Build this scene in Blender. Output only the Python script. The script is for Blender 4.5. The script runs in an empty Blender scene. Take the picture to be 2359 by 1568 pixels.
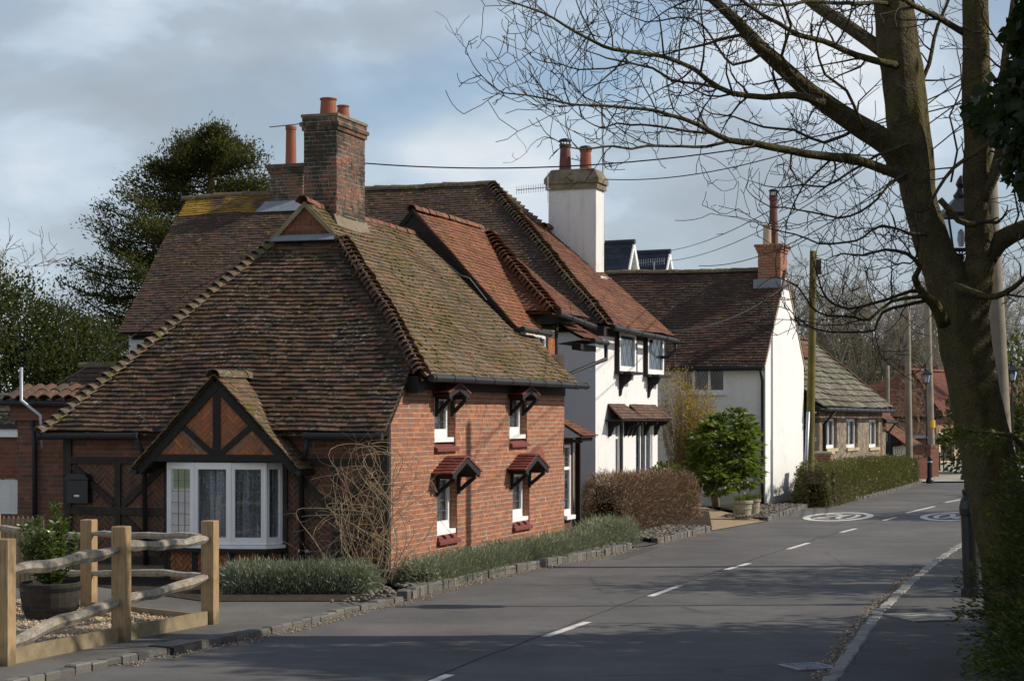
import bpy, math, random
import numpy as np
from mathutils import Vector, Matrix
from mathutils import noise as mnoise

R = math.radians
random.seed(7)
rng = np.random.default_rng(7)
S = bpy.context.scene
COL = S.collection

# ------------------------------------------------------------------ camera
F, CX, HY, EYE = 4300.0, 1179.5, 968.0, 2.3      # survey numbers of the photograph (measured at 2359 px width)
cd = bpy.data.cameras.new("camera")
cam = bpy.data.objects.new("camera", cd)
COL.objects.link(cam)
cam.location = (0, 0, EYE)
cam.rotation_euler = (R(90), 0, 0)
cd.sensor_width = 36.0
cd.lens = 36.0 * F / 2359.0
cd.shift_y = (HY - 784.0) / 2359.0
cd.clip_start = 0.1
cd.clip_end = 3000
S.camera = cam

# ------------------------------------------------------------------ sun and sky
SUN_AZ, SUN_EL = R(87), R(37)
tosun = Vector((math.sin(SUN_AZ) * math.cos(SUN_EL), math.cos(SUN_AZ) * math.cos(SUN_EL), math.sin(SUN_EL)))
sl = bpy.data.lights.new("sun", 'SUN')
sl.energy = 4.6
sl.angle = R(0.53)
sl.color = (1.0, 0.92, 0.80)
so = bpy.data.objects.new("sun", sl)
COL.objects.link(so)
so.rotation_euler = tosun.to_track_quat('Z', 'Y').to_euler()
so.location = (30, 0, 40)

S.view_settings.view_transform = 'Standard'
S.view_settings.look = 'None'
S.view_settings.exposure = 0.0
S.view_settings.gamma = 1.0

W = bpy.data.worlds.new("World")
S.world = W
W.use_nodes = True


class NT:
    """small helper to write node trees"""
    def __init__(self, tree):
        self.t = tree
        tree.nodes.clear()

    def n(self, typ, ins=None, **attrs):
        nd = self.t.nodes.new(typ)
        for k, v in attrs.items():
            setattr(nd, k, v)
        for k, v in (ins or {}).items():
            self.set(nd, k, v)
        return nd

    def set(self, nd, k, v):
        s = nd.inputs[k]
        if isinstance(v, bpy.types.NodeSocket):
            self.t.links.new(v, s)
        elif isinstance(v, bpy.types.Node):
            self.t.links.new(v.outputs[0], s)
        else:
            if isinstance(v, (tuple, list)) and len(v) == 3 and s.type == 'RGBA':
                v = (*v, 1.0)
            s.default_value = v

    def math(self, op, a, b=None, c=None, clamp=False):
        nd = self.n('ShaderNodeMath', operation=op, use_clamp=clamp)
        for i, v in enumerate((a, b, c)):
            if v is not None:
                self.set(nd, i, v)
        return nd.outputs[0]

    def mix(self, fac, a, b, blend='MIX'):
        nd = self.n('ShaderNodeMix', data_type='RGBA', blend_type=blend)
        self.set(nd, 0, fac)
        self.set(nd, 6, a)
        self.set(nd, 7, b)
        return nd.outputs[2]

    def ramp(self, fac, stops, interp='LINEAR'):
        nd = self.n('ShaderNodeValToRGB')
        cr = nd.color_ramp
        cr.interpolation = interp
        while len(cr.elements) < len(stops):
            cr.elements.new(0.5)
        for e, (p, c) in zip(cr.elements, stops):
            e.position = p
            e.color = (*c, 1.0) if len(c) == 3 else c
        self.set(nd, 0, fac)
        return nd.outputs[0]

    def smooth(self, v, lo, hi):
        nd = self.n('ShaderNodeMapRange', interpolation_type='SMOOTHSTEP')
        self.set(nd, 0, v)
        nd.inputs[1].default_value = lo
        nd.inputs[2].default_value = hi
        return nd.outputs[0]

    def noise(self, vec, scale, detail=4.0, rough=0.55, dist=0.0):
        nd = self.n('ShaderNodeTexNoise')
        if vec is not None:
            self.set(nd, 'Vector', vec)
        nd.inputs['Scale'].default_value = scale
        nd.inputs['Detail'].default_value = detail
        nd.inputs['Roughness'].default_value = rough
        nd.inputs['Distortion'].default_value = dist
        return nd.outputs[0]


w = NT(W.node_tree)
sky = w.n('ShaderNodeTexSky', sky_type='NISHITA', sun_disc=False, sun_elevation=SUN_EL, sun_rotation=SUN_AZ,
          air_density=1.0, dust_density=0.6, ozone_density=1.6)
tc = w.n('ShaderNodeTexCoord').outputs['Generated']
sepd = w.n('ShaderNodeSeparateXYZ', {0: tc})
elev = sepd.outputs[2]
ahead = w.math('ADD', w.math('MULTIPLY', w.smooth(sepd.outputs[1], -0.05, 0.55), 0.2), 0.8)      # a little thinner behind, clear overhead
def cloudmap(loc, scale):
    m_ = w.n('ShaderNodeMapping', {'Vector': tc})
    m_.inputs['Scale'].default_value = scale
    m_.inputs['Location'].default_value = loc
    return m_.outputs[0]
SKY_A, SKY_B = (3.3, 0.4, 0.9), (4.1, 1.2, 0.2)
n1 = w.noise(cloudmap(SKY_A, (1.0, 1.0, 2.0)), 4.2, 5.0, 0.45, 0.2)
n2 = w.noise(cloudmap(SKY_B, (1.0, 1.0, 1.9)), 6.5, 9.0, 0.50, 0.15)
# a bank of broken cloud low in the sky, clearer overhead
bank = w.smooth(elev, 0.80, 0.40)
cover = w.math('MAXIMUM', w.smooth(n1, 0.34, 0.56), w.smooth(elev, 0.16, 0.05))
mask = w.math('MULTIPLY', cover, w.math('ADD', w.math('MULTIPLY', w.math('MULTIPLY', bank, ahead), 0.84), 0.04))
ccol = w.ramp(n2, [(0.36, (0.40, 0.455, 0.515)), (0.455, (0.465, 0.54, 0.62)), (0.495, (0.55, 0.645, 0.745)), (0.545, (0.64, 0.73, 0.83)), (0.62, (0.83, 0.87, 0.90))])
bg1 = w.n('ShaderNodeBackground', {'Color': sky.outputs[0], 'Strength': 0.12})
behind = w.smooth(sepd.outputs[1], 0.35, -0.35)       # unseen cloud behind the camera, brightened to light the shaded front walls
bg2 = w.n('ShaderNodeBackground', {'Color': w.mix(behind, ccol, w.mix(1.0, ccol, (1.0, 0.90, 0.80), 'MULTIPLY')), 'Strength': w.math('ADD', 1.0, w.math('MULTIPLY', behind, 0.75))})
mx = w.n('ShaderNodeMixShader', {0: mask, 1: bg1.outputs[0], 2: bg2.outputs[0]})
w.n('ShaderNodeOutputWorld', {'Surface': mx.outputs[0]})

# ------------------------------------------------------------------ survey helpers
def at(px, py, Y):
    """point of the place that stands Y metres away in the direction measured in the photograph"""
    return Vector(((px - CX) * Y / F, Y, EYE - (py - HY) * Y / F))

def gnd(px, py, z=0.0):
    return at(px, py, (EYE - z) * F / (py - HY))

Z = Vector((0, 0, 1))

class Fr:
    """plan frame of a building: a runs along the wall beside the road, b to the left of it"""
    def __init__(s, x, y, az):
        s.o = Vector((x, y, 0))
        s.U = Vector((math.sin(R(az)), math.cos(R(az)), 0))
        s.V = Vector((-math.cos(R(az)), math.sin(R(az)), 0))

    def P(s, a, b, z=0.0):
        return s.o + s.U * a + s.V * b + Z * z

    def onb(s, px, py, b):
        r = (px - CX) / F
        k = s.o + s.V * b
        a = (k.y * r - k.x) / (s.U.x - s.U.y * r)
        y = k.y + s.U.y * a
        return a, EYE - (py - HY) * y / F

    def ona(s, px, py, a):
        r = (px - CX) / F
        k = s.o + s.U * a
        b = (k.y * r - k.x) / (s.V.x - s.V.y * r)
        y = k.y + s.V.y * b
        return b, EYE - (py - HY) * y / F

    def front(s, a=0.0):
        return Pl(s.P(a, 0), s.V, Z, -s.U)

    def side(s, b=0.0):
        return Pl(s.P(0, b), s.U, Z, -s.V)


class Pl:
    """a plane with axes e1, e2 and outward normal n"""
    def __init__(s, o, e1, e2, n):
        s.o, s.e1, s.e2, s.n = o, e1, e2, n

    def p(s, x, y, d=0.0):
        return s.o + s.e1 * x + s.e2 * y + s.n * d


def clip(poly, cp):
    """convex clip of 2-D poly by convex polygon cp (any winding)"""
    area = sum(cp[i][0] * cp[(i + 1) % len(cp)][1] - cp[(i + 1) % len(cp)][0] * cp[i][1] for i in range(len(cp)))
    sg = 1 if area > 0 else -1
    out = poly
    for i in range(len(cp)):
        a, b = cp[i], cp[(i + 1) % len(cp)]
        ex, ey = b[0] - a[0], b[1] - a[1]
        f = lambda q: sg * (ex * (q[1] - a[1]) - ey * (q[0] - a[0]))
        src, out = out, []
        for k in range(len(src)):
            p, q = src[k], src[(k + 1) % len(src)]
            fp, fq = f(p), f(q)
            if fp >= 0:
                out.append(p)
            if (fp > 0 > fq) or (fp < 0 < fq):
                t = fp / (fp - fq)
                out.append((p[0] + (q[0] - p[0]) * t, p[1] + (q[1] - p[1]) * t))
        if len(out) < 3:
            return []
    return out


WL = {}

def finish(o, parent, loc):
    COL.objects.link(o)
    if parent is not None:
        o.parent = parent
        WL[o.name] = WL[parent.name]
    else:
        o.location = loc
        WL[o.name] = Vector(loc)

def tag(o, label=None, cat=None, group=None, kind=None):
    if label: o["label"] = label
    if cat: o["category"] = cat
    if group: o["group"] = group
    if kind: o["kind"] = kind
    return o

def thing(name, label, cat, loc, group=None):
    o = bpy.data.objects.new(name, None)
    o.empty_display_size = 0.3
    finish(o, None, Vector(loc))
    return tag(o, label, cat, group)

def mesh_np(name, V, Fq, mat, parent=None, loc=(0, 0, 0), smooth=False):
    """numpy quads (or triangles) -> object"""
    base = WL[parent.name] if parent is not None else Vector(loc)
    V = np.asarray(V, dtype=np.float32).reshape(-1, 3) - np.array(base, dtype=np.float32)
    Fq = np.asarray(Fq, dtype=np.int32)
    k = Fq.shape[1]
    me = bpy.data.meshes.new(name)
    me.vertices.add(len(V))
    me.vertices.foreach_set('co', V.ravel())
    me.loops.add(Fq.size)
    me.loops.foreach_set('vertex_index', Fq.ravel())
    me.polygons.add(len(Fq))
    me.polygons.foreach_set('loop_start', np.arange(0, Fq.size, k, dtype=np.int32))
    me.polygons.foreach_set('loop_total', np.full(len(Fq), k, dtype=np.int32))
    if smooth:
        me.polygons.foreach_set('use_smooth', np.ones(len(Fq), dtype=bool))
    me.update(calc_edges=True)
    me.materials.append(mat)
    o = bpy.data.objects.new(name, me)
    finish(o, parent, loc)
    return o


class MB:
    def __init__(s):
        s.v, s.f = [], []

    def add(s, vs, fs):
        k = len(s.v)
        s.v.extend(vs)
        s.f.extend([tuple(i + k for i in f) for f in fs])

    def poly(s, pts):
        s.add(pts, [tuple(range(len(pts)))])

    def prism(s, pts, ext):
        n = len(pts)
        s.add(list(pts) + [p + ext for p in pts],
              [tuple(range(n)), tuple(range(2 * n - 1, n - 1, -1))] + [(i, i + n, (i + 1) % n + n, (i + 1) % n) for i in range(n)])

    def box(s, o, x, y, z):
        s.prism([o, o + x, o + x + y, o + y], z)

    def frbox(s, fr, a0, a1, b0, b1, z0, z1):
        s.box(fr.P(a0, b0, z0), fr.U * (a1 - a0), fr.V * (b1 - b0), Z * (z1 - z0))

    def abox(s, c, dx, dy, dz, az=0.0):
        """box centred in plan at c, standing on c.z"""
        u = Vector((math.cos(az), math.sin(az), 0)); v = Vector((-math.sin(az), math.cos(az), 0))
        s.box(Vector(c) - u * dx / 2 - v * dy / 2, u * dx, v * dy, Z * dz)

    def rect(s, pl, x0, x1, y0, y1, d0, d1):
        s.box(pl.p(x0, y0, d0), pl.e1 * (x1 - x0), pl.e2 * (y1 - y0), pl.n * (d1 - d0))

    def ppoly(s, pl, pts, d0, d1):
        s.prism([pl.p(x, y, d0) for x, y in pts], pl.n * (d1 - d0))

    def beam(s, pl, p, q, wd, d0, d1):
        dx, dy = q[0] - p[0], q[1] - p[1]
        L = math.hypot(dx, dy)
        nx, ny = -dy / L * wd / 2, dx / L * wd / 2
        s.ppoly(pl, [(p[0] + nx, p[1] + ny), (q[0] + nx, q[1] + ny), (q[0] - nx, q[1] - ny), (p[0] - nx, p[1] - ny)], d0, d1)

    def bar(s, p, q, wx, wy, up=Z):
        """square bar from p to q"""
        d = (q - p).normalized()
        x = d.cross(up)
        if x.length < 1e-4:
            x = d.cross(Vector((1, 0, 0)))
        x.normalize(); y = x.cross(d)
        s.prism([p - x * wx / 2 - y * wy / 2, p + x * wx / 2 - y * wy / 2, p + x * wx / 2 + y * wy / 2, p - x * wx / 2 + y * wy / 2], q - p)

    def tube(s, pts, rad, n=8, caps=True, flute=0.0):
        pts = [Vector(p) for p in pts]
        m = len(pts)
        if not isinstance(rad, (list, tuple)):
            rad = [rad] * m
        t0 = (pts[1] - pts[0]).normalized()
        x = t0.cross(Z)
        if x.length < 1e-3:
            x = Vector((1, 0, 0))
        x.normalize()
        vs = []
        for i in range(m):
            t = (pts[min(i + 1, m - 1)] - pts[max(i - 1, 0)])
            if t.length < 1e-9:
                t = t0
            t = t.normalized()
            x = (x - t * x.dot(t))
            if x.length < 1e-5:
                x = t.orthogonal()
            x.normalize()
            y = t.cross(x)
            for k in range(n):
                an = 2 * math.pi * k / n
                e = x * math.cos(an) + y * math.sin(an)
                k_ = 1.0
                if flute:
                    q = e * rad[i] * 6.0 + Vector((pts[i].x * .5, pts[i].y * .5, pts[i].z * .55))
                    k_ += flute * (mnoise.noise(q) + .5 * mnoise.noise(q * 2.3))
                vs.append(pts[i] + e * rad[i] * k_)
        fs = [(i * n + k, i * n + (k + 1) % n, (i + 1) * n + (k + 1) % n, (i + 1) * n + k) for i in range(m - 1) for k in range(n)]
        if caps:
            fs += [tuple(range(n - 1, -1, -1)), tuple(range((m - 1) * n, m * n))]
        s.add(vs, fs)

    def lathe(s, c, prof, n=16, squash=None):
        c = Vector(c)
        vs = []
        for r, z in prof:
            for k in range(n):
                an = 2 * math.pi * k / n
                vs.append(c + Vector((r * math.cos(an), r * math.sin(an), z)))
        m = len(prof)
        fs = [(i * n + k, i * n + (k + 1) % n, (i + 1) * n + (k + 1) % n, (i + 1) * n + k) for i in range(m - 1) for k in range(n)]
        fs += [tuple(range(n - 1, -1, -1)), tuple(range((m - 1) * n, m * n))]
        s.add(vs, fs)

    def wall(s, pl, x0, x1, y0, y1, openings=(), depth=0.15, d=0.0):
        """wall face with rectangular openings and their reveals"""
        xs = sorted({x0, x1, *[v for o in openings for v in o[:2]]})
        ys = sorted({y0, y1, *[v for o in openings for v in o[2:4]]})
        for i in range(len(xs) - 1):
            for j in range(len(ys) - 1):
                cx, cy = (xs[i] + xs[i + 1]) / 2, (ys[j] + ys[j + 1]) / 2
                if any(o[0] < cx < o[1] and o[2] < cy < o[3] for o in openings):
                    continue
                s.poly([pl.p(xs[i], ys[j], d), pl.p(xs[i + 1], ys[j], d), pl.p(xs[i + 1], ys[j + 1], d), pl.p(xs[i], ys[j + 1], d)])
        for o in openings:
            c = [(o[0], o[2]), (o[1], o[2]), (o[1], o[3]), (o[0], o[3])]
            for i in range(4):
                p, q = c[i], c[(i + 1) % 4]
                s.poly([pl.p(*p, d), pl.p(*q, d), pl.p(*q, d - depth), pl.p(*p, d - depth)])

    def build(s, name, mat, parent=None, loc=None, smooth=False, uv=False):
        if loc is None:
            loc = (0, 0, 0)
        base = WL[parent.name] if parent is not None else Vector(loc)
        me = bpy.data.meshes.new(name)
        me.from_pydata([tuple(v - base) for v in s.v], [], s.f)
        if uv:
            lay = me.uv_layers.new(name="uv")
            for p in me.polygons:
                nn = p.normal
                h = Vector((-nn.y, nn.x, 0))
                if h.length < 0.2:
                    h = Vector((1, 0, 0))
                h.normalize()
                u2 = nn.cross(h)
                for li in p.loop_indices:
                    co = me.vertices[me.loops[li].vertex_index].co
                    lay.data[li].uv = (co.dot(h), co.dot(u2))
        if smooth:
            for p in me.polygons:
                p.use_smooth = True
        me.materials.append(mat)
        me.update()
        o = bpy.data.objects.new(name, me)
        finish(o, parent, loc)
        return o


# ------------------------------------------------------------------ roof, brick builders
def wob(p, amp=0.03, sc=0.55):
    return mnoise.noise(p * sc) * amp + mnoise.noise(p * sc * 2.7 + Vector((9, 3, 1))) * amp * 0.35

def tiles(mb, o, e, s_, poly, tw=0.165, g=0.1, lift=0.02, sag=0.03, th=0.013, seed=0):
    """plain tiles on a roof plane: o origin, e along the eave, s_ up the slope, poly 2-D convex outline"""
    rd = random.Random(seed)
    n = e.cross(s_).normalized()
    if n.z < 0:
        n = -n
    xs = [p[0] for p in poly]; ys = [p[1] for p in poly]
    j = 0
    y = min(ys)
    while y < max(ys):
        x = min(xs) - tw * (1 if j % 2 else 0.5) - rd.random() * 0.03
        yo = rd.uniform(-.006, .006)
        while x < max(xs):
            w1 = tw * rd.uniform(0.97, 1.03)
            dy = rd.uniform(-.007, .007) + yo
            c = clip([(x + .002, y + dy), (x + w1 - .002, y + dy + rd.uniform(-.004, .004)), (x + w1 - .002, y + g + .03), (x + .002, y + g + .03)], poly)
            x += w1
            if not c:
                continue
            r1 = rd.uniform(-.004, .006); tl = rd.uniform(-.004, .004)
            top, bot = [], []
            for (cx, cy) in c:
                p = o + e * cx + s_ * cy
                k = min(1.0, max(0.0, (cy - y) / g))
                wv = wob(p, sag)
                h = th + lift * (1 - k) + r1 + tl * ((cx - x) / w1 + .5)
                top.append(p + n * (h + wv)); bot.append(p + n * (h - th - 0.006 + wv))
            m = len(c)
            mb.add(top + bot, [tuple(range(m))] + [(i, i + m, (i + 1) % m + m, (i + 1) % m) for i in range(m)])
        y += g
        j += 1
    # boarding under the tiles
    mb.poly([o + e * x + s_ * y_ - n * (sag + .01) for x, y_ in poly])

def arch_tiles(mb, A, B, r=0.11, seg=0.33, up=Z, taper=1.06, lift=0.0, th=0.016, nseg=7, seed=1, span=1.0, sag=0.0):
    """half-round ridge or bonnet tiles in a row from A to B"""
    rd = random.Random(seed)
    d = (B - A); L = d.length; d.normalize()
    x = d.cross(up).normalized(); y = x.cross(d).normalized()
    cnt = max(1, round(L / seg))
    sg = L / cnt
    for i in range(cnt):
        p0 = A + d * (sg * i - 0.012 - lift) + Z * wob(A + d * sg * i, sag)
        p1 = A + d * (sg * (i + 1)) + Z * wob(A + d * sg * (i + 1), sag)
        r0 = r * taper * rd.uniform(.90, 1.08); r1 = r * (2 - taper)
        yaw = rd.uniform(-.08, .08)
        rings = []
        for (p, rr, hh) in ((p0, r0, lift), (p1, r1, 0.0)):
            for q in (rr, rr - th):
                rings.append([p + (x * math.cos(t) + y * math.sin(t)) * q + y * hh + x * yaw * rr for t in [math.pi * (.5 - span / 2 + span * k / nseg) for k in range(nseg + 1)]])
        o0, i0, o1, i1 = rings
        m = nseg + 1
        fs = []
        for k in range(nseg):
            fs.append((k, k + 1, 2 * m + k + 1, 2 * m + k))           # outside
            fs.append((m + k + 1, m + k, 3 * m + k, 3 * m + k + 1))   # inside
            fs.append((k + 1, k, m + k, m + k + 1))                   # lower end
            fs.append((2 * m + k, 2 * m + k + 1, 3 * m + k + 1, 3 * m + k))
        mb.add(o0 + i0 + o1 + i1, fs)

def bricks(mb, pl, poly, openings=(), course=0.075, bl=0.225, d=0.006, seed=0, bond='mix', joint=0.011, x_off=0.0, flat=0.0):
    rd = random.Random(seed)
    xs = [p[0] for p in poly]; ys = [p[1] for p in poly]
    y = min(ys); j = 0
    while y < max(ys) - 0.01:
        x = min(xs) - rd.uniform(0, bl) + x_off
        while x < max(xs):
            if bond == 'mix':
                w1 = bl if rd.random() < .42 else bl / 2
            elif bond == 'flemish':
                w1 = bl if (j + int((x) * 1000)) % 2 else bl / 2
                w1 = bl if rd.random() < .6 else bl / 2
            else:
                w1 = bl
            segs = [(x, x + w1 - joint)]
            for o in openings:
                if y + course > o[2] + .02 and y < o[3] - .02:
                    ns = []
                    for a, b in segs:
                        if b <= o[0] or a >= o[1]:
                            ns.append((a, b))
                        else:
                            if a < o[0] - .02: ns.append((a, o[0]))
                            if b > o[1] + .02: ns.append((o[1], b))
                    segs = ns
            x += w1
            for a, b in segs:
                jy = rd.uniform(-.003, .003)
                c = clip([(a, y + jy), (b, y + jy + rd.uniform(-.002, .002)), (b, y + course - joint + jy), (a, y + course - joint + jy)], poly)
                if not c:
                    continue
                dd = d * rd.uniform(.4, 1.4)
                t1 = rd.uniform(-.002, .002)
                m = len(c)
                cx = sum(q[0] for q in c) / m
                top = [pl.p(q[0], q[1], dd + (t1 if q[0] > cx else -t1) + flat) for q in c]
                bot = [pl.p(q[0], q[1], -.012 + flat) for q in c]
                mb.add(top + bot, [tuple(range(m))] + [(i, i + m, (i + 1) % m + m, (i + 1) % m) for i in range(m)])
        y += course
        j += 1

def herring(mb, pl, poly, bl=0.21, bh=0.07, d=0.006, ang=45, seed=0, joint=0.012):
    """herringbone bricks clipped to a convex panel"""
    rd = random.Random(seed)
    xs = [p[0] for p in poly]; ys = [p[1] for p in poly]
    cx, cy = (min(xs) + max(xs)) / 2, (min(ys) + max(ys)) / 2
    rad = math.hypot(max(xs) - min(xs), max(ys) - min(ys)) / 2 + .3
    ca, sa = math.cos(R(ang)), math.sin(R(ang))
    k = 3
    nmax = int(rad / bh) + 6
    for i in range(-nmax, nmax):
        for j in range(-nmax // 3 - 2, nmax // 3 + 2):
            # herringbone lattice: horizontal brick at (i + 2k j?, i), vertical brick beside it
            x0 = (i + j * 2 * k) * bh; y0 = i * bh
            for (x, y, w_, h_) in ((x0, y0, k * bh, bh), (x0 + k * bh, y0 - (k - 1) * bh, bh, k * bh)):
                if abs(x) > rad + .3 or abs(y) > rad + .3:
                    continue
                q = [(x, y), (x + w_ - joint, y), (x + w_ - joint, y + h_ - joint), (x, y + h_ - joint)]
                q = [(cx + a * ca - b * sa, cy + a * sa + b * ca) for a, b in q]
                c = clip(q, poly)
                if not c:
                    continue
                dd = d * rd.uniform(.3, 1.5); m = len(c)
                top = [pl.p(a, b, dd) for a, b in c]; bot = [pl.p(a, b, -.012) for a, b in c]
                mb.add(top + bot, [tuple(range(m))] + [(i2, i2 + m, (i2 + 1) % m + m, (i2 + 1) % m) for i2 in range(m)])

# ------------------------------------------------------------------ materials
def new_mat(name):
    m = bpy.data.materials.new(name)
    m.use_nodes = True
    return m, NT(m.node_tree)

def out(t, col, rough=0.8, spec=0.3, bump=None, bstr=0.4, bdist=0.01, metal=0.0, trans=None):
    p = t.n('ShaderNodeBsdfPrincipled', {'Base Color': col, 'Roughness': rough, 'Specular IOR Level': spec, 'Metallic': metal})
    if bump is not None:
        b = t.n('ShaderNodeBump', {'Height': bump, 'Strength': bstr, 'Distance': bdist})
        t.set(p, 'Normal', b.outputs[0])
    sh = p.outputs[0]
    if trans:
        tr = t.n('ShaderNodeBsdfTranslucent', {'Color': trans[1]})
        sh = t.n('ShaderNodeMixShader', {0: trans[0], 1: sh, 2: tr.outputs[0]}).outputs[0]
    t.n('ShaderNodeOutputMaterial', {'Surface': sh})

def obj_co(t):
    return t.n('ShaderNodeNewGeometry').outputs['Position']

def island(t):
    return t.n('ShaderNodeNewGeometry').outputs['Random Per Island']

def m_plain(name, c, rough=0.6, spec=0.4, var=0.25, scale=6.0, bump=0.3, dirt=None, metal=0.0, bdist=0.004, fine=60.0):
    m, t = new_mat(name)
    co = obj_co(t)
    a = t.noise(co, scale, 5)
    b = t.noise(co, fine, 3)
    v = t.math('ADD', t.math('MULTIPLY', a, .7), t.math('MULTIPLY', b, .3))
    col = t.ramp(v, [(0.25, tuple(x * (1 - var) for x in c)), (0.75, tuple(min(1, x * (1 + var)) for x in c))])
    if dirt:
        dn = t.smooth(t.noise(co, dirt[1], 6, .65), dirt[2], dirt[2] + .18)
        col = t.mix(t.math('MULTIPLY', dn, dirt[3] if len(dirt) > 3 else .8), col, dirt[0])
    out(t, col, rough, spec, b, bump, bdist, metal)
    return m

def m_tile(name, pal, moss=0.0, mosscol=(.085, .085, .016), lichen=0.0, lichcol=(.42, .40, .33), rough=.85, orange=0.0, mossc=2.6):
    m, t = new_mat(name)
    co = obj_co(t)
    r = island(t)
    n = len(pal)
    col = t.ramp(r, [((i + .5) / n, c) for i, c in enumerate(pal)], 'CONSTANT' if n > 7 else 'LINEAR')
    big = t.noise(co, 0.55, 4, .6)
    col = t.mix(t.math('MULTIPLY', t.smooth(big, .38, .66), .45), col, t.mix(.5, col, pal[0], 'MULTIPLY'))
    f = t.noise(co, 38, 4, .7)
    col = t.mix(t.math('MULTIPLY', t.smooth(f, .30, .75), .55), col, t.mix(1.0, col, (.45, .43, .42), 'MULTIPLY'))
    if lichen > 0:
        l = t.math('MULTIPLY', t.smooth(t.noise(co, 17, 5, .75), .66 - lichen * .2, .74 - lichen * .2), t.smooth(t.noise(co, 1.3, 3), .38, .62))
        col = t.mix(t.math('MULTIPLY', l, .8), col, lichcol)
    if orange > 0:
        l = t.math('MULTIPLY', t.smooth(t.noise(co, 5, 5, .7), .60 - orange * .25, .70 - orange * .25), t.smooth(t.noise(co, 1.0, 3), .35, .6))
        col = t.mix(t.math('MULTIPLY', l, .85), col, (.42, .24, .025))
    if moss > 0:
        k = t.math('ADD', t.math('MULTIPLY', t.noise(co, mossc, 4, .6), .45), t.math('MULTIPLY', t.noise(co, 11, 5, .7), .55))
        k = t.smooth(k, .62 - moss * .22, .69 - moss * .22)
        col = t.mix(t.math('MULTIPLY', k, .92), col, t.mix(t.noise(co, 60, 2), mosscol, tuple(x * 1.9 for x in mosscol)))
        bh = t.math('ADD', t.math('MULTIPLY', k, 1.0), t.math('MULTIPLY', f, .5))
    else:
        bh = f
    out(t, col, rough, .2, bh, .8, .015)
    return m

def m_island(name, pal, rough=.85, fine=50.0, dark=.5, bump=.5, bdist=.006, spec=.25, stain=None, trans=None):
    m, t = new_mat(name)
    co = obj_co(t)
    r = island(t)
    n = len(pal)
    col = t.ramp(r, [((i + .5) / n, c) for i, c in enumerate(pal)])
    f = t.noise(co, fine, 4, .65)
    col = t.mix(t.math('MULTIPLY', t.smooth(f, .35, .75), dark), col, t.mix(1.0, col, (.5, .48, .47), 'MULTIPLY'))
    for s_ in (stain or ()):
        k = t.smooth(t.noise(co, s_[1], 5, .65), s_[2], s_[2] + s_[3])
        col = t.mix(t.math('MULTIPLY', k, s_[4]), col, s_[0])
    out(t, col, rough, spec, f, bump, bdist, 0.0, trans)
    return m

def m_bricktex(name, c1, c2, mortar, rough=.9, dark=(.1, .06, .05), bw=.225, rh=.075, ms=.009):
    m, t = new_mat(name)
    uv = t.n('ShaderNodeUVMap').outputs[0]
    b = t.n('ShaderNodeTexBrick', {'Vector': uv, 'Color1': c1, 'Color2': c2, 'Mortar': mortar, 'Scale': 1.0, 'Mortar Size': ms,
                                   'Mortar Smooth': .2, 'Bias': 0.0, 'Brick Width': bw, 'Row Height': rh})
    co = obj_co(t)
    col = t.mix(t.math('MULTIPLY', t.smooth(t.noise(co, 9, 5, .7), .45, .75), .5), b.outputs[0], dark)
    col = t.mix(t.math('MULTIPLY', t.noise(co, 40, 3), .4), col, t.mix(1.0, col, (.55, .5, .5), 'MULTIPLY'))
    out(t, col, rough, .2, b.outputs[1], -.5, .012)
    return m

def m_leaf(name, pal, rough=.45, spec=.4, tr=.25, trc=None):
    m, t = new_mat(name)
    r = island(t)
    n = len(pal)
    col = t.ramp(r, [((i + .5) / n, c) for i, c in enumerate(pal)])
    co = obj_co(t)
    col = t.mix(t.math('MULTIPLY', t.smooth(t.noise(co, 1.6, 3), .35, .65), .4), col, t.mix(1.0, col, (.62, .66, .5), 'MULTIPLY'))
    p = t.n('ShaderNodeBsdfPrincipled', {'Base Color': col, 'Roughness': rough, 'Specular IOR Level': spec})
    sh = p.outputs[0]
    if tr > 0:
        tl = t.n('ShaderNodeBsdfTranslucent', {'Color': t.mix(.5, col, trc or (.25, .32, .04))})
        sh = t.n('ShaderNodeMixShader', {0: tr, 1: sh, 2: tl.outputs[0]}).outputs[0]
    t.n('ShaderNodeOutputMaterial', {'Surface': sh})
    return m

def m_roughcast(name, c, dirt, scale=55.0, bstr=.9):
    m, t = new_mat(name)
    co = obj_co(t)
    f = t.noise(co, scale, 3, .6)
    g = t.noise(co, 2.2, 6, .65)
    mpp = t.n('ShaderNodeMapping', {'Vector': co})
    mpp.inputs['Scale'].default_value = (5, 5, .5)
    streak = t.noise(mpp.outputs[0], 1.0, 5, .6)
    zz = t.n('ShaderNodeSeparateXYZ', {0: co}).outputs[2]
    low = t.smooth(t.math('ADD', zz, t.math('MULTIPLY', g, 1.1)), 1.5, .45)
    k = t.math('ADD', t.math('MULTIPLY', t.smooth(g, .52, .72), .35), t.math('MULTIPLY', t.smooth(streak, .5, .75), .35))
    k = t.math('MAXIMUM', k, t.math('MULTIPLY', low, .65), clamp=True)
    col = t.mix(k, c, dirt)
    col = t.mix(t.math('MULTIPLY', t.smooth(f, .52, .3), .22), col, tuple(x * .55 for x in c))
    out(t, col, .85, .2, f, bstr, .012)
    return m

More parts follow.
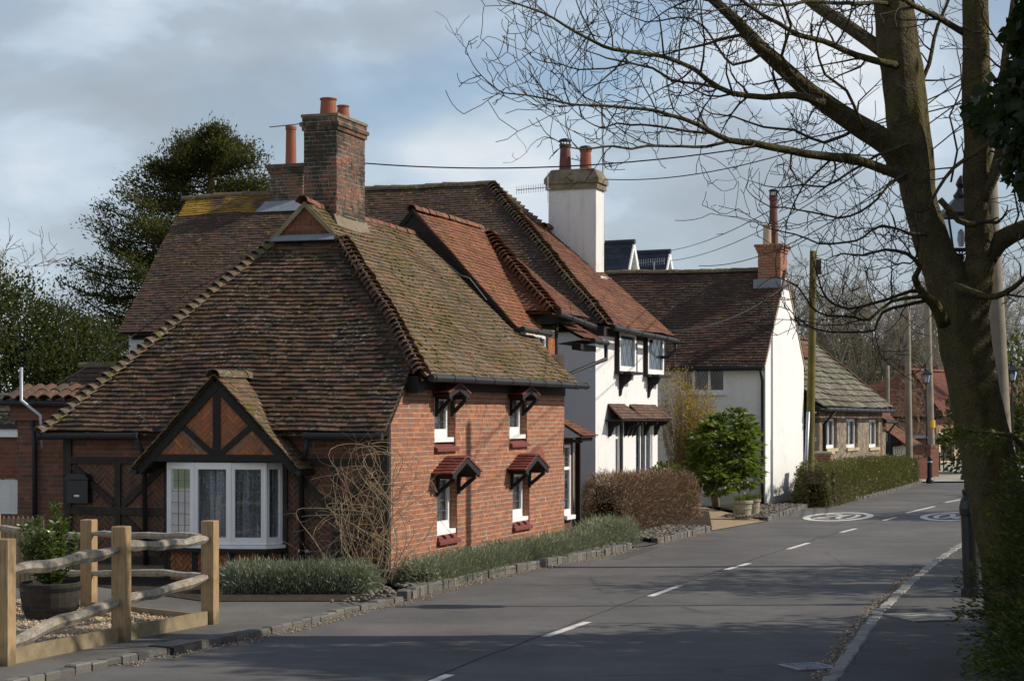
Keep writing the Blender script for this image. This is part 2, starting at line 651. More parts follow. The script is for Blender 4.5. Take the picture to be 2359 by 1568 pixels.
def m_road(name, c, patch=0.0, speck=True):
    m, t = new_mat(name)
    co = obj_co(t)
    f = t.math('ADD', t.math('MULTIPLY', t.noise(co, 160, 2, .6), .5), t.math('MULTIPLY', t.noise(co, 26, 8, .85), .5))
    g = t.noise(co, 0.45, 9, .72)
    h = t.noise(co, 9, 7, .8)
    col = t.ramp(t.math('ADD', t.math('MULTIPLY', g, .45), t.math('MULTIPLY', f, .55)), [(.38, tuple(x * .55 for x in c)), (.5, c), (.62, tuple(x * 1.6 for x in c))])
    col = t.mix(t.math('MULTIPLY', t.smooth(h, .55, .8), .3), col, tuple(x * 1.5 for x in (c[0] * 1.1, c[1], c[2] * .85)))
    # sealed crack lines and worn wheel tracks
    v = t.n('ShaderNodeTexVoronoi', {'Vector': t.mix(.12, co, t.n('ShaderNodeTexNoise', {'Scale': 1.5}).outputs[1]), 'Scale': .33}, feature='DISTANCE_TO_EDGE')
    cr = t.math('MULTIPLY', t.smooth(v.outputs[0], .012, .004), t.smooth(t.noise(co, .5, 2), .5, .6))
    col = t.mix(t.math('MULTIPLY', cr, .55), col, tuple(x * .35 for x in c))
    if speck:
        vs = t.n('ShaderNodeTexVoronoi', {'Vector': co, 'Scale': 3.2})
        sp = t.smooth(vs.outputs[0], .075, .045)
        col = t.mix(t.math('MULTIPLY', sp, t.smooth(t.noise(co, 1.1, 2), .55, .7)), col, (.22, .20, .17))
    out(t, col, .82, .3, f, .5, .006)
    return m

def m_stone(name, pal, scale=7.0, mortar=(.3, .27, .22), ms=.06):
    """knapped flint or rubble: cells in mortar"""
    m, t = new_mat(name)
    co = obj_co(t)
    v = t.n('ShaderNodeTexVoronoi', {'Vector': co, 'Scale': scale})
    e = t.n('ShaderNodeTexVoronoi', {'Vector': co, 'Scale': scale}, feature='DISTANCE_TO_EDGE')
    r = t.n('ShaderNodeSeparateColor', {0: v.outputs[1]}).outputs[0]
    col = t.ramp(r, [((i + .5) / len(pal), c) for i, c in enumerate(pal)])
    col = t.mix(t.math('MULTIPLY', t.noise(co, 30, 3), .5), col, t.mix(1.0, col, (.55, .52, .5), 'MULTIPLY'))
    k = t.smooth(e.outputs[0], ms, ms * .3)
    col = t.mix(k, col, mortar)
    out(t, col, .8, .3, t.math('SUBTRACT', 1.0, k), .6, .02)
    return m

def m_glass(name, tint=(.9, .95, 1.0), refl=.04):
    m, t = new_mat(name)
    fr = t.n('ShaderNodeFresnel', {'IOR': 1.5}).outputs[0]
    fac = t.math('ADD', fr, refl, clamp=True)
    g = t.n('ShaderNodeBsdfGlossy', {'Color': (.9, .93, 1, 1), 'Roughness': .03})
    tr = t.n('ShaderNodeBsdfTransparent', {'Color': (*tint, 1)})
    sh = t.n('ShaderNodeMixShader', {0: fac, 1: tr.outputs[0], 2: g.outputs[0]})
    t.n('ShaderNodeOutputMaterial', {'Surface': sh.outputs[0]})
    return m

def m_lace(name):
    m, t = new_mat(name)
    co = obj_co(t)
    mpv = t.n('ShaderNodeMapping', {'Vector': co})
    mpv.inputs['Scale'].default_value = (16, 16, .6)
    k1 = t.smooth(t.noise(mpv.outputs[0], 1.0, 3, .6), .42, .66)          # hanging folds
    k2 = t.smooth(t.noise(co, 42, 4, .7), .50, .62)                        # woven flowers
    zz = t.n('ShaderNodeSeparateXYZ', {0: co}).outputs[2]
    hem = t.smooth(zz, .75, .5)
    k = t.math('MAXIMUM', t.math('ADD', t.math('MULTIPLY', k1, .5), t.math('MULTIPLY', k2, .4)), t.math('MULTIPLY', hem, .6))
    k = t.math('ADD', t.math('MULTIPLY', k, .52), .10, clamp=True)
    d = t.n('ShaderNodeBsdfDiffuse', {'Color': (.75, .77, .82, 1)})
    tr = t.n('ShaderNodeBsdfTransparent')
    sh = t.n('ShaderNodeMixShader', {0: k, 1: tr.outputs[0], 2: d.outputs[0]})
    t.n('ShaderNodeOutputMaterial', {'Surface': sh.outputs[0]})
    return m

M = {}
M['tile_dark'] = m_tile('old brown clay tile', [(.15, .095, .066), (.048, .037, .028), (.066, .044, .031), (.098, .060, .040), (.125, .070, .045), (.080, .054, .038), (.16, .082, .050), (.058, .046, .034), (.108, .068, .045)], moss=.34, lichen=.55, mosscol=(.066, .056, .013))
M['tile_olive'] = m_tile('weathered mossy tile', [(.145, .102, .058), (.18, .13, .076), (.12, .090, .055), (.21, .125, .072), (.165, .132, .078), (.25, .115, .062), (.14, .115, .070)], moss=.42, lichen=.5, mosscol=(.082, .072, .014), mossc=1.9)
M['tile_red'] = m_tile('red clay tile', [(.22, .088, .048), (.29, .112, .058), (.18, .082, .050), (.34, .125, .060), (.16, .090, .058), (.25, .105, .06)], moss=.36, lichen=.35)
M['tile_back'] = m_tile('dark brown tile with lichen', [(.080, .056, .042), (.110, .068, .048), (.094, .064, .046), (.155, .084, .054), (.072, .054, .042)], moss=.24, lichen=.4, orange=.05)
M['tile_orange'] = m_tile('tile with orange lichen', [(.10, .07, .055), (.13, .08, .055), (.09, .065, .05)], moss=.2, lichen=.2, orange=1.2)
M['tile_rust'] = m_tile('rust red tile', [(.22, .092, .055), (.18, .082, .052), (.26, .105, .058), (.15, .078, .052), (.28, .115, .062), (.13, .072, .052)], moss=.22, lichen=.35)
M['tile_far'] = m_tile('dark far tile', [(.082, .056, .044), (.112, .066, .048), (.094, .062, .046), (.165, .078, .05), (.074, .056, .044)], moss=.22, lichen=.45)
M['tile_hood'] = m_island('maroon tile', [(.17, .040, .034), (.20, .050, .040), (.14, .036, .032)], rough=.6, spec=.4)
M['bonnet'] = m_tile('bonnet tile', [(.15, .085, .060), (.12, .075, .058), (.19, .095, .062), (.10, .070, .058)], moss=.30, lichen=.45)
M['bonnet_mossy'] = m_tile('mossy ridge tile', [(.17, .13, .085), (.14, .11, .080), (.20, .14, .09)], moss=.42, lichen=.55, orange=.05)
M['ridge_red'] = m_tile('red ridge tile', [(.27, .11, .07), (.22, .10, .07), (.17, .10, .07)], moss=.4, lichen=.5)
M['stone_slate'] = m_tile('stone roof slab', [(.105, .092, .07), (.16, .14, .105), (.075, .066, .052), (.21, .185, .14), (.11, .088, .066)], moss=.42, lichen=.9, lichcol=(.36, .34, .28), mosscol=(.08, .085, .018))
M['slate'] = m_tile('blue grey slate', [(.055, .065, .082), (.068, .078, .095), (.048, .058, .075)], moss=0)
M['tile_new'] = m_tile('new red tile', [(.20, .080, .055), (.23, .09, .06), (.18, .075, .052)], moss=0, lichen=.1)
BR = [(.35, .135, .078), (.29, .115, .072), (.40, .155, .084), (.25, .115, .082), (.34, .145, .090), (.45, .17, .080), (.21, .145, .122), (.31, .125, .08)]
M['brick'] = m_island('red brick', BR, stain=[((.33, .17, .11), 1.6, .55, .18, .3)], fine=45, dark=.45)
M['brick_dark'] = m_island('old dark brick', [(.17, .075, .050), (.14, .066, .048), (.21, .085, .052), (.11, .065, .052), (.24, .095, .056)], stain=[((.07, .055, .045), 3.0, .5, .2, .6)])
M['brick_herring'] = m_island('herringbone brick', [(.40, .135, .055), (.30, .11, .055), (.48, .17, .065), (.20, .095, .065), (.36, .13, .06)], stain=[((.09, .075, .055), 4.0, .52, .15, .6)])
M['brick_herring_shaded'] = m_island('shaded herringbone brick', [(.145, .064, .040), (.11, .055, .04), (.18, .075, .044), (.085, .05, .04)], stain=[((.06, .05, .042), 3.0, .45, .2, .6)])  # darker copy of the herringbone brick, the front wall's shade put into its colour
M['brick_chimney'] = m_island('chimney brick', [(.19, .085, .055), (.13, .085, .065), (.25, .10, .06), (.10, .085, .07), (.17, .115, .085)],
                              stain=[((.30, .29, .26), 13.0, .60, .07, .8), ((.035, .033, .024), 1.7, .45, .10, .88)])
M['mortar'] = m_plain('lime mortar', (.47, .37, .25), .95, .1, .25, 9)
M['mortar_chimney'] = m_plain('sooty pale mortar', (.36, .32, .25), .95, .1, .35, 9, dirt=((.05, .045, .035), 1.7, .50, .8))
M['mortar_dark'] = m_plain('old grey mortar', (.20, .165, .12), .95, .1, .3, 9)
M['brick_wall'] = m_bricktex('brickwork', (.24, .095, .062), (.30, .12, .075), (.36, .30, .22))
M['brick_wall_dark'] = m_bricktex('dark brickwork', (.17, .065, .045), (.23, .085, .055), (.16, .12, .09))
M['timber'] = m_plain('black timber', (.022, .019, .017), .75, .3, .45, 14, .6)
M['timber_grey'] = m_plain('weathered dark timber', (.045, .038, .032), .85, .2, .5, 16, .8)
M['gutter'] = m_plain('black gutter', (.020, .020, .022), .55, .35, .2, 5, .1)
M['white_paint'] = m_plain('white gloss paint', (.80, .80, .79), .4, .4, .05, 5, .15)
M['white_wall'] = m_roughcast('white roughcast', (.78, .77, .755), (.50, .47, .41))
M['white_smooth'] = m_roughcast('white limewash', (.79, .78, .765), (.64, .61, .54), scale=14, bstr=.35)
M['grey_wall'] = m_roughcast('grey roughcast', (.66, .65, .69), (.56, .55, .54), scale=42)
M['white_dirty'] = m_roughcast('stained white render', (.70, .69, .66), (.30, .29, .26), scale=45)
M['stone_cap'] = m_plain('mossy stone cap', (.20, .165, .115), .95, .1, .45, 5, .8, dirt=((.10, .09, .04), 4, .5))
M['pot'] = m_plain('terracotta pot', (.265, .085, .048), .7, .3, .15, 6, .2, dirt=((.16, .06, .04), 5, .58, .6))
M['pot_dark'] = m_plain('dark red pot', (.13, .040, .030), .6, .4, .3, 5, .2)
M['pot_pale'] = m_plain('pale pot', (.48, .36, .26), .7, .3, .15, 6, .2)
M['lead'] = m_plain('lead flashing', (.21, .23, .26), .55, .5, .25, 6, .2)
M['glass'] = m_glass('window glass')
M['leadcame'] = m_plain('lead came', (.11, .12, .13), .5, .5, .2, 10, .1)
M['cloth'] = m_plain('grey white curtain', (.55, .56, .56), .9, .1, .15, 8, .3)
M['lace'] = m_lace('lace curtain')
M['room'] = m_plain('dark room', (.03, .03, .032), .9, .1, .2, 3, .1)
M['asphalt'] = m_road('asphalt road', (.104, .098, .092))
M['pave'] = m_road('tarmac pavement', (.078, .073, .067))
M['apron'] = m_road('tarmac apron', (.118, .11, .098))
M['gutter_dirt'] = m_plain('dark tar seam', (.045, .042, .04), .9, .2, .3, 9, .4)
M['pale_pave'] = m_road('pale paving', (.30, .275, .23), speck=False)
M['kerb_pale'] = m_island('pale kerb stone', [(.30, .285, .26), (.36, .34, .31), (.25, .24, .22), (.33, .31, .27)], stain=[((.14, .13, .10), 6, .52, .15, .5)])
M['kerb'] = m_island('granite sett', [(.125, .12, .11), (.16, .15, .135), (.10, .096, .086), (.19, .175, .15)], stain=[((.09, .085, .06), 7, .52, .15, .6)])
M['grass'] = m_plain('grass ground', (.055, .065, .025), .95, .1, .4, 3, .8)
M['earth'] = m_plain('dark soil', (.060, .046, .034), .95, .1, .5, 9, 1.0, dirt=((.14, .10, .06), 14, .56), bdist=.03)
M['gravel_base'] = m_plain('gravel bed', (.36, .27, .17), .9, .2, .4, 30, 1.0, bdist=.02)
M['gravel'] = m_island('gravel stone', [(.46, .33, .19), (.55, .44, .30), (.36, .24, .14), (.30, .26, .21), (.62, .54, .42), (.44, .28, .15)], fine=80)
M['flint'] = m_island('flint cobble', [(.15, .135, .11), (.21, .185, .15), (.10, .09, .078), (.27, .235, .18), (.13, .11, .085)], fine=40)
def m_grain(name, c, dark):
    m, t = new_mat(name)
    co = obj_co(t)
    mpv = t.n('ShaderNodeMapping', {'Vector': co})
    mpv.inputs['Scale'].default_value = (1, 1, .06)
    g = t.noise(mpv.outputs[0], 55, 5, .65, .4)
    b = t.noise(co, 7, 5, .6)
    zz = t.n('ShaderNodeSeparateXYZ', {0: co}).outputs[2]
    low = t.smooth(t.math('ADD', zz, t.math('MULTIPLY', b, .3)), .45, .12)
    col = t.ramp(t.math('ADD', t.math('MULTIPLY', g, .65), t.math('MULTIPLY', b, .35)), [(.32, dark), (.55, c), (.72, tuple(x * 1.25 for x in c))])
    col = t.mix(t.math('MULTIPLY', low, .7), col, (.10, .085, .05))
    v = t.n('ShaderNodeTexVoronoi', {'Vector': co, 'Scale': 4.5})
    col = t.mix(t.math('MULTIPLY', t.smooth(v.outputs[0], .10, .05), .7), col, (.12, .075, .04))
    out(t, col, .85, .15, g, .7, .004)
    return m
M['wood_new'] = m_grain('sawn oak', (.37, .255, .14), (.20, .135, .075))
M['wood_grey'] = m_plain('weathered split chestnut', (.30, .265, .215), .9, .1, .6, 16, 1.0, dirt=((.30, .19, .09), 3.0, .55, .75))
M['wood_green'] = m_plain('mossy plank', (.25, .20, .125), .9, .1, .3, 8, .6, dirt=((.17, .14, .06), 5, .52, .6))
M['pole'] = m_plain('telegraph pole wood', (.25, .215, .165), .9, .2, .35, 4, .7)
M['pole_yellow'] = m_plain('algae green pole wood', (.145, .115, .035), .9, .2, .4, 4, .7, dirt=((.07, .06, .03), 3, .5, .7))
M['zinc'] = m_plain('galvanised steel', (.38, .41, .44), .45, .5, .15, 6, .1, metal=.4)
M['black_iron'] = m_plain('black painted iron', (.010, .010, .012), .42, .5, .2, 6, .1)
M['white_band'] = m_plain('white band', (.7, .7, .7), .5)
M['yellow'] = m_plain('yellow paint', (.62, .40, .03), .6)
M['red'] = m_plain('red paint', (.50, .03, .03), .45)
M['marking'] = m_plain('worn road paint', (.62, .60, .53), .8, .2, .15, 9, .4, dirt=((.20, .19, .175), 22, .54, .85))
M['bark'] = m_plain('olive bark', (.080, .064, .032), .9, .15, .6, 7, 1.0, dirt=((.088, .080, .018), 2.4, .48, .85), bdist=.035, fine=34)
M['twig'] = m_plain('dark twig', (.050, .038, .027), .85, .2, .4, 12, .4)
M['barkfar'] = m_plain('grey brown bark', (.26, .225, .17), .9, .1, .35, 8, .5)
M['stem_pale'] = m_island('pale dry stem', [(.36, .26, .15), (.28, .20, .12), (.42, .33, .20), (.22, .16, .10)], fine=30)
M['yew'] = m_leaf('yew needles', [(.026, .030, .009), (.050, .048, .011), (.092, .074, .013), (.034, .037, .010)], .6, .25, .2)
M['holly'] = m_leaf('holly leaf', [(.024, .034, .011), (.038, .047, .013), (.060, .066, .018), (.031, .038, .014)], .5, .18, .2)
M['laurel'] = m_leaf('glossy laurel leaf', [(.045, .085, .014), (.075, .12, .020), (.11, .15, .03), (.035, .065, .012)], .3, .5, .25)
M['fatsia'] = m_leaf('broad glossy leaf', [(.095, .16, .02), (.17, .235, .032), (.26, .31, .05), (.075, .125, .02)], .42, .35, .3)
M['lav'] = m_leaf('lavender leaf', [(.24, .26, .20), (.33, .345, .28), (.155, .20, .11), (.42, .42, .35), (.19, .23, .135)], .7, .15, .2)
M['boxhedge'] = m_leaf('hedge leaf', [(.135, .135, .042), (.175, .165, .056), (.10, .105, .034), (.22, .17, .07)], .5, .3, .2)
M['hedgetwig'] = m_island('dry hedge twig', [(.26, .165, .10), (.34, .225, .14), (.19, .12, .075), (.44, .32, .21)], fine=30)
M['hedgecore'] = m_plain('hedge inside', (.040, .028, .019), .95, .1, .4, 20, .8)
M['forsythia'] = m_leaf('yellow blossom', [(.48, .33, .035), (.56, .38, .035), (.28, .21, .04)], .6, .2, .3, (.5, .4, .03))
M['conifer'] = m_leaf('conifer spray', [(.018, .033, .008), (.030, .050, .010), (.052, .074, .013), (.022, .036, .009)], .55, .3, .2)
M['conifer_sun_tip'] = m_leaf('sunlit conifer tip', [(.11, .13, .02), (.16, .17, .024), (.07, .10, .016)], .5, .3, .3)  # bright colour stands in for sun patches on the shaded conifer
M['ivy'] = m_leaf('ivy leaf', [(.012, .020, .009), (.020, .032, .012), (.030, .042, .016)], .5, .2, .12)
M['farleaf'] = m_leaf('far evergreen', [(.045, .058, .022), (.065, .075, .026), (.085, .088, .032)], .6, .2, .2)
M['flower'] = m_leaf('yellow flower', [(.55, .42, .03), (.60, .50, .05), (.10, .14, .03), (.45, .35, .05)], .6, .2, .2)
M['barrel'] = m_plain('barrel stave', (.042, .035, .03), .85, .2, .35, 12, .6)
M['planter'] = m_plain('stone planter', (.33, .29, .21), .9, .1, .25, 6, .5, dirt=((.17, .15, .08), 4, .5, .7))
M['moss'] = m_island('moss cushion', [(.085, .080, .014), (.12, .11, .018), (.065, .060, .012), (.14, .12, .025)], fine=60)
M['deadleaf'] = m_island('dead leaf', [(.20, .10, .045), (.26, .14, .06), (.15, .08, .04), (.30, .08, .04)], fine=30)
M['flintwall'] = m_stone('flint and stone wall', [(.28, .22, .15), (.15, .125, .10), (.40, .32, .22), (.10, .088, .075), (.22, .16, .11)], 7.5, mortar=(.24, .20, .15), ms=.09)
M['brick_quoin'] = m_island('soft red brick', [(.20, .105, .075), (.17, .10, .075), (.22, .13, .095)])
M['alum'] = m_plain('aerial aluminium', (.42, .43, .44), .4, .5, .1, 6, .05, metal=.5)
M['cable'] = m_plain('black cable', (.02, .02, .022), .6)
M['stone_trim'] = m_plain('buff stone trim', (.45, .37, .25), .85, .2, .15, 6, .3)
M['dark_door'] = m_plain('dark doorway', (.035, .020, .016), .7, .2, .3, 6, .3)

# ------------------------------------------------------------------ scatter builders
ICO = None
def ico():
    global ICO
    if ICO is None:
        t = (1 + 5 ** .5) / 2
        v = np.array([(-1, t, 0), (1, t, 0), (-1, -t, 0), (1, -t, 0), (0, -1, t), (0, 1, t), (0, -1, -t), (0, 1, -t), (t, 0, -1), (t, 0, 1), (-t, 0, -1), (-t, 0, 1)], float)
        v /= np.linalg.norm(v[0])
        f = np.array([(0, 11, 5), (0, 5, 1), (0, 1, 7), (0, 7, 10), (0, 10, 11), (1, 5, 9), (5, 11, 4), (11, 10, 2), (10, 7, 6), (7, 1, 8), (3, 9, 4), (3, 4, 2), (3, 2, 6), (3, 6, 8), (3, 8, 9), (4, 9, 5), (2, 4, 11), (6, 2, 10), (8, 6, 7), (9, 8, 1)])
        ICO = (v, f)
    return ICO

def stones(name, P, size, mat, parent=None, loc=(0, 0, 0), flat=.6):
    v, f = ico()
    P = np.asarray(P, float); n = len(P)
    sc = np.asarray(size)[:, None] * rng.uniform(.6, 1.3, (n, 3)); sc[:, 2] *= flat
    jit = rng.uniform(.8, 1.2, (n, 12, 1))
    an = rng.uniform(0, 6.28, n); c, s = np.cos(an), np.sin(an)
    q = v[None] * jit * sc[:, None, :]
    x = q[..., 0] * c[:, None] - q[..., 1] * s[:, None]; y = q[..., 0] * s[:, None] + q[..., 1] * c[:, None]
    V = np.stack([x, y, q[..., 2]], -1) + P[:, None, :]
    Fq = f[None] + (np.arange(n) * 12)[:, None, None]
    return mesh_np(name, V.reshape(-1, 3), Fq.reshape(-1, 3), mat, parent, loc, smooth=True)

def unit(n):
    d = rng.normal(size=(n, 3))
    return d / np.linalg.norm(d, axis=1, keepdims=True)

def blades(P, D, L, Wd, bend=0.0, side=None):
    """diamond leaves: P base (n,3), D direction, L length, Wd width -> verts, quads"""
    n = len(P)
    D = D / np.maximum(np.linalg.norm(D, axis=1, keepdims=True), 1e-6)
    r = unit(n) if side is None else side
    Sd = np.cross(D, r); Sd /= np.maximum(np.linalg.norm(Sd, axis=1, keepdims=True), 1e-6)
    Nn = np.cross(Sd, D)
    L = np.broadcast_to(np.asarray(L, float), (n,))[:, None]; Wd = np.broadcast_to(np.asarray(Wd, float), (n,))[:, None]
    m = P + D * L * .45 + Nn * L * bend
    V = np.stack([P, m + Sd * Wd / 2, P + D * L, m - Sd * Wd / 2], 1)
    Fq = np.arange(n * 4).reshape(n, 4)
    return V.reshape(-1, 3), Fq

def leafmass(name, P, D, L, Wd, mat, parent=None, loc=(0, 0, 0), bend=.08, side=None):
    V, Fq = blades(np.asarray(P, float), np.asarray(D, float), L, Wd, bend, side)
    return mesh_np(name, V, Fq, mat, parent, loc)

def join_np(parts):
    Vs, Fs, k = [], [], 0
    for V, Fq in parts:
        Vs.append(V); Fs.append(Fq + k); k += len(V)
    return np.concatenate(Vs), np.concatenate(Fs)

# ------------------------------------------------------------------ ground, road, pavements
def sheet(name, pts, z, mat, parent=None):
    mb = MB()
    mb.poly([Vector((p[0], p[1], z)) for p in pts])
    o = mb.build(name, mat, parent)
    tag(o, kind='structure')
    return o

def G2(l, z=0.0):
    return [gnd(x, y, z).to_2d() for x, y in l]

ground = sheet('ground', [(-900, -40), (900, -40), (900, 1800), (-900, 1800)], -0.03, M['grass'])

LK1 = G2([(60, 1580), (150, 1558), (270, 1532), (400, 1506), (480, 1489), (560, 1474), (700, 1442), (850, 1402), (940, 1383), (985, 1366), (1100, 1336), (1270, 1303), (1400, 1279), (1462, 1262)])
LKg = G2([(1500, 1256)])
LK2 = G2([(1515, 1252), (1560, 1243), (1640, 1222)])
LK3 = G2([(1768, 1200), (1815, 1184), (1862, 1169)])
LK4 = G2([(1888, 1166), (2000, 1147), (2070, 1130), (2105, 1119), (2125, 1112)])
near = [Vector((-6.4, 8.0)), Vector((-5.2, 12.5))]
left_edge = near + LK1 + LKg + LK2 + LK3 + LK4
RK = [Vector((.3, 8.0)), Vector((1.6, 12.6))] + G2([(1880, 1610), (1915, 1568), (1950, 1512), (2010, 1431), (2080, 1361), (2140, 1311), (2220, 1256)]) + [Vector((11.6, 43)), Vector((15.4, 54)), Vector((19.5, 62)), Vector((30, 66.5))]
road = sheet('road', left_edge + [Vector((17.5, 69.2)), Vector((30, 71.5))] + RK[::-1], 0.0, M['asphalt'])
right_pave = sheet('pavement', RK[:9] + [Vector((11.6, 43)), Vector((15.4, 54)), Vector((19.5, 62)), Vector((23, 62)), Vector((15.5, 43)), Vector((10.2, 30)), Vector((6.9, 20)), Vector((4.4, 12.6)), Vector((3.2, 8))], 0.095, M['pave'])
sheet('pavement', [Vector((15.1, 68.9)), Vector((17.5, 69.3)), Vector((30, 71.6)), Vector((48, 118)), Vector((24, 118)), Vector((20, 90)), Vector((15.4, 72))], 0.05, M['pale_pave'])

K = Fr(-1.86, 27.9, 18)       # brick cottage
K2 = Fr(-1.73, 25.95, 18)     # where its corner stands on the ground
H = Fr(1.79, 40.0, 20)        # white and grey house
Gf = Fr(6.72, 49.5, 22)       # limewashed house with gable to the road
Bn = Fr(8.8, 54.0, 21)        # flint barn

apron = sheet('pavement', near + LK1[:10] + [K2.P(-.55, .3).to_2d(), K2.P(-1.1, 2.0).to_2d(), K2.P(-1.2, 5.6).to_2d(), K2.P(-1.2, 9).to_2d(), Vector((-40, 34)), Vector((-40, 8))], 0.02, M['apron'])
FP1, FP2, FP3, FP4 = Vector((-4.73, 17.4, 0)), Vector((-4.04, 19.3, 0)), Vector((-3.39, 20.95, 0)), Vector((-5.1, 22.5, 0))
sheet('gravel_ground', [(-5.05, 16.4), FP1.to_2d(), FP2.to_2d(), FP3.to_2d(), FP4.to_2d(), (-7.6, 24.4), (-9, 18)], 0.05, M['gravel_base'])
bedpoly = LK1[9:] + [K2.P(11.2, -.1).to_2d(), K2.P(11.2, .2).to_2d(), K2.P(-.2, .1).to_2d()]
sheet('flower_bed', bedpoly, 0.075, M['earth'])
sheet('flower_bed', G2([(470, 1389), (870, 1389)]) + [K2.P(.05, 0).to_2d(), K2.P(.05, 6.2).to_2d()], 0.03, M['earth'])
sheet('flower_bed', LK2 + [H.P(6.4, -.9).to_2d(), H.P(6.2, .4).to_2d(), H.P(-1.6, .5).to_2d(), H.P(-1.9, -.6).to_2d()], 0.075, M['earth'])
sheet('flower_bed', LK3 + [Gf.P(4.5, .3).to_2d(), Gf.P(-.3, .3).to_2d(), Gf.P(-.9, 1.3).to_2d()], 0.075, M['earth'])
sheet('gravel_ground', [LK2[-1], LK3[0], Gf.P(-.9, 1.3).to_2d(), Gf.P(-.1, 3).to_2d(), Gf.P(-.1, 7).to_2d(), H.P(8.5, 2).to_2d(), H.P(6.4, -.9).to_2d()], 0.012, M['gravel_base'])
sheet('flower_bed', LK4 + [Bn.P(13, .3).to_2d(), Bn.P(-1, .3).to_2d()], 0.06, M['earth'])
sheet('verge', [Vector((3.2, 8)), Vector((4.4, 12.6)), Vector((6.9, 20)), Vector((10.2, 30)), Vector((15.5, 43)), Vector((23, 62)), Vector((80, 62)), Vector((80, 8))], 0.06, M['earth'])
# drive beside the cottage: dark patch
sheet('drive', [LK1[-1], LKg[0], LK2[0], H.P(-1.9, -.6).to_2d(), H.P(-1.6, .5).to_2d(), K2.P(11.2, .5).to_2d(), K2.P(11.2, -.1).to_2d()], 0.016, M['pave'])
sheet('road_patch', G2([(1405, 1287), (1440, 1287), (1522, 1259), (1470, 1258)]), 0.004, M['pave'])

def resample(path, step):
    out_, acc = [Vector(path[0])], 0.0
    for p, q in zip(path[:-1], path[1:]):
        p, q = Vector(p), Vector(q)
        L = (q - p).length; d = step - acc
        while d <= L:
            out_.append(p + (q - p) * (d / L)); d += step
        acc = (acc + L) % step if L else acc
        acc = L - (d - step)
    return out_

def kerb(name, path, off, top, wd=.13, step=.21, base=-.03, seed=0, mat='kerb'):
    rd = random.Random(seed)
    mb = MB()
    pts = resample(path, step)
    for p, q in zip(pts[:-1], pts[1:]):
        d = (q - p).normalized(); nrm = Vector((-d.y, d.x)) * off
        g = .012
        a, b = p + d * g / 2, q - d * g / 2
        h = top + rd.uniform(-.012, .012); o2 = rd.uniform(-.012, .012)
        n3 = Vector((*nrm, 0)); d3 = Vector((*d, 0))
        a3 = Vector((*a, base)) + n3 * o2
        L = (b - a).length
        bv = .014
        mb.box(a3, d3 * L, n3 * wd, Z * (h - base - bv))
        a4 = Vector((*a, h - bv)) + n3 * (o2 + bv) + d3 * bv
        # bevelled top
        lo = [Vector((*a, h - bv)) + n3 * o2, Vector((*a, h - bv)) + n3 * o2 + d3 * L, Vector((*a, h - bv)) + n3 * (o2 + wd) + d3 * L, Vector((*a, h - bv)) + n3 * (o2 + wd)]
        hi = [a4 + Z * bv, a4 + d3 * (L - 2 * bv) + Z * bv, a4 + d3 * (L - 2 * bv) + n3 * (wd - 2 * bv) + Z * bv, a4 + n3 * (wd - 2 * bv) + Z * bv]
        mb.add(lo + hi, [(4, 5, 6, 7)] + [(i, (i + 1) % 4, (i + 1) % 4 + 4, i + 4) for i in range(4)])
    o = mb.build(name, M[mat])
    tag(o, kind='structure')

kerb('kerb', near + LK1[:9], 1, .075, seed=1, step=.25)
kerb('kerb', LK1[8:], 1, .12, seed=2, wd=.14)
kerb('kerb', LK2, 1, .12, seed=3)
kerb('kerb', LK3, 1, .11, seed=4)
kerb('kerb', LK4, 1, .10, seed=5)
kerb('kerb', RK[1:], -1, .107, seed=6, step=.3, mat='kerb_pale')

def along(path, n, off, spread, z):
    pts = resample(path, .05)
    P = []
    for _ in range(n):
        i = rng.integers(0, len(pts) - 1)
        d = (pts[i + 1] - pts[i]).normalized()
        q = pts[i] + Vector((-d.y, d.x)) * (off + rng.uniform(-spread, spread))
        P.append((q.x, q.y, z + rng.uniform(0, .02)))
    return np.array(P)


# painted markings, thin sheets on the road
def dash(p, q, wd=.10):
    a, b = gnd(*p), gnd(*q)
    d = (b - a).normalized(); n3 = Vector((-d.y, d.x, 0)) * wd / 2
    mb = MB()
    mb.poly([a + n3 + Z * .004, a - n3 + Z * .004, b - n3 + Z * .004, b + n3 + Z * .004])
    o = mb.build('centre_line_dash', M['marking'], road)

for p, q in [((960, 1585), (1036, 1553)), ((1256, 1466), (1354, 1432)), ((1498, 1373), (1567, 1348)), ((1673, 1311.5), (1726, 1297)), ((1815, 1264.5), (1863, 1250)),
             ((1937, 1226), (1972, 1217)), ((2036, 1198), (2064, 1191)), ((2088, 1181), (2153, 1166)), ((2178, 1157), (2214, 1150))]:
    dash(p, q)

# dark seam in the tarmac along the centre line, and grit in the gutters
seam = G2([(700, 1680), (985, 1573), (1300, 1450), (1532, 1360), (1700, 1304), (1840, 1257), (1955, 1221), (2050, 1194.5), (2120, 1173), (2196, 1153)])
mb = MB()
for i in range(len(seam) - 1):
    p, q = seam[i], seam[i + 1]
    n = max(2, int((q - p).length / .5))
    d = (q - p).normalized(); nv = Vector((-d.y, d.x))
    pr = []
    for k in range(n + 1):
        c = p + (q - p) * (k / n); c = c + nv * (mnoise.noise(Vector((c.x * 2, c.y * 2, 0))) * .05 + .09)
        w_ = .012 + .012 * mnoise.noise(Vector((c.x * 5, c.y * 5, 4)))
        pr.append((Vector((*(c + nv * w_), .002)), Vector((*(c - nv * w_), .002))))
    for (a, b), (c, e) in zip(pr[:-1], pr[1:]):
        mb.poly([a, b, e, c])
mb.build('road_seam', M['gutter_dirt'], road)
P = np.concatenate([along(LK1[2:], 1500, -.10, .11, .002), along(RK[3:8], 1300, .10, .11, .002), along(LK2, 300, -.1, .1, .002), along(LK4, 300, -.1, .1, .002)])
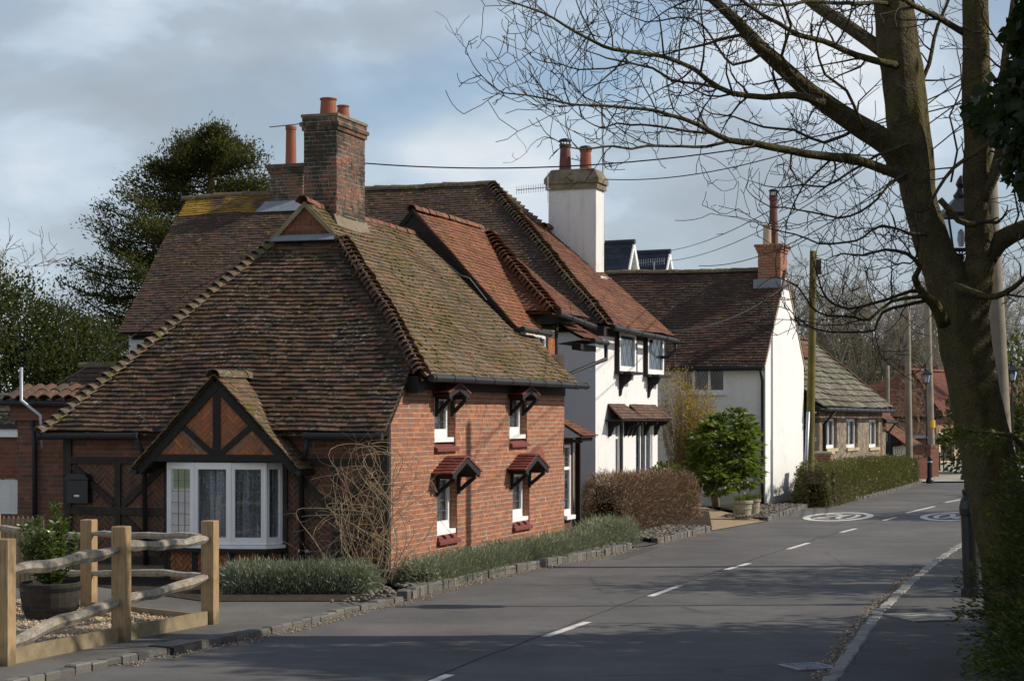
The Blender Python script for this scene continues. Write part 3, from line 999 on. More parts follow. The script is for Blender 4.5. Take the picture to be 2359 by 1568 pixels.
tag(stones('gutter_grit', P, rng.uniform(.004, .013, len(P)), M['gravel'], flat=.6), 'fine grit washed against the kerbs', 'grit', kind='stuff')

def roundel(c, az, flip):
    u = Vector((math.sin(R(az)), math.cos(R(az)), 0)); r = Vector((u.y, -u.x, 0))
    if flip:
        u, r = -u, -r
    c = Vector(c)
    z = .004
    def E(x, y): return c + r * x + u * y + Z * z
    mb = MB()
    n = 56
    ax, ay, th, thl = .78, 2.1, .17, .34
    for k in range(n):
        t0, t1 = 2 * math.pi * k / n, 2 * math.pi * (k + 1) / n
        mb.poly([E(ax * math.cos(t0), ay * math.sin(t0)), E(ax * math.cos(t1), ay * math.sin(t1)), E((ax - th) * math.cos(t1), (ay - thl) * math.sin(t1)), E((ax - th) * math.cos(t0), (ay - thl) * math.sin(t0))])
    def stroke(pts, wx=.065, wy=.14):
        for (x0, y0), (x1, y1) in zip(pts[:-1], pts[1:]):
            dx, dy = x1 - x0, (y1 - y0) * .46
            L = math.hypot(dx, dy) or 1
            nx, ny = -dy / L * wx, dx / L * wy
            mb.poly([E(x0 + nx, y0 + ny), E(x1 + nx, y1 + ny), E(x1 - nx, y1 - ny), E(x0 - nx, y0 - ny)])
    stroke([(-.42, .62), (-.38, .95), (-.24, 1.08), (-.10, .95), (-.06, .6), (-.12, .25), (-.40, -.75), (-.42, -1.0), (-.04, -1.0)])
    o_ = [(.23 + .18 * math.cos(t), 1.04 * math.sin(t)) for t in [2 * math.pi * k / 20 for k in range(21)]]
    stroke(o_)
    mb.build('speed_roundel', M['marking'], road)

cL = gnd(1932, 1189.5); roundel(cL, 19, False)
cR = gnd(2199, 1189.0); roundel(cR, 19, True)

# gully grates and slab
def grate(name, c, az, L, wd, label):
    t = thing(name, label, 'drain', c)
    fr = MB()
    u = Vector((math.cos(az), math.sin(az), 0)); v = Vector((-math.sin(az), math.cos(az), 0))
    z0 = Z * .004
    for (a, b, c_, d_) in ((-L/2, L/2, -wd/2, -wd/2 + .04), (-L/2, L/2, wd/2 - .04, wd/2), (-L/2, -L/2 + .04, -wd/2 + .04, wd/2 - .04), (L/2 - .04, L/2, -wd/2 + .04, wd/2 - .04)):
        fr.box(Vector(c) + u * a + v * c_ + z0, u * (b - a), v * (d_ - c_), Z * .012)
    fr.build('frame', M['lead'], t)
    b = MB()
    k = 7
    for i in range(k):
        x = -L/2 + .05 + (L - .1) * i / (k - 1)
        b.box(Vector(c) + u * (x - .012) + v * (-wd/2 + .04) + z0, u * .024, v * (wd - .08), Z * .009)
    b.build('bars', M['lead'], t)
    d = MB()
    d.box(Vector(c) + u * (-L/2 + .03) + v * (-wd/2 + .03) + Z * .001, u * (L - .06), v * (wd - .06), Z * .004)
    d.build('pit', M['room'], t)
g1 = gnd(1862, 1536); grate('drain_grate', g1, R(20), .42, .42, 'metal drain grate in the road by the right hand kerb')
g2 = gnd(432, 1501); g2.z = .0
t = thing('kerb_drain', 'dark storm drain inlet set into the stone kerb below the wooden fence', 'drain', g2)
mb = MB(); mb.abox(g2 + Vector((-.06, .02, 0.0)), .50, .15, .072, R(67)); mb.build('inlet', M['room'], t)
mb = MB(); mb.abox(g2 + Vector((-.13, .05, .072)), .56, .26, .015, R(67)); mb.build('cover', M['black_iron'], t)
sl_ = gnd(2150, 1421, .095)
mb = MB(); mb.abox(sl_ + Z * .002, .86, .8, .012, R(15)); o = mb.build('manhole_cover', M['pale_pave'], None, sl_)
tag(o, 'pale rectangular inspection cover set in the pavement on the right', 'manhole cover')

# loose stuff on the ground
P = np.concatenate([along(LK1[9:], 1300, .30, .15, .08), along(LK2, 800, .55, .42, .085), along(LK3, 900, .6, .5, .085), along(LK1[7:10], 60, .45, .2, .05)])
tag(stones('flint_cobbles', P, rng.uniform(.022, .052, len(P)), M['flint'], flat=.55), 'rounded flint cobbles edging the flower beds behind the kerb', 'cobbles', kind='stuff')
P = []
while len(P) < 9000:
    q = rng.uniform((-8, 16.4), (-3.2, 23.5))
    # inside the fence line
    def sidev(a, b): return (b.x - a.x) * (q[1] - a.y) - (b.y - a.y) * (q[0] - a.x)
    if sidev(FP1, FP3) > .06 and sidev(FP3, FP4) > .05 and q[1] < 24:
        P.append((q[0], q[1], .055))
P = np.array(P)
tag(stones('gravel', P, rng.uniform(.010, .024, len(P)), M['gravel'], flat=.8), 'golden loose gravel inside the wooden fence', 'gravel', kind='stuff')
P = np.concatenate([along(LK1[2:], 90, -.12, .12, .006), along(RK[3:8], 120, .15, .12, .006), along(LK2, 80, .5, .35, .10), along(LK4, 260, .4, .35, .07)])
D_ = unit(len(P)); D_[:, 2] *= .25
tag(leafmass('fallen_leaves', P, D_, rng.uniform(.025, .05, len(P)), rng.uniform(.015, .028, len(P)), M['deadleaf'], bend=.15), 'dead brown leaves lying in the gutters and beds', 'leaves', kind='stuff')

# ------------------------------------------------------------------ window, hood, gutter builders
def lead_bars(mb, pl, x0, x1, y0, y1, d, kind, nx=2, ny=4, w_=.009):
    if kind == 'grid':
        for i in range(1, nx):
            x = x0 + (x1 - x0) * i / nx
            mb.rect(pl, x - w_ / 2, x + w_ / 2, y0, y1, d, d + .005)
        for i in range(1, ny):
            y = y0 + (y1 - y0) * i / ny
            mb.rect(pl, x0, x1, y - w_ / 2, y + w_ / 2, d - .002, d + .003)
    elif kind == 'diamond':
        rc = [(x0, y0), (x1, y0), (x1, y1), (x0, y1)]
        sp = (x1 - x0) / nx; sl = 1.75
        H_ = y1 - y0
        for sg in (1, -1):
            k = -ny * 2
            while k < ny * 3:
                c = x0 + sp * k
                q = [(c, y0), (c + w_, y0), (c + w_ + sg * H_ / sl, y1), (c + sg * H_ / sl, y1)]
                cc = clip(q, rc)
                if cc:
                    mb.ppoly(pl, cc, d + (.002 if sg > 0 else 0), d + .005 + (.002 if sg > 0 else 0))
                k += 1

def window(parent, pl, x0, x1, y0, y1, d, fw=.055, mull=(), transom=(), lead=None, nx=2, ny=4, curtain='sides', fmat='white_paint', bot=None, th=.05, label=None):
    mb = MB()
    bot = fw if bot is None else bot
    mb.rect(pl, x0, x0 + fw, y0, y1, d - th, d)
    mb.rect(pl, x1 - fw, x1, y0, y1, d - th, d)
    mb.rect(pl, x0 + fw, x1 - fw, y1 - fw, y1, d - th, d - .002)
    mb.rect(pl, x0 + fw, x1 - fw, y0, y0 + bot, d - th, d - .002)
    xs = [x0 + fw] + [v for m in mull for v in (m - fw / 2, m + fw / 2)] + [x1 - fw]
    for m in mull:
        mb.rect(pl, m - fw / 2, m + fw / 2, y0 + bot, y1 - fw, d - th, d - .004)
    for ty in transom:
        mb.rect(pl, x0 + fw, x1 - fw, ty - fw / 2, ty + fw / 2, d - th, d - .006)
    f = mb.build('window', M[fmat], parent)
    if label: f['label'] = label
    ys = [y0 + bot] + [v for m in transom for v in (m - fw / 2, m + fw / 2)] + [y1 - fw]
    pn = MB(); ld = MB()
    for i in range(0, len(xs), 2):
        for j in range(0, len(ys), 2):
            pn.poly([pl.p(xs[i], ys[j], d - .03), pl.p(xs[i + 1], ys[j], d - .03), pl.p(xs[i + 1], ys[j + 1], d - .03), pl.p(xs[i], ys[j + 1], d - .03)])
            if lead:
                lead_bars(ld, pl, xs[i], xs[i + 1], ys[j], ys[j + 1], d - .029, lead, nx, ny)
    pn.build('pane', M['glass'], f)
    if lead:
        ld.build('leading', M['leadcame'], f)
    if curtain:
        def cloth(xa, xb, mat, amp=.02):
            c = MB(); n = max(6, int((xb - xa) / .03))
            P0 = [pl.p(xa + (xb - xa) * i / n, y0 + .02, d - .10 + amp * math.sin(i * 1.9 + xa * 7)) for i in range(n + 1)]
            P1 = [pl.p(xa + (xb - xa) * i / n, y1 - .02, d - .10 + amp * .6 * math.sin(i * 1.9 + xa * 7)) for i in range(n + 1)]
            c.add(P0 + P1, [(i, i + 1, n + 2 + i, n + 1 + i) for i in range(n)])
            c.build('curtain', mat, f)
        wdt = x1 - x0
        if curtain == 'sides':
            cloth(x0, x0 + wdt * .30, M['cloth']); cloth(x1 - wdt * .30, x1, M['cloth'])
        elif curtain == 'far':
            cloth(x1 - wdt * .34, x1, M['cloth'])
        elif curtain == 'full':
            cloth(x0, x1, M['cloth'], .03)
        elif curtain == 'lace':
            cloth(x0, x1, M['lace'], .03)
    return f

def gutter(parent, p, q, r=.055, drops=(), sag=.01):
    mb = MB()
    n = 10
    pts = [p + (q - p) * (i / n) + Z * wob(p + (q - p) * (i / n), sag) for i in range(n + 1)]
    mb.tube(pts, r, 8)
    k = max(2, int((q - p).length / .9))
    for i in range(k + 1):
        c = p + (q - p) * min(.985, max(.015, i / k)) + Z * wob(p + (q - p) * (i / k), sag)
        d = (q - p).normalized()
        mb.tube([c - d * .03, c + d * .03], r * 1.16, 8)
    return mb.build('gutter', M['gutter'], parent)

def pipe(parent, pts, r=.035, name='downpipe', mat='gutter'):
    mb = MB(); mb.tube(pts, r, 8)
    return mb.build(name, M[mat], parent, smooth=True)

def hood(parent, pl, xc, ztop, hw, drop, proj, steps=6, brk=.33):
    """small tiled gable hood over a window"""
    sg = MB(); rd = random.Random(int(xc * 100))
    for s_ in (-1, 1):
        for i in range(steps):
            xa = hw * i / steps; xb = hw * (i + 1.35) / steps
            za = ztop - drop * i / steps; zb = ztop - drop * (i + 1.0) / steps
            nt = 2
            for k in range(nt):
                d0 = proj * k / nt + .004; d1 = proj * (k + 1) / nt - .004
                j = rd.uniform(-.004, .004)
                pts = [(xc + s_ * xa, za + j), (xc + s_ * xb, zb + .012 + j), (xc + s_ * xb, zb - .012 + j), (xc + s_ * xa, za - .028 + j)]
                sg.ppoly(pl, pts, d0, d1)
    h = sg.build('window_hood', M['tile_hood'], parent)
    b = MB()
    for s_ in (-1, 1):
        e = (xc + s_ * hw * .94, ztop - drop * .94 - .075); t_ = (xc, ztop - .075)
        b.beam(pl, t_, e, .085, proj - .05, proj - .015)
        b.beam(pl, (t_[0], t_[1] - .0), (e[0], e[1] + .01), .05, .01, proj - .05)
        x = xc + s_ * hw * .70; zt = ztop - drop * .85 - .08
        q = Pl(pl.p(x - .03, 0, 0), pl.n, Z, -pl.e1)
        # bracket: upright, arm and a curved strut
        b.ppoly(q, [(0.0, zt - brk), (.05, zt - brk), (.05, zt), (0.0, zt)], -.06, 0)
        b.ppoly(q, [(.05, zt - .055), (proj * .92, zt - .055), (proj * .92, zt), (.05, zt)], -.058, -.002)
        b.beam(q, (.05, zt - brk + .07), (proj * .86, zt - .05), .06, -.055, -.005)
    b.build('bracket', M['timber'], h)
    return h

# ================================================================== the brick cottage
cot = thing('brick_cottage', 'red brick cottage with mossy tiled roof, timber gable over a bow window and brick chimney', 'cottage', K.P(0, 0))
ps, pf = K.side(0), K.front(0)
OPS = [(2.01, 3.00, 1.83, 2.72), (2.13, 3.09, .33, 1.42), (5.88, 6.91, 1.85, 2.76), (6.05, 7.07, .34, 1.36)]   # the bottom 16 cm hold the tile sill
LEN = 9.35
mb = MB()
mb.wall(ps, .75, LEN, -.3, 2.97, OPS, .17)
mb.poly([ps.p(0, -.3), ps.p(.75, -.3), ps.p(.75, 2.95), ps.p(0, 2.28)])
mb.wall(Pl(K.P(LEN, 0), K.V, Z, K.U), 0, .65, 0, 3.6)
wallm = mb.build('wall', M['mortar'], cot)
bk = MB()
bricks(bk, ps, [(0.0, -.28), (LEN, -.28), (LEN, 2.95), (.75, 2.95), (0, 2.27)], OPS, seed=3, d=.003, joint=.0105)
bk.build('brickwork', M['brick'], wallm)
# reveal bricks (far jamb of each opening)
for o in OPS:
    rv = MB()
    q = Pl(ps.p(o[1], 0, 0), -ps.n, Z, -ps.e1)
    bricks(rv, q, [(.0, o[2]), (.16, o[2]), (.16, o[3]), (.0, o[3])], seed=int(o[0] * 9), flat=.002)
    rv.build('reveal_brickwork', M['brick'], wallm)
# arch of bricks on edge beside the lower right hood
ar = MB()
for i in range(12):
    t0 = -1 + 2 * i / 11
    x = 7.55 + t0 * .42
    z = 1.52 + .11 * (1 - t0 * t0)
    ar.rect(ps, x - .03, x + .03, z, z + .19, .0, .010)
ar.build('brick_arch', M['brick'], wallm)

for i, o in enumerate(OPS):
    f = window(cot, ps, o[0] + .01, o[1] - .01, o[2] + .19, o[3], -.125, fw=.095, lead='grid', nx=2, ny=4, curtain='full', bot=.14,
               mull=(), label=None)
    s_ = MB()
    q = Pl(ps.p(o[0] + .01, o[2] + .195, -.14), ps.e1, ps.n, Z)
    s_.rect(q, 0, o[1] - o[0] - .02, 0, .12, -.075, 0)
    s_.build('sill', M['white_paint'], f)
    t_ = MB()
    q = Pl(ps.p(o[0], o[2] + .12, -.14), ps.n, Z, -ps.e1)
    t_.ppoly(q, [(0, .0), (.0, -.04), (.185, -.15), (.205, -.15), (.205, -.10), (.19, -.09)], -(o[1] - o[0]) - .02, .02)
    if i % 2:
        for xx in (.0, .36, .72):
            t_.ppoly(q, [(0, .05), (.0, -.0), (.175, -.08), (.17, -.03)], -(xx + .20) * (o[1] - o[0]), -xx * (o[1] - o[0]))
    t_.build('tile_sill', M['tile_hood'], f)
for (xc, zt, hw, dr, pj) in ((2.42, 2.90, .52, .15, .30), (2.60, 1.73, .71, .27, .36), (6.27, 2.92, .52, .15, .30), (6.47, 1.70, .74, .27, .36)):
    hood(cot, ps, xc, zt, hw, dr, pj)

# --- roofs
def slope(fr, kind, base, z0, tan_):
    """kind 'front': rises with a from base; 'side': rises with b from base. returns (o, e, s, cos)"""
    ang = math.atan(tan_)
    if kind == 'front':
        return fr.P(base, 0, z0), fr.V, (fr.U * math.cos(ang) + Z * math.sin(ang)), math.cos(ang)
    return fr.P(0, base, z0), fr.U, (fr.V * math.cos(ang) + Z * math.sin(ang)), math.cos(ang)

def roof(parent, fr, kind, base, z0, tan_, pts, mat, extra=(), **kw):
    """pts: (along, plan distance up from base)"""
    o, e, s_, c = slope(fr, kind, base, z0, tan_)
    mb = MB()
    tiles(mb, o, e, s_, [(x, y / c) for x, y in pts], **kw)
    for q in extra:
        tiles(mb, o, e, s_, [(x, y / c) for x, y in q], **kw)
    return mb.build('roof', M[mat], parent)

TF, TS = .919, .983
rf = roof(cot, K, 'front', -.30, 2.11, TF, [(-.08, 0), (5.72, 0), (3.28, 3.58), (2.22, 3.58), (-.08, 1.22)], 'tile_dark', seed=11, g=.105, lift=.034, sag=.05)
rs = roof(cot, K, 'side', -.34, 2.96, TS, [(.66, 0), (9.45, 0), (9.45, 3.09), (3.63, 3.09)], 'tile_olive', seed=12, g=.105, lift=.022, sag=.06, extra=[[(3.10, 2.54), (3.63, 3.09), (3.10, 3.09)]])
mb = MB()
mb.poly([K.P(-.3, 5.72, 2.08), K.P(3.28, 3.28, 5.38), K.P(3.15, 2.75, 5.93), K.P(3.15, 5.72, 2.08)])
mb.poly([K.P(3.15, 2.75, 5.93), K.P(12, 2.75, 5.93), K.P(12, 5.72, 2.08), K.P(3.15, 5.72, 2.08)])
mb.build('roof', M['tile_dark'], cot)
# bonnet hips
mb = MB()
hp = [K.P(.62, -.30, 3.02), K.P(1.7, .62, 3.98), K.P(2.5, 1.42, 4.72), K.P(3.22, 2.14, 5.40)]
nr = (Z + (-K.U) * .5 + (-K.V) * .5).normalized()
for i in range(3):
    arch_tiles(mb, hp[i] - nr * .05, hp[i + 1] - nr * .05, r=.122, seg=.132, up=nr, taper=1.2, lift=.028, seed=20 + i, span=.92)
mb.build('hip_tiles', M['bonnet'], rf)
mb = MB()
nl = (Z + (-K.U) * .5 + K.V * .5).normalized()
arch_tiles(mb, K.P(-.32, 5.70, 2.13) - nl * .05, K.P(3.22, 3.30, 5.40) - nl * .05, r=.115, seg=.16, up=nl, taper=1.2, lift=.04, seed=24, span=.9)
mb.build('hip_tiles', M['bonnet_mossy'], rf)
# ridge with sag
mb = MB()
arch_tiles(mb, K.P(2.98, 2.75, 6.0), K.P(3.78, 2.75, 5.93), r=.115, seg=.2, seed=30)
mb.build('ridge_tiles', M['ridge_red'], rs); mb = MB()
arch_tiles(mb, K.P(4.95, 2.75, 5.93), K.P(8.3, 2.75, 5.93), r=.105, seg=.3, seed=31, sag=.03)
mb.build('ridge_tiles', M['ridge_red'], rs)
# gablet
pg = K.front(3.16)
mb = MB()
for i in range(5):
    z0 = 5.42 + i * .1; hwid = max(.03, .5 - i * .1)
    k = max(1, round(hwid * 2 / .2))
    for j in range(k):
        x = 2.75 - hwid + 2 * hwid * j / k
        mb.ppoly(pg, clip([(x + .003, z0), (x + 2 * hwid / k - .003, z0), (x + 2 * hwid / k - .003, z0 + .097), (x + .003, z0 + .097)], [(2.2, 5.40), (3.3, 5.40), (2.75, 5.95)]) or [(x, z0), (x + .01, z0), (x, z0 + .01)], 0, .022 - .0 * i)
mb.ppoly(pg, [(2.2, 5.40), (3.3, 5.40), (2.75, 5.95)], -.03, -.004)
gb = mb.build('gablet', M['tile_rust'], cot)
mb = MB()
mb.beam(pg, (2.13, 5.36), (2.77, 5.99), .075, .03, .09); mb.beam(pg, (3.37, 5.36), (2.73, 5.99), .075, .03, .088)
mb.build('bargeboard', M['wood_green'], gb)
mb = MB()
q = Pl(K.P(3.1, 0, 5.36), K.V, (K.U * .735 + Z * .678), (-K.U * .678 + Z * .735))
mb.ppoly(q, [(2.16, -.09), (3.34, -.09), (3.28, .06), (2.22, .06)], .055, .07)
mb.build('flashing', M['lead'], gb)

# chimney
def chimney(parent, fr, a0, a1, b0, b1, z0, z1, corb=(.03, .06, .03), mat='brick_chimney', mor='mortar_chimney', seed=5, name='chimney'):
    mb = MB()
    mb.frbox(fr, a0, a1, b0, b1, z0, z1)
    z = z1
    for i, c in enumerate(corb):
        mb.frbox(fr, a0 - c, a1 + c, b0 - c, b1 + c, z, z + .072)
        z += .075
    ch = mb.build(name, M[mor], parent)
    bk = MB()
    for (pl_, x0, x1) in ((Pl(fr.P(a0, 0), fr.V, Z, -fr.U), b0, b1), (Pl(fr.P(0, b0), fr.U, Z, -fr.V), a0, a1)):
        bricks(bk, pl_, [(x0, z0), (x1, z0), (x1, z1), (x0, z1)], seed=seed, d=.007)
        for i, c in enumerate(corb):
            q = Pl(pl_.o + pl_.n * c, pl_.e1, Z, pl_.n)
            bricks(bk, q, [(x0 - c, z1 + .075 * i), (x1 + c, z1 + .075 * i), (x1 + c, z1 + .075 * i + .073), (x0 - c, z1 + .075 * i + .073)], seed=seed + i + 1, d=.005)
    bk.build('brickwork', M[mat], ch)
    return ch, z

def pot(ch, c, h, r0, r1, mat='pot', cowl=None):
    mb = MB()
    mb.lathe(c, [(r0 * 1.02, -.02), (r0, .03), (r1, h * .82), (r1, h * .9), (r1 * 1.1, h * .91), (r1 * 1.13, h * .97), (r1 * 1.08, h), (r1 * .85, h), (r1 * .8, h * .85)], 20)
    p = mb.build('chimney_pot', M[mat], ch, smooth=False)
    if cowl:
        q = MB()
        c = Vector(c)
        for k in range(10):
            t_ = k * math.pi * 2 / 10
            e = Vector((math.cos(t_), math.sin(t_), 0)) * r1 * .95
            q.tube([c + e + Z * h, c + e + Z * (h + cowl * .7)], .010, 4)
        q.lathe(c + Z * (h + cowl * .68), [(r1 * 1.3, 0), (r1 * 1.25, .02), (r1 * .9, .05), (.02, .07)], 14)
        q.lathe(c + Z * (h - .01), [(r1 * 1.22, 0), (r1 * 1.22, .025), (r1 * .8, .03)], 14)
        q.build('cowl', M['black_iron' if mat != 'pot_dark2' else 'pot'], p)
    return p

ch1, zt = chimney(cot, K, 3.75, 5.02, 2.45, 3.06, 5.5, 7.32, (.03, .06, .025), seed=5)
mb = MB(); mb.frbox(K, 3.70, 5.06, 2.40, 3.10, 7.55, 7.60); mb.build('mortar_cap', M['stone_cap'], ch1)
pot(ch1, K.P(4.07, 2.74, 7.60), .32, .150, .135)
pot(ch1, K.P(4.72, 2.74, 7.60), .30, .125, .100)
mb = MB(); mb.prism([K.P(3.66, 2.30, 5.42), K.P(3.66, 2.455, 5.42), K.P(3.66, 2.455, 5.86)], K.U * 1.45); mb.build('mortar_fillet', M['mortar_dark'], ch1)

# front wall with timber frame
mb = MB()
mb.wall(pf, 0, 5.5, -.3, 2.3, [(1.86, 3.52, .40, 1.62)], .1, d=-.03)
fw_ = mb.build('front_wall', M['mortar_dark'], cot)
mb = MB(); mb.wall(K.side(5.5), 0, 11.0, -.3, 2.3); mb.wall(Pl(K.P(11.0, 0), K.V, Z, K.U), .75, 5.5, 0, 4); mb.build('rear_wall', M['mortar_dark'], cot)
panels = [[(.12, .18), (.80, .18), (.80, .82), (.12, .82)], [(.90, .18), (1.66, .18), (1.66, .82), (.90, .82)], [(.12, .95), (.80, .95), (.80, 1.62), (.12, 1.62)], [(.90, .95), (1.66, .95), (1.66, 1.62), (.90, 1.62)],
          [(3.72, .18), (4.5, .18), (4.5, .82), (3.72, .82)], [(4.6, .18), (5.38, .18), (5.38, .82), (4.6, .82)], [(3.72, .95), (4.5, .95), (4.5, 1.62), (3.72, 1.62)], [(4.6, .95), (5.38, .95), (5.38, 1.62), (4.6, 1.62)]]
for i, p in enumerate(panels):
    hb = MB(); herring(hb, K.front(.03), p, seed=i); hb.build('herringbone_panel', M['brick_herring_shaded'], fw_)
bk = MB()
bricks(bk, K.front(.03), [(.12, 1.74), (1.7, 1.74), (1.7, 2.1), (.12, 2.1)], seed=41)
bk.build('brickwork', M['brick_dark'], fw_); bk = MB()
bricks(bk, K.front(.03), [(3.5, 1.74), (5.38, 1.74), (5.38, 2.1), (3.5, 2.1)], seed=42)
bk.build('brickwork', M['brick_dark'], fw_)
T = MB()
for b0, b1, z0, z1 in ((-.01, .11, 0, 2.2), (.80, .90, .18, 1.62), (1.64, 1.74, .0, 2.2), (3.64, 3.73, 0, 2.2), (4.5, 4.6, .18, 1.62), (5.38, 5.52, 0, 2.2)):
    T.rect(pf, b0, b1, z0 - (.3 if z0 < .1 else 0), z1, -.05, .02)
for z0, z1 in ((.06, .18), (.82, .94), (1.62, 1.73), (2.08, 2.22)):
    for b0, b1 in ((.11, 1.64), (3.73, 5.38)):
        T.rect(pf, b0, b1, z0, z1, -.05, .016)
for p, q in (((.12, 1.58), (.8, .98)), ((.95, .98), (1.6, 1.58)), ((.15, .8), (.78, .22)), ((4.62, .98), (5.36, 1.58)), ((3.76, 1.58), (4.46, .98)), ((3.78, .22), (4.46, .78))):
    T.beam(pf, p, q, .10, -.05, .012)
T.build('timber_frame', M['timber_grey'], fw_)
# corner post seen from the road side and eave beam
mb = MB()
mb.rect(ps, 0.0, .09, .02, 2.25, .004, .018)
mb.rect(ps, .76, LEN - .02, 2.78, 2.95, .006, .03)
mb.frbox(K, .70, 1.0, -.22, -.03, 2.72, 2.98)
mb.build('eaves_beam', M['timber'], cot)
gutter(cot, K.P(.78, -.40, 2.95), K.P(9.62, -.40, 2.98), .06)
gutter(cot, K.P(-.36, -.05, 2.06), K.P(-.36, 1.2, 2.06), .05)
gutter(cot, K.P(-.36, 4.0, 2.06), K.P(-.36, 5.75, 2.05), .05)
pipe(cot, [K.P(-.36, 1.15, 2.02), K.P(-.36, 1.18, 1.78), K.P(-.10, 1.36, 1.66), K.P(-.07, 1.36, .05)], .042)
pipe(cot, [K.P(-.36, 4.02, 2.02), K.P(-.12, 4.02, 1.75), K.P(-.07, 4.02, .05)], .040)
pipe(cot, [K.P(-.75, .75, .10), K.P(-.75, -.35, .09)], .055, 'drain_pipe')

# bow window
bw = [(1.70, .0), (1.86, .30), (2.38, .44), (3.00, .44), (3.52, .30), (3.68, .0)]
bz0, bz1 = .42, 1.66
fm, pn, ld, cu = MB(), MB(), MB(), MB()
for i in range(5):
    p, q = K.P(-bw[i][1], bw[i][0]), K.P(-bw[i + 1][1], bw[i + 1][0])
    e = (q - p).normalized(); L = (q - p).length
    n_ = Vector((e.y, -e.x, 0))
    if n_.dot(-K.U) < 0: n_ = -n_
    pl_ = Pl(p, e, Z, n_)
    w0 = .07
    fm.rect(pl_, 0, w0, bz0, bz1, -.05, .0); fm.rect(pl_, L - w0, L, bz0, bz1, -.05, 0)
    fm.rect(pl_, w0, L - w0, bz0, bz0 + .11, -.05, -.002); fm.rect(pl_, w0, L - w0, bz1 - .10, bz1, -.05, -.002)
    fm.tube([pl_.p(0, bz0, -.02), pl_.p(0, bz1, -.02)], .03, 8)
    pn.poly([pl_.p(w0, bz0 + .11, -.03), pl_.p(L - w0, bz0 + .11, -.03), pl_.p(L - w0, bz1 - .1, -.03), pl_.p(w0, bz1 - .1, -.03)])
    if L > .4 and i != 2 or L <= .4:
        lead_bars(ld, pl_, w0, L - w0, bz0 + .11, bz1 - .1, -.029, 'grid', 3 if L > .4 else 2, 6, .008)
    n = 14
    P0 = [pl_.p(L * k / n, bz0 + .05, -.12 + .02 * math.sin(k * 2.1 + i)) for k in range(n + 1)]
    P1 = [v + Z * (bz1 - bz0 - .1) for v in P0]
    cu.add(P0 + P1, [(k, k + 1, n + 2 + k, n + 1 + k) for k in range(n)])
bowf = fm.build('bow_window', M['white_paint'], cot)
bowf['label'] = 'white five-light bow window with lace curtains'
pn.build('pane', M['glass'], bowf)
ld.build('leading', M['leadcame'], bowf)
cu.build('curtain', M['lace'], bowf)
def bowpoly(off, z):
    return [K.P(-y - (off if 0 < i < 5 else 0), x + (off if i > 2 else -off) * (.6 if 0 < i < 5 else 1), z) for i, (x, y) in enumerate(bw)]
sm = MB()
sm.prism(bowpoly(.05, bz0 - .055), Z * .05); sm.build('sill', M['white_paint'], bowf)
sm = MB(); sm.prism(bowpoly(.07, bz0 - .12), Z * .06); sm.build('sill_timber', M['timber'], bowf)
sm = MB(); sm.prism(bowpoly(-.005, bz1 + .0), Z * .04); sm.build('head', M['timber'], bowf)
# panel wall below the bow
bm, bt, bh_ = MB(), MB(), MB()
for i in range(5):
    p, q = K.P(-bw[i][1] * .9, bw[i][0]), K.P(-bw[i + 1][1] * .9, bw[i + 1][0])
    e = (q - p).normalized(); L = (q - p).length
    n_ = Vector((e.y, -e.x, 0))
    if n_.dot(-K.U) < 0: n_ = -n_
    pl_ = Pl(p, e, Z, n_)
    bm.rect(pl_, 0, L, -.3, bz0 - .12, -.08, -.012)
    bt.rect(pl_, 0, .05, -.3, bz0 - .12, -.06, .016); bt.rect(pl_, L - .05, L, -.3, bz0 - .12, -.06, .018)
    herring(bh_, pl_, [(.05, -.2), (L - .05, -.2), (L - .05, bz0 - .13), (.05, bz0 - .13)], seed=60 + i)
bwl = bm.build('bow_plinth', M['mortar_dark'], cot)
bh_.build('herringbone_panel', M['brick_herring'], bwl); bt.build('timber_frame', M['timber'], bwl)

# timbered gable over the bow window
ga = .46
pgf = K.front(-ga)
bx, hw, zb, zap = 2.60, 1.38, 1.56, 2.96
gm = MB()
gm.ppoly(pgf, [(bx - hw + .12, zb + .12), (bx + hw - .12, zb + .12), (bx, zap - .06)], -.10, -.02)
gw = gm.build('porch_gable', M['mortar_dark'], cot)
hb = MB()
tie = 1.73
apx = zap - .20
for pg_ in ([(bx + .06, tie + .07), (bx + .06, apx - .06), (bx + .50, tie + .52)], [(bx + .06, tie + .07), (bx + .50, tie + .52), (bx + .58, tie + .44), (bx + .16, tie + .03)],
            [(bx + .22, tie + .04), (bx + .62, tie + .42), (bx + .98, tie + .04)],):
    for s_ in (1, -1):
        hb = MB(); herring(hb, Pl(pgf.p(0, 0, -.018), pgf.e1, pgf.e2, pgf.n), [(bx + s_ * (x - bx), y) for x, y in pg_], seed=int(s_ * 7 + 70), bl=.20, bh=.066)
        hb.build('herringbone_panel', M['brick_herring'], gw)
T = MB()
for s_ in (1, -1):
    T.beam(pgf, (bx, zap - .10), (bx + s_ * (hw - .04), zb - .02), .17, -.06, .02 + .003 * s_)
    T.beam(pgf, (bx + s_ * .05, tie + .05), (bx + s_ * .60, tie + .50), .085, -.05, .008)
    T.prism([K.P(-.02, bx + s_ * 1.14, 1.55), K.P(-.02, bx + s_ * 1.14, 1.68), K.P(-ga, bx + s_ * 1.14, 1.68), K.P(-ga, bx + s_ * 1.14, 1.58)], K.V * (.09 * s_))
T.rect(pgf, bx - .06, bx + .06, tie - .02, zap - .12, -.05, .012)
T.rect(pgf, bx - hw + .14, bx + hw - .14, tie - .055, tie + .055, -.055, .015)
T.build('timber_frame', M['timber'], gw)
tn = (zap - zb) / hw
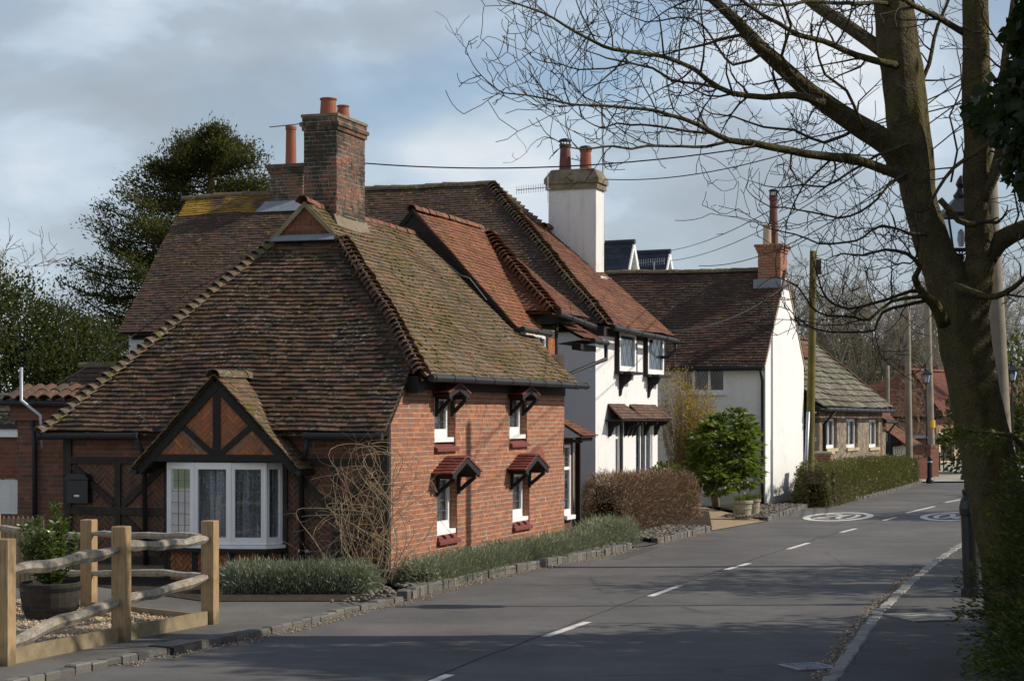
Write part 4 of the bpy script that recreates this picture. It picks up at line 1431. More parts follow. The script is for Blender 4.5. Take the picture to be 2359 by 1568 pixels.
for s_ in (1, -1):
    mb = MB()
    ang = math.atan(tn)
    o_ = K.P(-ga - .10, bx + s_ * (hw + .03), zb - .0)
    sl_v = (-K.V * s_ * math.cos(ang) + Z * math.sin(ang))
    ln = (hw + .03) / math.cos(ang)
    # outline on the slope: eave meets the front wall, ridge runs back to the main roof
    tiles(mb, o_, K.U, sl_v, [(0, 0), (.50, 0), (.62, .55), (1.12, ln), (0, ln)], seed=80 + s_, g=.095, tw=.16, lift=.016, sag=.012)
    r_ = mb.build('porch_roof', M['tile_olive'], cot)
    if s_ == 1:
        mb = MB(); arch_tiles(mb, K.P(-ga - .14, bx, zap + .0), K.P(.66, bx, zap + .0), r=.12, seg=.27, seed=83)
        mb.build('ridge_tiles', M['bonnet_mossy'], r_)
mb = MB(); mb.tube([K.P(-ga - .05, 1.23, 1.52), K.P(.2, 1.23, 1.52)], .045, 8); mb.build('gutter', M['gutter'], cot)
mb = MB(); mb.tube([K.P(-ga - .05, 3.98, 1.52), K.P(.2, 3.98, 1.52)], .045, 8); mb.build('gutter', M['gutter'], cot)

# cushions of moss lodged in the tile laps
def moss_on(parent, fr, kind, base, z0, tan_, rect, n, thr, sz, sag, seed, lim):
    o, e, s_, c = slope(fr, kind, base, z0, tan_)
    nn = e.cross(s_).normalized()
    if nn.z < 0: nn = -nn
    P = []
    rd = random.Random(seed)
    tries = 0
    while len(P) < n and tries < n * 60:
        tries += 1
        x, y = rd.uniform(*rect[0]), rd.uniform(*rect[1])
        if not lim(x, y): continue
        p = o + e * x + s_ * (y / c)
        if mnoise.noise(p * .9 + Vector((seed, 0, 0))) + .6 * mnoise.noise(p * 2.6) < thr: continue
        yy = round(y / c / .105) * .105 + rd.uniform(-.012, .02)
        p = o + e * x + s_ * yy
        P.append(tuple(p + nn * (.03 + wob(p, sag))))
    st = stones('moss', np.array(P), np.array([rd.uniform(.4, 1) * sz for _ in P]), M['moss'], parent, flat=.55)
    st['kind'] = 'stuff'
moss_on(rs, K, 'side', -.34, 2.96, TS, ((.7, 9.4), (0.05, 3.0)), 620, .06, .040, .06, 3, lambda x, y: x > .75 + y * .96)
moss_on(rf, K, 'front', -.30, 2.11, TF, ((-.05, 5.6), (.05, 3.5)), 420, .10, .034, .05, 5, lambda x, y: x < 5.6 - y * .66 and x > -.05 + max(0, y - 1.22) * .97)

# --- upper dormer range behind the main slope
dtan = (6.43 - 4.10) / (2.75 - .65)
dr = roof(cot, K, 'side', .62, 4.07, dtan, [(8.17, 0), (9.9, 0), (12.4, 2.13), (8.17, 2.13)], 'tile_red', seed=91, g=.1, lift=.02, sag=.03)
mb = MB(); arch_tiles(mb, K.P(8.1, 2.75, 6.42), K.P(12.3, 2.75, 6.42), r=.11, seg=.4, seed=92, sag=.02); mb.build('ridge_tiles', M['ridge_red'], dr)
# verge board, dark cheek beneath it
mb = MB()
pv = K.front(8.2)
mb.ppoly(pv, [(.55, 3.90), (2.75, 6.34), (2.75, 5.80), (.55, 3.55)], -.10, -.02)
mb.beam(pv, (.55, 3.98), (2.77, 6.42), .09, -.03, .02)
mb.ppoly(pv, [(4.9, 3.9), (2.75, 6.34), (2.75, 5.80), (4.9, 3.3)], -.10, -.02)
mb.beam(pv, (4.6, 4.35), (2.73, 6.42), .09, -.03, .018)
mb.build('verge_board', M['timber'], cot)
mb = MB(); mb.poly([K.P(8.17, 2.75, 6.4), K.P(12.4, 2.75, 6.4), K.P(12.4, 5.7, 3.2), K.P(8.17, 5.7, 3.2)]); mb.build('roof', M['tile_dark'], cot)
mb = MB(); mb.tube([K.P(8.14, 2.1, 5.42), K.P(8.14, 1.75, 5.12), K.P(8.14, 1.55, 5.05), K.P(8.14, 1.2, 4.62)], .010, 5); mb.build('cable', M['lead'], dr)
gutter(cot, K.P(8.2, .50, 4.05), K.P(10.05, .50, 4.03), .05)
# wall below the dormer eave, window and brick pier
pw = K.side(.68)
mb = MB(); mb.wall(pw, 8.3, 11.05, 0, 4.15, [(8.95, 10.25, 3.18, 4.0)], .1)
mb.poly([K.P(11.05, .68, 0), K.P(11.05, 5, 0), K.P(11.05, 5, 4.2), K.P(11.05, .68, 4.2)])
uw = mb.build('upper_wall', M['mortar'], cot)
bk = MB()
herring(bk, pw, [(10.42, 2.6), (11.0, 2.6), (11.0, 4.0), (10.42, 4.0)], seed=95)
bk.build('herringbone_panel', M['brick_herring'], uw); bk = MB()
bricks(bk, pw, [(9.4, 0), (11.04, 0), (11.04, 2.6), (9.4, 2.6)], seed=96)
bk.build('brickwork', M['brick_herring'], uw)
for x0_, x1_, z0_, z1_, d_ in ((10.26, 10.42, 2.6, 4.1, .03), (10.97, 11.08, 0, 4.3, .04), (8.3, 8.95, 3, 4.1, .02)):
    mb = MB(); mb.rect(pw, x0_, x1_, z0_, z1_, 0, d_); mb.build('timber_post', M['timber'], uw)
window(cot, pw, 8.95, 10.25, 3.18, 4.0, .02, fw=.05, mull=(9.38, 9.82), lead='grid', nx=2, ny=3, curtain='full', label='small three-light dormer window under the upper eave')
# hipped wing with bonnets
wtan = (6.35 - 4.5) / 2.25
wr = roof(cot, K, 'side', .40, 4.47, wtan, [(9.86, 0), (12.55, 0), (12.55, 2.35), (12.35, 2.35)], 'tile_rust', seed=97, g=.1, lift=.02, sag=.03)
wf = roof(cot, K, 'front', 9.80, 4.47, (6.35 - 4.47) / 2.6, [(.4, 0), (5, 0), (2.75, 2.6)], 'tile_rust', seed=98, g=.1)
mb = MB(); arch_tiles(mb, K.P(9.82, .38, 4.46) - nr * .03, K.P(12.4, 2.68, 6.33) - nr * .03, r=.15, seg=.17, up=nr, taper=1.2, lift=.05, seed=99, span=.95); mb.build('hip_tiles', M['ridge_red'], wr)
mb = MB(); arch_tiles(mb, K.P(12.0, 2.75, 6.36), K.P(13.2, 2.75, 6.36), r=.12, seg=.4, seed=100); mb.build('ridge_tiles', M['bonnet'], wr)
gutter(cot, K.P(9.86, .28, 4.44), K.P(12.6, .28, 4.30), .06)
mb = MB()
mb.poly([K.P(9.8, .4, 4.42), K.P(12.55, .4, 4.42), K.P(12.55, 3, 4.3), K.P(9.8, 3, 4.3)])
mb.poly([K.P(12.55, .4, 4.42), K.P(12.55, 2.75, 6.3), K.P(12.55, 4, 4.3)])
mb.build('soffit', M['timber'], cot)
lo = roof(cot, K, 'side', .20, 4.02, .55, [(11.4, 0), (12.9, 0), (12.9, .6), (11.4, .6)], 'tile_rust', seed=101)
mb = MB(); mb.poly([K.P(11.4, .2, 3.98), K.P(12.9, .2, 3.98), K.P(12.9, .8, 3.9), K.P(11.4, .8, 3.9)])
mb.frbox(K, 11.6, 12.8, .3, .5, 3.78, 3.9); mb.build('soffit', M['timber'], cot)
gutter(cot, K.P(11.9, .12, 3.98), K.P(13.0, .12, 3.96), .055)
pipe(cot, [K.P(12.95, .12, 3.93), K.P(12.95, .12, 3.62), K.P(11.1, .62, 3.18), K.P(11.08, .66, .2)], .045)
# side porch: lean-to roof, sash window, dark doorway
lt = roof(cot, K, 'side', -.36, 1.98, .62, [(9.38, 0), (10.55, 0), (9.75, .85), (9.38, .85)], 'tile_rust', seed=103, g=.1, tw=.15, sag=.01)
mb = MB(); mb.rect(Pl(K.P(9.40, 0), K.V, Z, -K.U), -.36, .5, 1.86, 1.93, -.02, .0); mb.frbox(K, 9.42, 10.35, -.30, -.22, 1.88, 1.97)
mb.poly([K.P(9.40, -.36, 1.95), K.P(10.5, -.36, 1.95), K.P(10.5, .6, 1.95), K.P(9.40, .6, 1.95)])
mb.build('bargeboard', M['timber'], lt)
pp = K.side(.04)
mb = MB(); mb.wall(pp, 9.36, 10.0, 0, 1.95, [(9.40, 9.90, .42, 1.80)], .1); mb.poly([K.P(10, .04, 0), K.P(10, .68, 0), K.P(10, .68, 1.95), K.P(10, .04, 1.95)])
pwl = mb.build('porch_wall', M['brick_dark'], cot)
window(cot, pp, 9.40, 9.90, .42, 1.82, .01, fw=.06, transom=(1.35,), lead='grid', nx=2, ny=4, curtain='sides', bot=.12, label='white sash window in the side porch')
mb = MB(); mb.rect(pp, 9.36, 9.96, .34, .42, -.05, .10); mb.build('sill', M['white_paint'], pwl)
mb = MB()
mb.rect(pp, 10.02, 10.10, 0, 1.95, -.1, .0); mb.rect(pp, 10.10, 10.62, 0, 1.95, -.3, -.25); mb.rect(pp, 10.62, 10.70, 0, 1.95, -.1, .0)
mb.build('door', M['dark_door'], cot)
mb = MB(); mb.frbox(K, 9.95, 10.9, -.25, .04, -.2, .16); mb.build('doorstep', M['stone_cap'], cot)

# rear left wing ridge and lean-to seen beside the left hip
mb = MB()
tiles(mb, K.P(3.0, 3.1, 3.55), K.V, (K.U * .7 + Z * .714), [(0, 0), (1.75, 0), (1.6, 1.25), (0, 1.25)], seed=105, g=.1)
lw = mb.build('roof', M['tile_orange'], cot)
mb = MB(); arch_tiles(mb, K.P(3.9, 4.75, 4.45), K.P(3.9, 3.2, 4.45), r=.10, seg=.42, seed=106); mb.build('ridge_tiles', M['bonnet_mossy'], lw)
mb = MB()
tiles(mb, K.P(1.2, 5.0, 2.45), K.V, (K.U * .72 + Z * .69), [(0, 0), (1.75, 0), (1.35, 1.05), (0, 1.05)], seed=107, g=.1)
lw = mb.build('roof', M['tile_back'], cot)
mb = MB(); arch_tiles(mb, K.P(1.98, 6.4, 3.20), K.P(1.98, 4.9, 3.20), r=.09, seg=.45, seed=108); mb.build('ridge_tiles', M['bonnet_mossy'], lw)
mb = MB(); mb.frbox(K, 1.4, 4, 5.0, 6.4, 0, 2.5); mb.build('rear_wall', M['brick_wall_dark'], cot, uv=True)

# the cottage is a little smaller than drawn above: old bricks of 70 mm courses
def settle(o, k=.93):
    o.scale = (k, k, k)
    o.location = Vector((o.location.x * k, o.location.y * k, EYE * (1 - k) + o.location.z * k))
settle(cot)

# ================================================================== white and grey house
hou = thing('white_house', 'white roughcast house with grey end wall, hipped tile roof, black corbelled windows and white chimney', 'house', H.P(0, 0))
hs, hf = H.side(0), H.front(0)
def opx(fr, x0, x1, yt, yb, b=0.0):
    a0, _ = fr.onb(x0, (yt + yb) / 2, b); a1, _ = fr.onb(x1, (yt + yb) / 2, b)
    _, z1 = fr.onb((x0 + x1) / 2, yt, b); _, z0 = fr.onb((x0 + x1) / 2, yb, b)
    return a0, a1, z0, z1
HL = 4.95
w1 = opx(H, 1465, 1503, 968, 1093); w0 = opx(H, 1418, 1428, 972, 1100)
mb = MB(); mb.wall(hs, 0, HL, 0, 4.35, [w1, w0], .12)
mb.poly([H.P(HL, 0), H.P(HL, 5.4, 0), H.P(HL, 5.4, 4.5), H.P(HL, 2.6, 6.8), H.P(HL, 0, 4.35)])
mb.build('side_wall', M['white_wall'], hou)
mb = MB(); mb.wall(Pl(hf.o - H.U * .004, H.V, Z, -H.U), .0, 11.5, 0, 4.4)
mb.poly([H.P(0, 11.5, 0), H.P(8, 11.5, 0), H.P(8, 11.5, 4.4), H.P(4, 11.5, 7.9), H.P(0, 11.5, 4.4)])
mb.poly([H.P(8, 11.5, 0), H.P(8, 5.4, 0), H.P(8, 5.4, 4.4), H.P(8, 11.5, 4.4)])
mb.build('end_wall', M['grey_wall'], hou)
TH = .872
r1 = roof(hou, H, 'front', -.30, 4.34, TH, [(-.30, 0), (11.6, 0), (12.2, 4.18), (3.92, 4.18)], 'tile_back', seed=201, g=.1, sag=.06, tw=.17)
r2 = roof(hou, H, 'side', -.32, 4.32, TH, [(-.30, 0), (5.25, 0), (5.25, 2.92), (4.3, 2.95), (2.65, 2.92)], 'tile_rust', seed=202, g=.1, sag=.05)
r3 = roof(hou, H, 'side', -.32, 4.32, TH, [(2.64, 2.92), (4.3, 2.93), (3.95, 4.2), (3.88, 4.2)], 'tile_rust', seed=203, g=.1, sag=.05)
mb = MB()
mb.poly([H.P(3.9, 3.9, 8.0), H.P(3.9, 12.2, 8.0), H.P(8.2, 11.6, 4.3), H.P(8.2, 5, 4.3)])
mb.poly([H.P(3.9, 3.9, 8.0), H.P(4.3, 2.6, 6.85), H.P(5.25, 2.6, 6.85), H.P(5.25, 5.4, 4.4), H.P(8.2, 5, 4.3)])
mb.build('roof', M['tile_dark'], hou)
nh = (Z * 1.1 - H.U * .5 - H.V * .5).normalized()
mb = MB(); arch_tiles(mb, H.P(-.32, -.34, 4.36) - nh * .06, H.P(3.9, 3.9, 8.02) - nh * .06, r=.135, seg=.135, up=nh, taper=1.22, lift=.04, seed=204, span=.9, sag=.05)
mb.build('hip_tiles', M['bonnet_mossy'], r1)
nh2 = (Z * 1.1 + H.U * .3 - H.V * .4).normalized()
mb = MB(); arch_tiles(mb, H.P(4.28, 2.62, 6.88) - nh2 * .05, H.P(3.92, 3.9, 8.02) - nh2 * .05, r=.12, seg=.14, up=nh2, taper=1.2, lift=.04, seed=205)
mb.build('hip_tiles', M['bonnet_mossy'], r2)
mb = MB(); arch_tiles(mb, H.P(3.9, 12.3, 7.97), H.P(3.9, 3.75, 7.97), r=.12, seg=.45, seed=206, sag=.05); mb.build('ridge_tiles', M['bonnet_mossy'], r1)
mb = MB(); arch_tiles(mb, H.P(4.1, 2.6, 6.92), H.P(4.7, 2.6, 6.92), r=.12, seg=.3, seed=207); mb.build('ridge_tiles', M['bonnet'], r2)
# a strip of orange lichen under the ridge, on tiles of their own
gutter(hou, H.P(-.05, -.40, 4.28), H.P(5.3, -.40, 4.20), .062)
mb = MB(); mb.rect(hs, -.05, HL, 4.14, 4.30, .005, .05); mb.frbox(H, -.3, -.02, -.28, .1, 4.1, 4.3); mb.rect(hf, 0.0, 11.4, 4.2, 4.34, .01, .05)
mb.build('fascia', M['timber'], hou)
pipe(hou, [H.P(5.2, -.38, 4.16), H.P(5.2, -.38, 3.98), H.P(5.12, -.2, 3.82), H.P(5.02, .1, 3.8)], .04)
# oriel windows
for (x0, x1, yt, yb, nm) in ((1416, 1459, 762, 856, 'near'), (1482, 1523, 771, 863, 'far')):
    a0, a1, z0, z1 = opx(H, x0, x1, yt, yb)
    pj = .10
    bx_ = MB()
    bx_.rect(hs, a0, a0 + .06, z0, z1, 0, pj); bx_.rect(hs, a1 - .06, a1, z0, z1, 0, pj)
    bx_.rect(hs, a0 - .04, a1 + .04, z1, z1 + .07, 0, pj + .04); bx_.rect(hs, a0 - .04, a1 + .04, z0 - .06, z0, 0, pj + .05)
    am = (a0 + a1) / 2
    q = Pl(hs.p(a0 + (a1 - a0) * .22, z0 - .06, 0), hs.n, Z, hs.e1)
    bx_.ppoly(q, [(0, 0), (.30, 0), (.29, -.06), (.25, -.14), (.17, -.20), (.10, -.26), (.06, -.34), (.04, -.46), (0, -.50)], 0, .10)
    bx_.rect(hs, a0 + (a1 - a0) * .12, a1 - (a1 - a0) * .2, z0 - .065, z0 - .005, .0, .33)
    o_ = bx_.build('oriel', M['timber'], hou)
    f = window(hou, hs, a0 + .06, a1 - .06, z0, z1, pj - .01, fw=.12, lead='diamond', nx=3, ny=4, curtain='far', bot=.12, th=.06)
    f['label'] = 'white casement with diamond leading in a black oriel'
window(hou, hs, w1[0], w1[1], w1[2], w1[3], -.03, fw=.055, mull=(w1[0] + (w1[1] - w1[0]) * .36, w1[0] + (w1[1] - w1[0]) * .67), lead='grid', nx=2, ny=3, curtain='sides', label='white three-light ground floor window')
window(hou, hs, w0[0], w0[1], w0[2], w0[3], -.03, fw=.05, transom=(w0[2] + (w0[3] - w0[2]) * .72,), lead=None, curtain=None)
mb = MB(); mb.rect(hs, w0[1], w0[1] + .12, 0, w0[3] + .05, 0, .04); mb.build('timber_post', M['timber'], hou)
for (x0, x1, yt, yb, sd) in ((1411, 1461, 934, 966, 0), (1461, 1531, 936, 966, 1)):
    a0, a1, z0, z1 = opx(H, x0, x1, yt, yb, -.18)
    mb = MB()
    sv = (H.V * .40 + Z * .33).normalized()
    ln = .52
    tiles(mb, H.P(0, -.40, z0), H.U, sv, [(a0 - .02, 0), (a1 + .02, 0), (a1 - .22, ln), (a0 + .22, ln)], seed=210 + sd, g=.10, tw=.15, lift=.018, sag=.008)
    h_ = mb.build('window_hood', M['bonnet'], hou)
    mb = MB()
    for a in ((a0 + .25, a1 - .2) if not sd else (a0 + .12, a0 + .45, (a0 + a1) / 2 + .1, a1 - .3)):
        q = Pl(hs.p(a, z0 - .02, 0), hs.n, Z, hs.e1)
        mb.ppoly(q, [(0, 0), (.34, 0), (.32, -.08), (.14, -.14), (.06, -.34), (0, -.36)], 0, .08)
    mb.rect(hs, a0 + .05, a1 - .05, z0 - .04, z0 + .0, 0, .36)
    mb.build('bracket', M['timber'], h_)
# chimney stack
mb = MB(); mb.frbox(H, 4.55, 5.2, 1.42, 2.62, 5.4, 7.86)
c2 = mb.build('chimney', M['white_dirty'], hou)
mb = MB()
mb.frbox(H, 4.50, 5.25, 1.37, 2.67, 7.86, 8.0)
lo_ = [H.P(4.46, 1.33, 8.0), H.P(5.29, 1.33, 8.0), H.P(5.29, 2.71, 8.0), H.P(4.46, 2.71, 8.0)]
l2 = [p + Z * .12 for p in lo_]
hi_ = [H.P(4.62, 1.55, 8.36), H.P(5.12, 1.55, 8.36), H.P(5.12, 2.48, 8.36), H.P(4.62, 2.48, 8.36)]
mid = [(a * .35 + b * .65) + Z * .07 for a, b in zip(l2, hi_)]
for A_, B_ in ((lo_, l2), (l2, mid), (mid, hi_)):
    mb.add(A_ + B_, [(i, (i + 1) % 4, (i + 1) % 4 + 4, i + 4) for i in range(4)])
mb.poly(hi_); mb.poly(lo_[::-1])
mb.build('cap', M['stone_cap'], c2)
pot(c2, H.P(4.87, 2.30, 8.36), .62, .15, .125, 'pot_dark', cowl=.15)
pot(c2, H.P(4.87, 1.78, 8.36), .48, .145, .13, 'pot', cowl=.06)
mb = MB(); mb.frbox(H, 4.40, 5.27, 1.25, 1.42, 5.35, 5.75); mb.build('flashing', M['white_dirty'], c2)
# rear chimney on the big ridge
c3, zt = chimney(hou, H, 3.6, 4.35, 8.75, 9.65, 7.3, 8.45, (.04, .07), mat='brick_chimney', mor='mortar_chimney', seed=221)
mb = MB(); mb.frbox(H, 3.5, 4.45, 8.65, 9.75, 8.6, 8.68); mb.build('cap', M['bonnet_mossy'], c3)
pot(c3, H.P(3.95, 9.25, 8.68), 1.0, .14, .125)
mb = MB()
q = Pl(H.P(3.3, 0, 7.48), H.V, (H.U * .754 + Z * .657), (-H.U * .657 + Z * .754)); mb.ppoly(q, [(8.6, -.10), (9.85, -.10), (9.75, .35), (8.7, .35)], .06, .075)
mb.build('flashing', M['lead'], c3)
# lichen covered course of tiles on the left of the ridge
mb = MB()
o, e, s_, c = slope(H, 'front', -.30, 4.34, TH)
tiles(mb, o + (-H.U * .657 + Z * .754) * .014, e, s_, [(8.9, 3.55 / c), (12.06, 3.55 / c), (12.15, 4.15 / c), (8.9, 4.15 / c)], seed=222, g=.1, tw=.17, sag=.06)
mb.build('lichen_tiles', M['tile_orange'], r1)

# ================================================================== limewashed house with a gable
g3 = thing('gabled_house', 'white limewashed house with dark tiled roof and a plain white gable wall beside the road', 'house', Gf.P(0, 0))
gs, gff = Gf.side(0), Gf.front(0)
b0, _ = Gf.ona(1672, 875, 0); b1, _ = Gf.ona(1563, 875, 0)
_, zt_ = Gf.ona(1618, 846, 0); _, zb_ = Gf.ona(1618, 904, 0)
lb0, _ = Gf.ona(1612, 1060, 0); lb1, _ = Gf.ona(1572, 1060, 0)
LW = (lb0, lb1, .85, 1.75)
mb = MB(); mb.wall(gff, 0, 7, 0, 3.9, [(b0, b1, zb_, zt_), LW], .12)
mb.build('front_wall', M['white_smooth'], g3)
mb = MB()
mb.poly([Gf.P(0, 0), Gf.P(4.43, 0), Gf.P(4.43, 0, 3.85), Gf.P(2.22, 0, 6.42), Gf.P(0, 0, 3.85)])
mb.poly([Gf.P(4.43, 0), Gf.P(4.43, 7), Gf.P(4.43, 7, 3.85), Gf.P(4.43, 0, 3.85)])
mb.build('gable_wall', M['white_smooth'], g3)
tg = (6.45 - 3.72) / 2.47
r1 = roof(g3, Gf, 'front', -.25, 3.72, tg, [(-.04, 0), (7, 0), (7, 2.47), (-.04, 2.47)], 'tile_far', seed=301, g=.1, tw=.17, sag=.05, lift=.026)
mb = MB(); mb.poly([Gf.P(2.22, -.04, 6.45), Gf.P(2.22, 7, 6.45), Gf.P(4.65, 7, 3.7), Gf.P(4.65, -.04, 3.7)]); mb.build('roof', M['tile_far'], g3)
mb = MB(); arch_tiles(mb, Gf.P(2.22, 7, 6.46), Gf.P(2.22, .6, 6.46), r=.11, seg=.45, seed=302, sag=.05); mb.build('ridge_tiles', M['bonnet_mossy'], r1)
mb = MB(); mb.beam(gs, (-.2, 3.72), (2.22, 6.42), .05, 0, .03); mb.beam(gs, (4.6, 3.72), (2.22, 6.42), .05, 0, .028); mb.build('verge', M['pot_pale'], r1)
mb = MB(); mb.rect(gff, .02, 7, 3.62, 3.74, 0, .12); mb.tube([Gf.P(-.25, 0, 3.68), Gf.P(-.25, 7, 3.70)], .06, 8); mb.build('gutter', M['gutter'], g3)
pipe(g3, [Gf.P(-.22, .08, 3.65), Gf.P(-.07, .06, 3.35), Gf.P(-.07, .06, 1.2), Gf.P(-.09, .10, .95), Gf.P(-.07, .06, .7), Gf.P(-.07, .06, .05)], .045)
w3 = b1 - b0
f = window(g3, gff, b0, b1, zb_, zt_, .0, fw=.07, mull=(b0 + w3 * .35, b0 + w3 * .68), lead='diamond', nx=4, ny=4, curtain=None, label='white three-light window with diamond leading')
mb = MB(); mb.rect(gff, b0 - .05, b1 + .05, zb_ - .07, zb_, -.02, .09); mb.build('sill', M['white_paint'], f)
f = window(g3, gff, LW[0], LW[1], LW[2], LW[3], .0, fw=.07, lead=None, curtain='sides', label='white ground floor window behind the yellow shrub')
mb = MB(); mb.rect(gff, LW[0] - .05, LW[1] + .05, LW[2] - .07, LW[2], -.02, .08); mb.build('sill', M['white_paint'], f)
c4, zt = chimney(g3, Gf, 1.85, 2.60, .05, .68, 5.9, 6.92, (.03, .06, .09), mat='brick', mor='mortar', seed=305)
pot(c4, Gf.P(2.15, .32, zt), 1.35, .135, .105, 'pot_dark', cowl=.2)
pot(c4, Gf.P(2.05, .46, zt), .55, .13, .12, 'pot_pale')
mb = MB(); mb.frbox(Gf, 1.72, 2.75, -.0, .78, 5.9, 6.18); mb.build('flashing', M['lead'], c4)
mb = MB(); mb.frbox(Gf, 3.0, 6.2, 0.4, 6, 0, 3.0); mb.build('rear_wall', M['brick_wall_dark'], g3, uv=True)
mb = MB(); tiles(mb, Gf.P(4.55, -.0, 4.2) - Z * .1, Gf.U, (Gf.V * .7 + Z * .71), [(0, 0), (1.6, 0), (1.6, 1.2), (0, 1.2)], seed=307); mb.build('roof', M['tile_rust'], g3)

# ================================================================== slate roofed houses far behind
def slate_house(px, py, Y, L, lab, az=28):
    ap = at(px, py, Y)
    fr = Fr(ap.x, Y, az)
    t = thing('slate_roofed_house', lab, 'house', fr.P(0, 0))
    zt_ = ap.z
    hw_, dp = 1.9, 4.2
    mb = MB()
    mb.poly([fr.P(-hw_, .12, 0), fr.P(hw_, .12, 0), fr.P(hw_, .12, zt_ - dp), fr.P(0, .12, zt_ - .1), fr.P(-hw_, .12, zt_ - dp)])
    mb.poly([fr.P(-hw_, .12, 0), fr.P(-hw_, L, 0), fr.P(-hw_, L, zt_ - dp), fr.P(-hw_, .12, zt_ - dp)])
    mb.build('wall', M['white_smooth'], t)
    ang = math.atan(dp / hw_)
    mb = MB()
    ln = math.hypot(dp, hw_) + .2
    tiles(mb, fr.P(-hw_, -.18, zt_ - dp) - (fr.U * math.cos(ang) + Z * math.sin(ang)) * .2, fr.V, (fr.U * math.cos(ang) + Z * math.sin(ang)), [(0, 0), (L, 0), (L, ln), (0, ln)], tw=.36, g=.24, lift=.012, sag=0, seed=int(px), th=.006)
    r_ = mb.build('roof', M['slate'], t)
    mb = MB(); mb.poly([fr.P(0, -.18, zt_), fr.P(0, L, zt_), fr.P(hw_ + .1, L, zt_ - dp - .2), fr.P(hw_ + .1, -.18, zt_ - dp - .2)]); mb.build('roof', M['slate'], t)
    mb = MB(); mb.tube([fr.P(0, -.2, zt_ + .02), fr.P(0, L, zt_ + .02)], .10, 8); mb.build('ridge_tiles', M['slate'], r_)
    pl = fr.side(.0)
    mb = MB()
    for s_ in (-1, 1):
        mb.beam(pl, (0, zt_ - .12), (s_ * hw_, zt_ - dp - .12), .16, .14, .18 + .003 * s_)
        mb.prism([fr.P(0, -.16, zt_ - .05), fr.P(s_ * hw_, -.16, zt_ - dp - .05), fr.P(s_ * hw_, .12, zt_ - dp - .05), fr.P(0, .12, zt_ - .05)], Z * -.03)
    mb.build('bargeboard', M['white_paint'], t)
slate_house(1452, 558, 74, 5.5, 'white gabled house with a blue slate roof, just right of the white chimney')
slate_house(1535, 580, 79, 5.0, 'white gabled house with a blue slate roof, the lower and farther of the two', 28)

# ================================================================== flint barn
bar = thing('flint_barn', 'low flint walled cottage with mossy stone slab roof behind the clipped green hedge', 'cottage', Bn.P(0, 0))
bs = Bn.side(0)
ops = [opx(Bn, x0, x1, yt, yb) for x0, x1, yt, yb in ((1903, 1928, 963, 1036), (1950, 1976, 964, 1034), (2002, 2024, 966, 1033))]
mb = MB(); mb.wall(bs, .3, 11, 0, 2.7, ops, .22)
mb.poly([Bn.P(.3, 0), Bn.P(.3, 5), Bn.P(.3, 5, 2.7), Bn.P(.3, 2.5, 5), Bn.P(.3, 0, 2.7)])
mb.poly([Bn.P(11, 0), Bn.P(11, 5), Bn.P(11, 5, 2.7), Bn.P(11, 2.5, 5), Bn.P(11, 0, 2.7)])
bw_ = mb.build('wall', M['flintwall'], bar)
qn = MB()
bricks(qn, bs, [(.32, 0), (.54, 0), (.54, 2.5), (.32, 2.5)], seed=401, d=.012)
bricks(qn, bs, [(10.7, 0), (11, 0), (11, 2.6), (10.7, 2.6)], seed=402, d=.012)
for o in ops:
    bricks(qn, bs, [(o[0] - .1, o[3]), (o[1] + .1, o[3]), (o[1] + .1, o[3] + .22), (o[0] - .1, o[3] + .22)], seed=404, d=.012)
qn.build('brick_dressing', M['brick_quoin'], bw_)
for o in ops:
    f = window(bar, bs, o[0] + .02, o[1] - .02, o[2] + .05, o[3], -.10, fw=.08, mull=((o[0] + o[1]) / 2,), lead=None, curtain='sides', bot=.10)
    mb = MB(); mb.rect(bs, o[0] - .05, o[1] + .05, o[2] - .05, o[2] + .045, -.2, .05); mb.build('sill', M['stone_trim'], f)
r1 = roof(bar, Bn, 'side', -.30, 2.68, .845, [(-.5, 0), (11.2, 0), (11.2, 2.8), (-.5, 2.8)], 'stone_slate', seed=406, g=.30, tw=.36, lift=.05, th=.02, sag=.07)
mb = MB(); mb.poly([Bn.P(-.5, 2.5, 5.02), Bn.P(11.2, 2.5, 5.02), Bn.P(11.2, 5.3, 2.6), Bn.P(-.5, 5.3, 2.6)]); mb.build('roof', M['stone_slate'], bar)
mb = MB(); mb.beam(Pl(Bn.P(11.2, 0), Bn.V, Z, -Bn.U), (-.3, 2.72), (2.5, 5.08), .12, -.1, .02); arch_tiles(mb, Bn.P(-.5, 2.5, 5.06), Bn.P(11.2, 2.5, 5.06), r=.13, seg=.45); mb.build('ridge_tiles', M['bonnet'], r1)
gutter(bar, Bn.P(-.4, -.38, 2.62), Bn.P(11.2, -.38, 2.62), .06)
pipe(bar, [Bn.P(1.0, -.36, 2.56), Bn.P(.95, -.05, 2.2), Bn.P(.95, -.06, .1)], .045)
mb = MB(); mb.rect(bs, -.5, .28, 0, 2.55, -.2, .0); mb.build('door', M['timber'], bar)
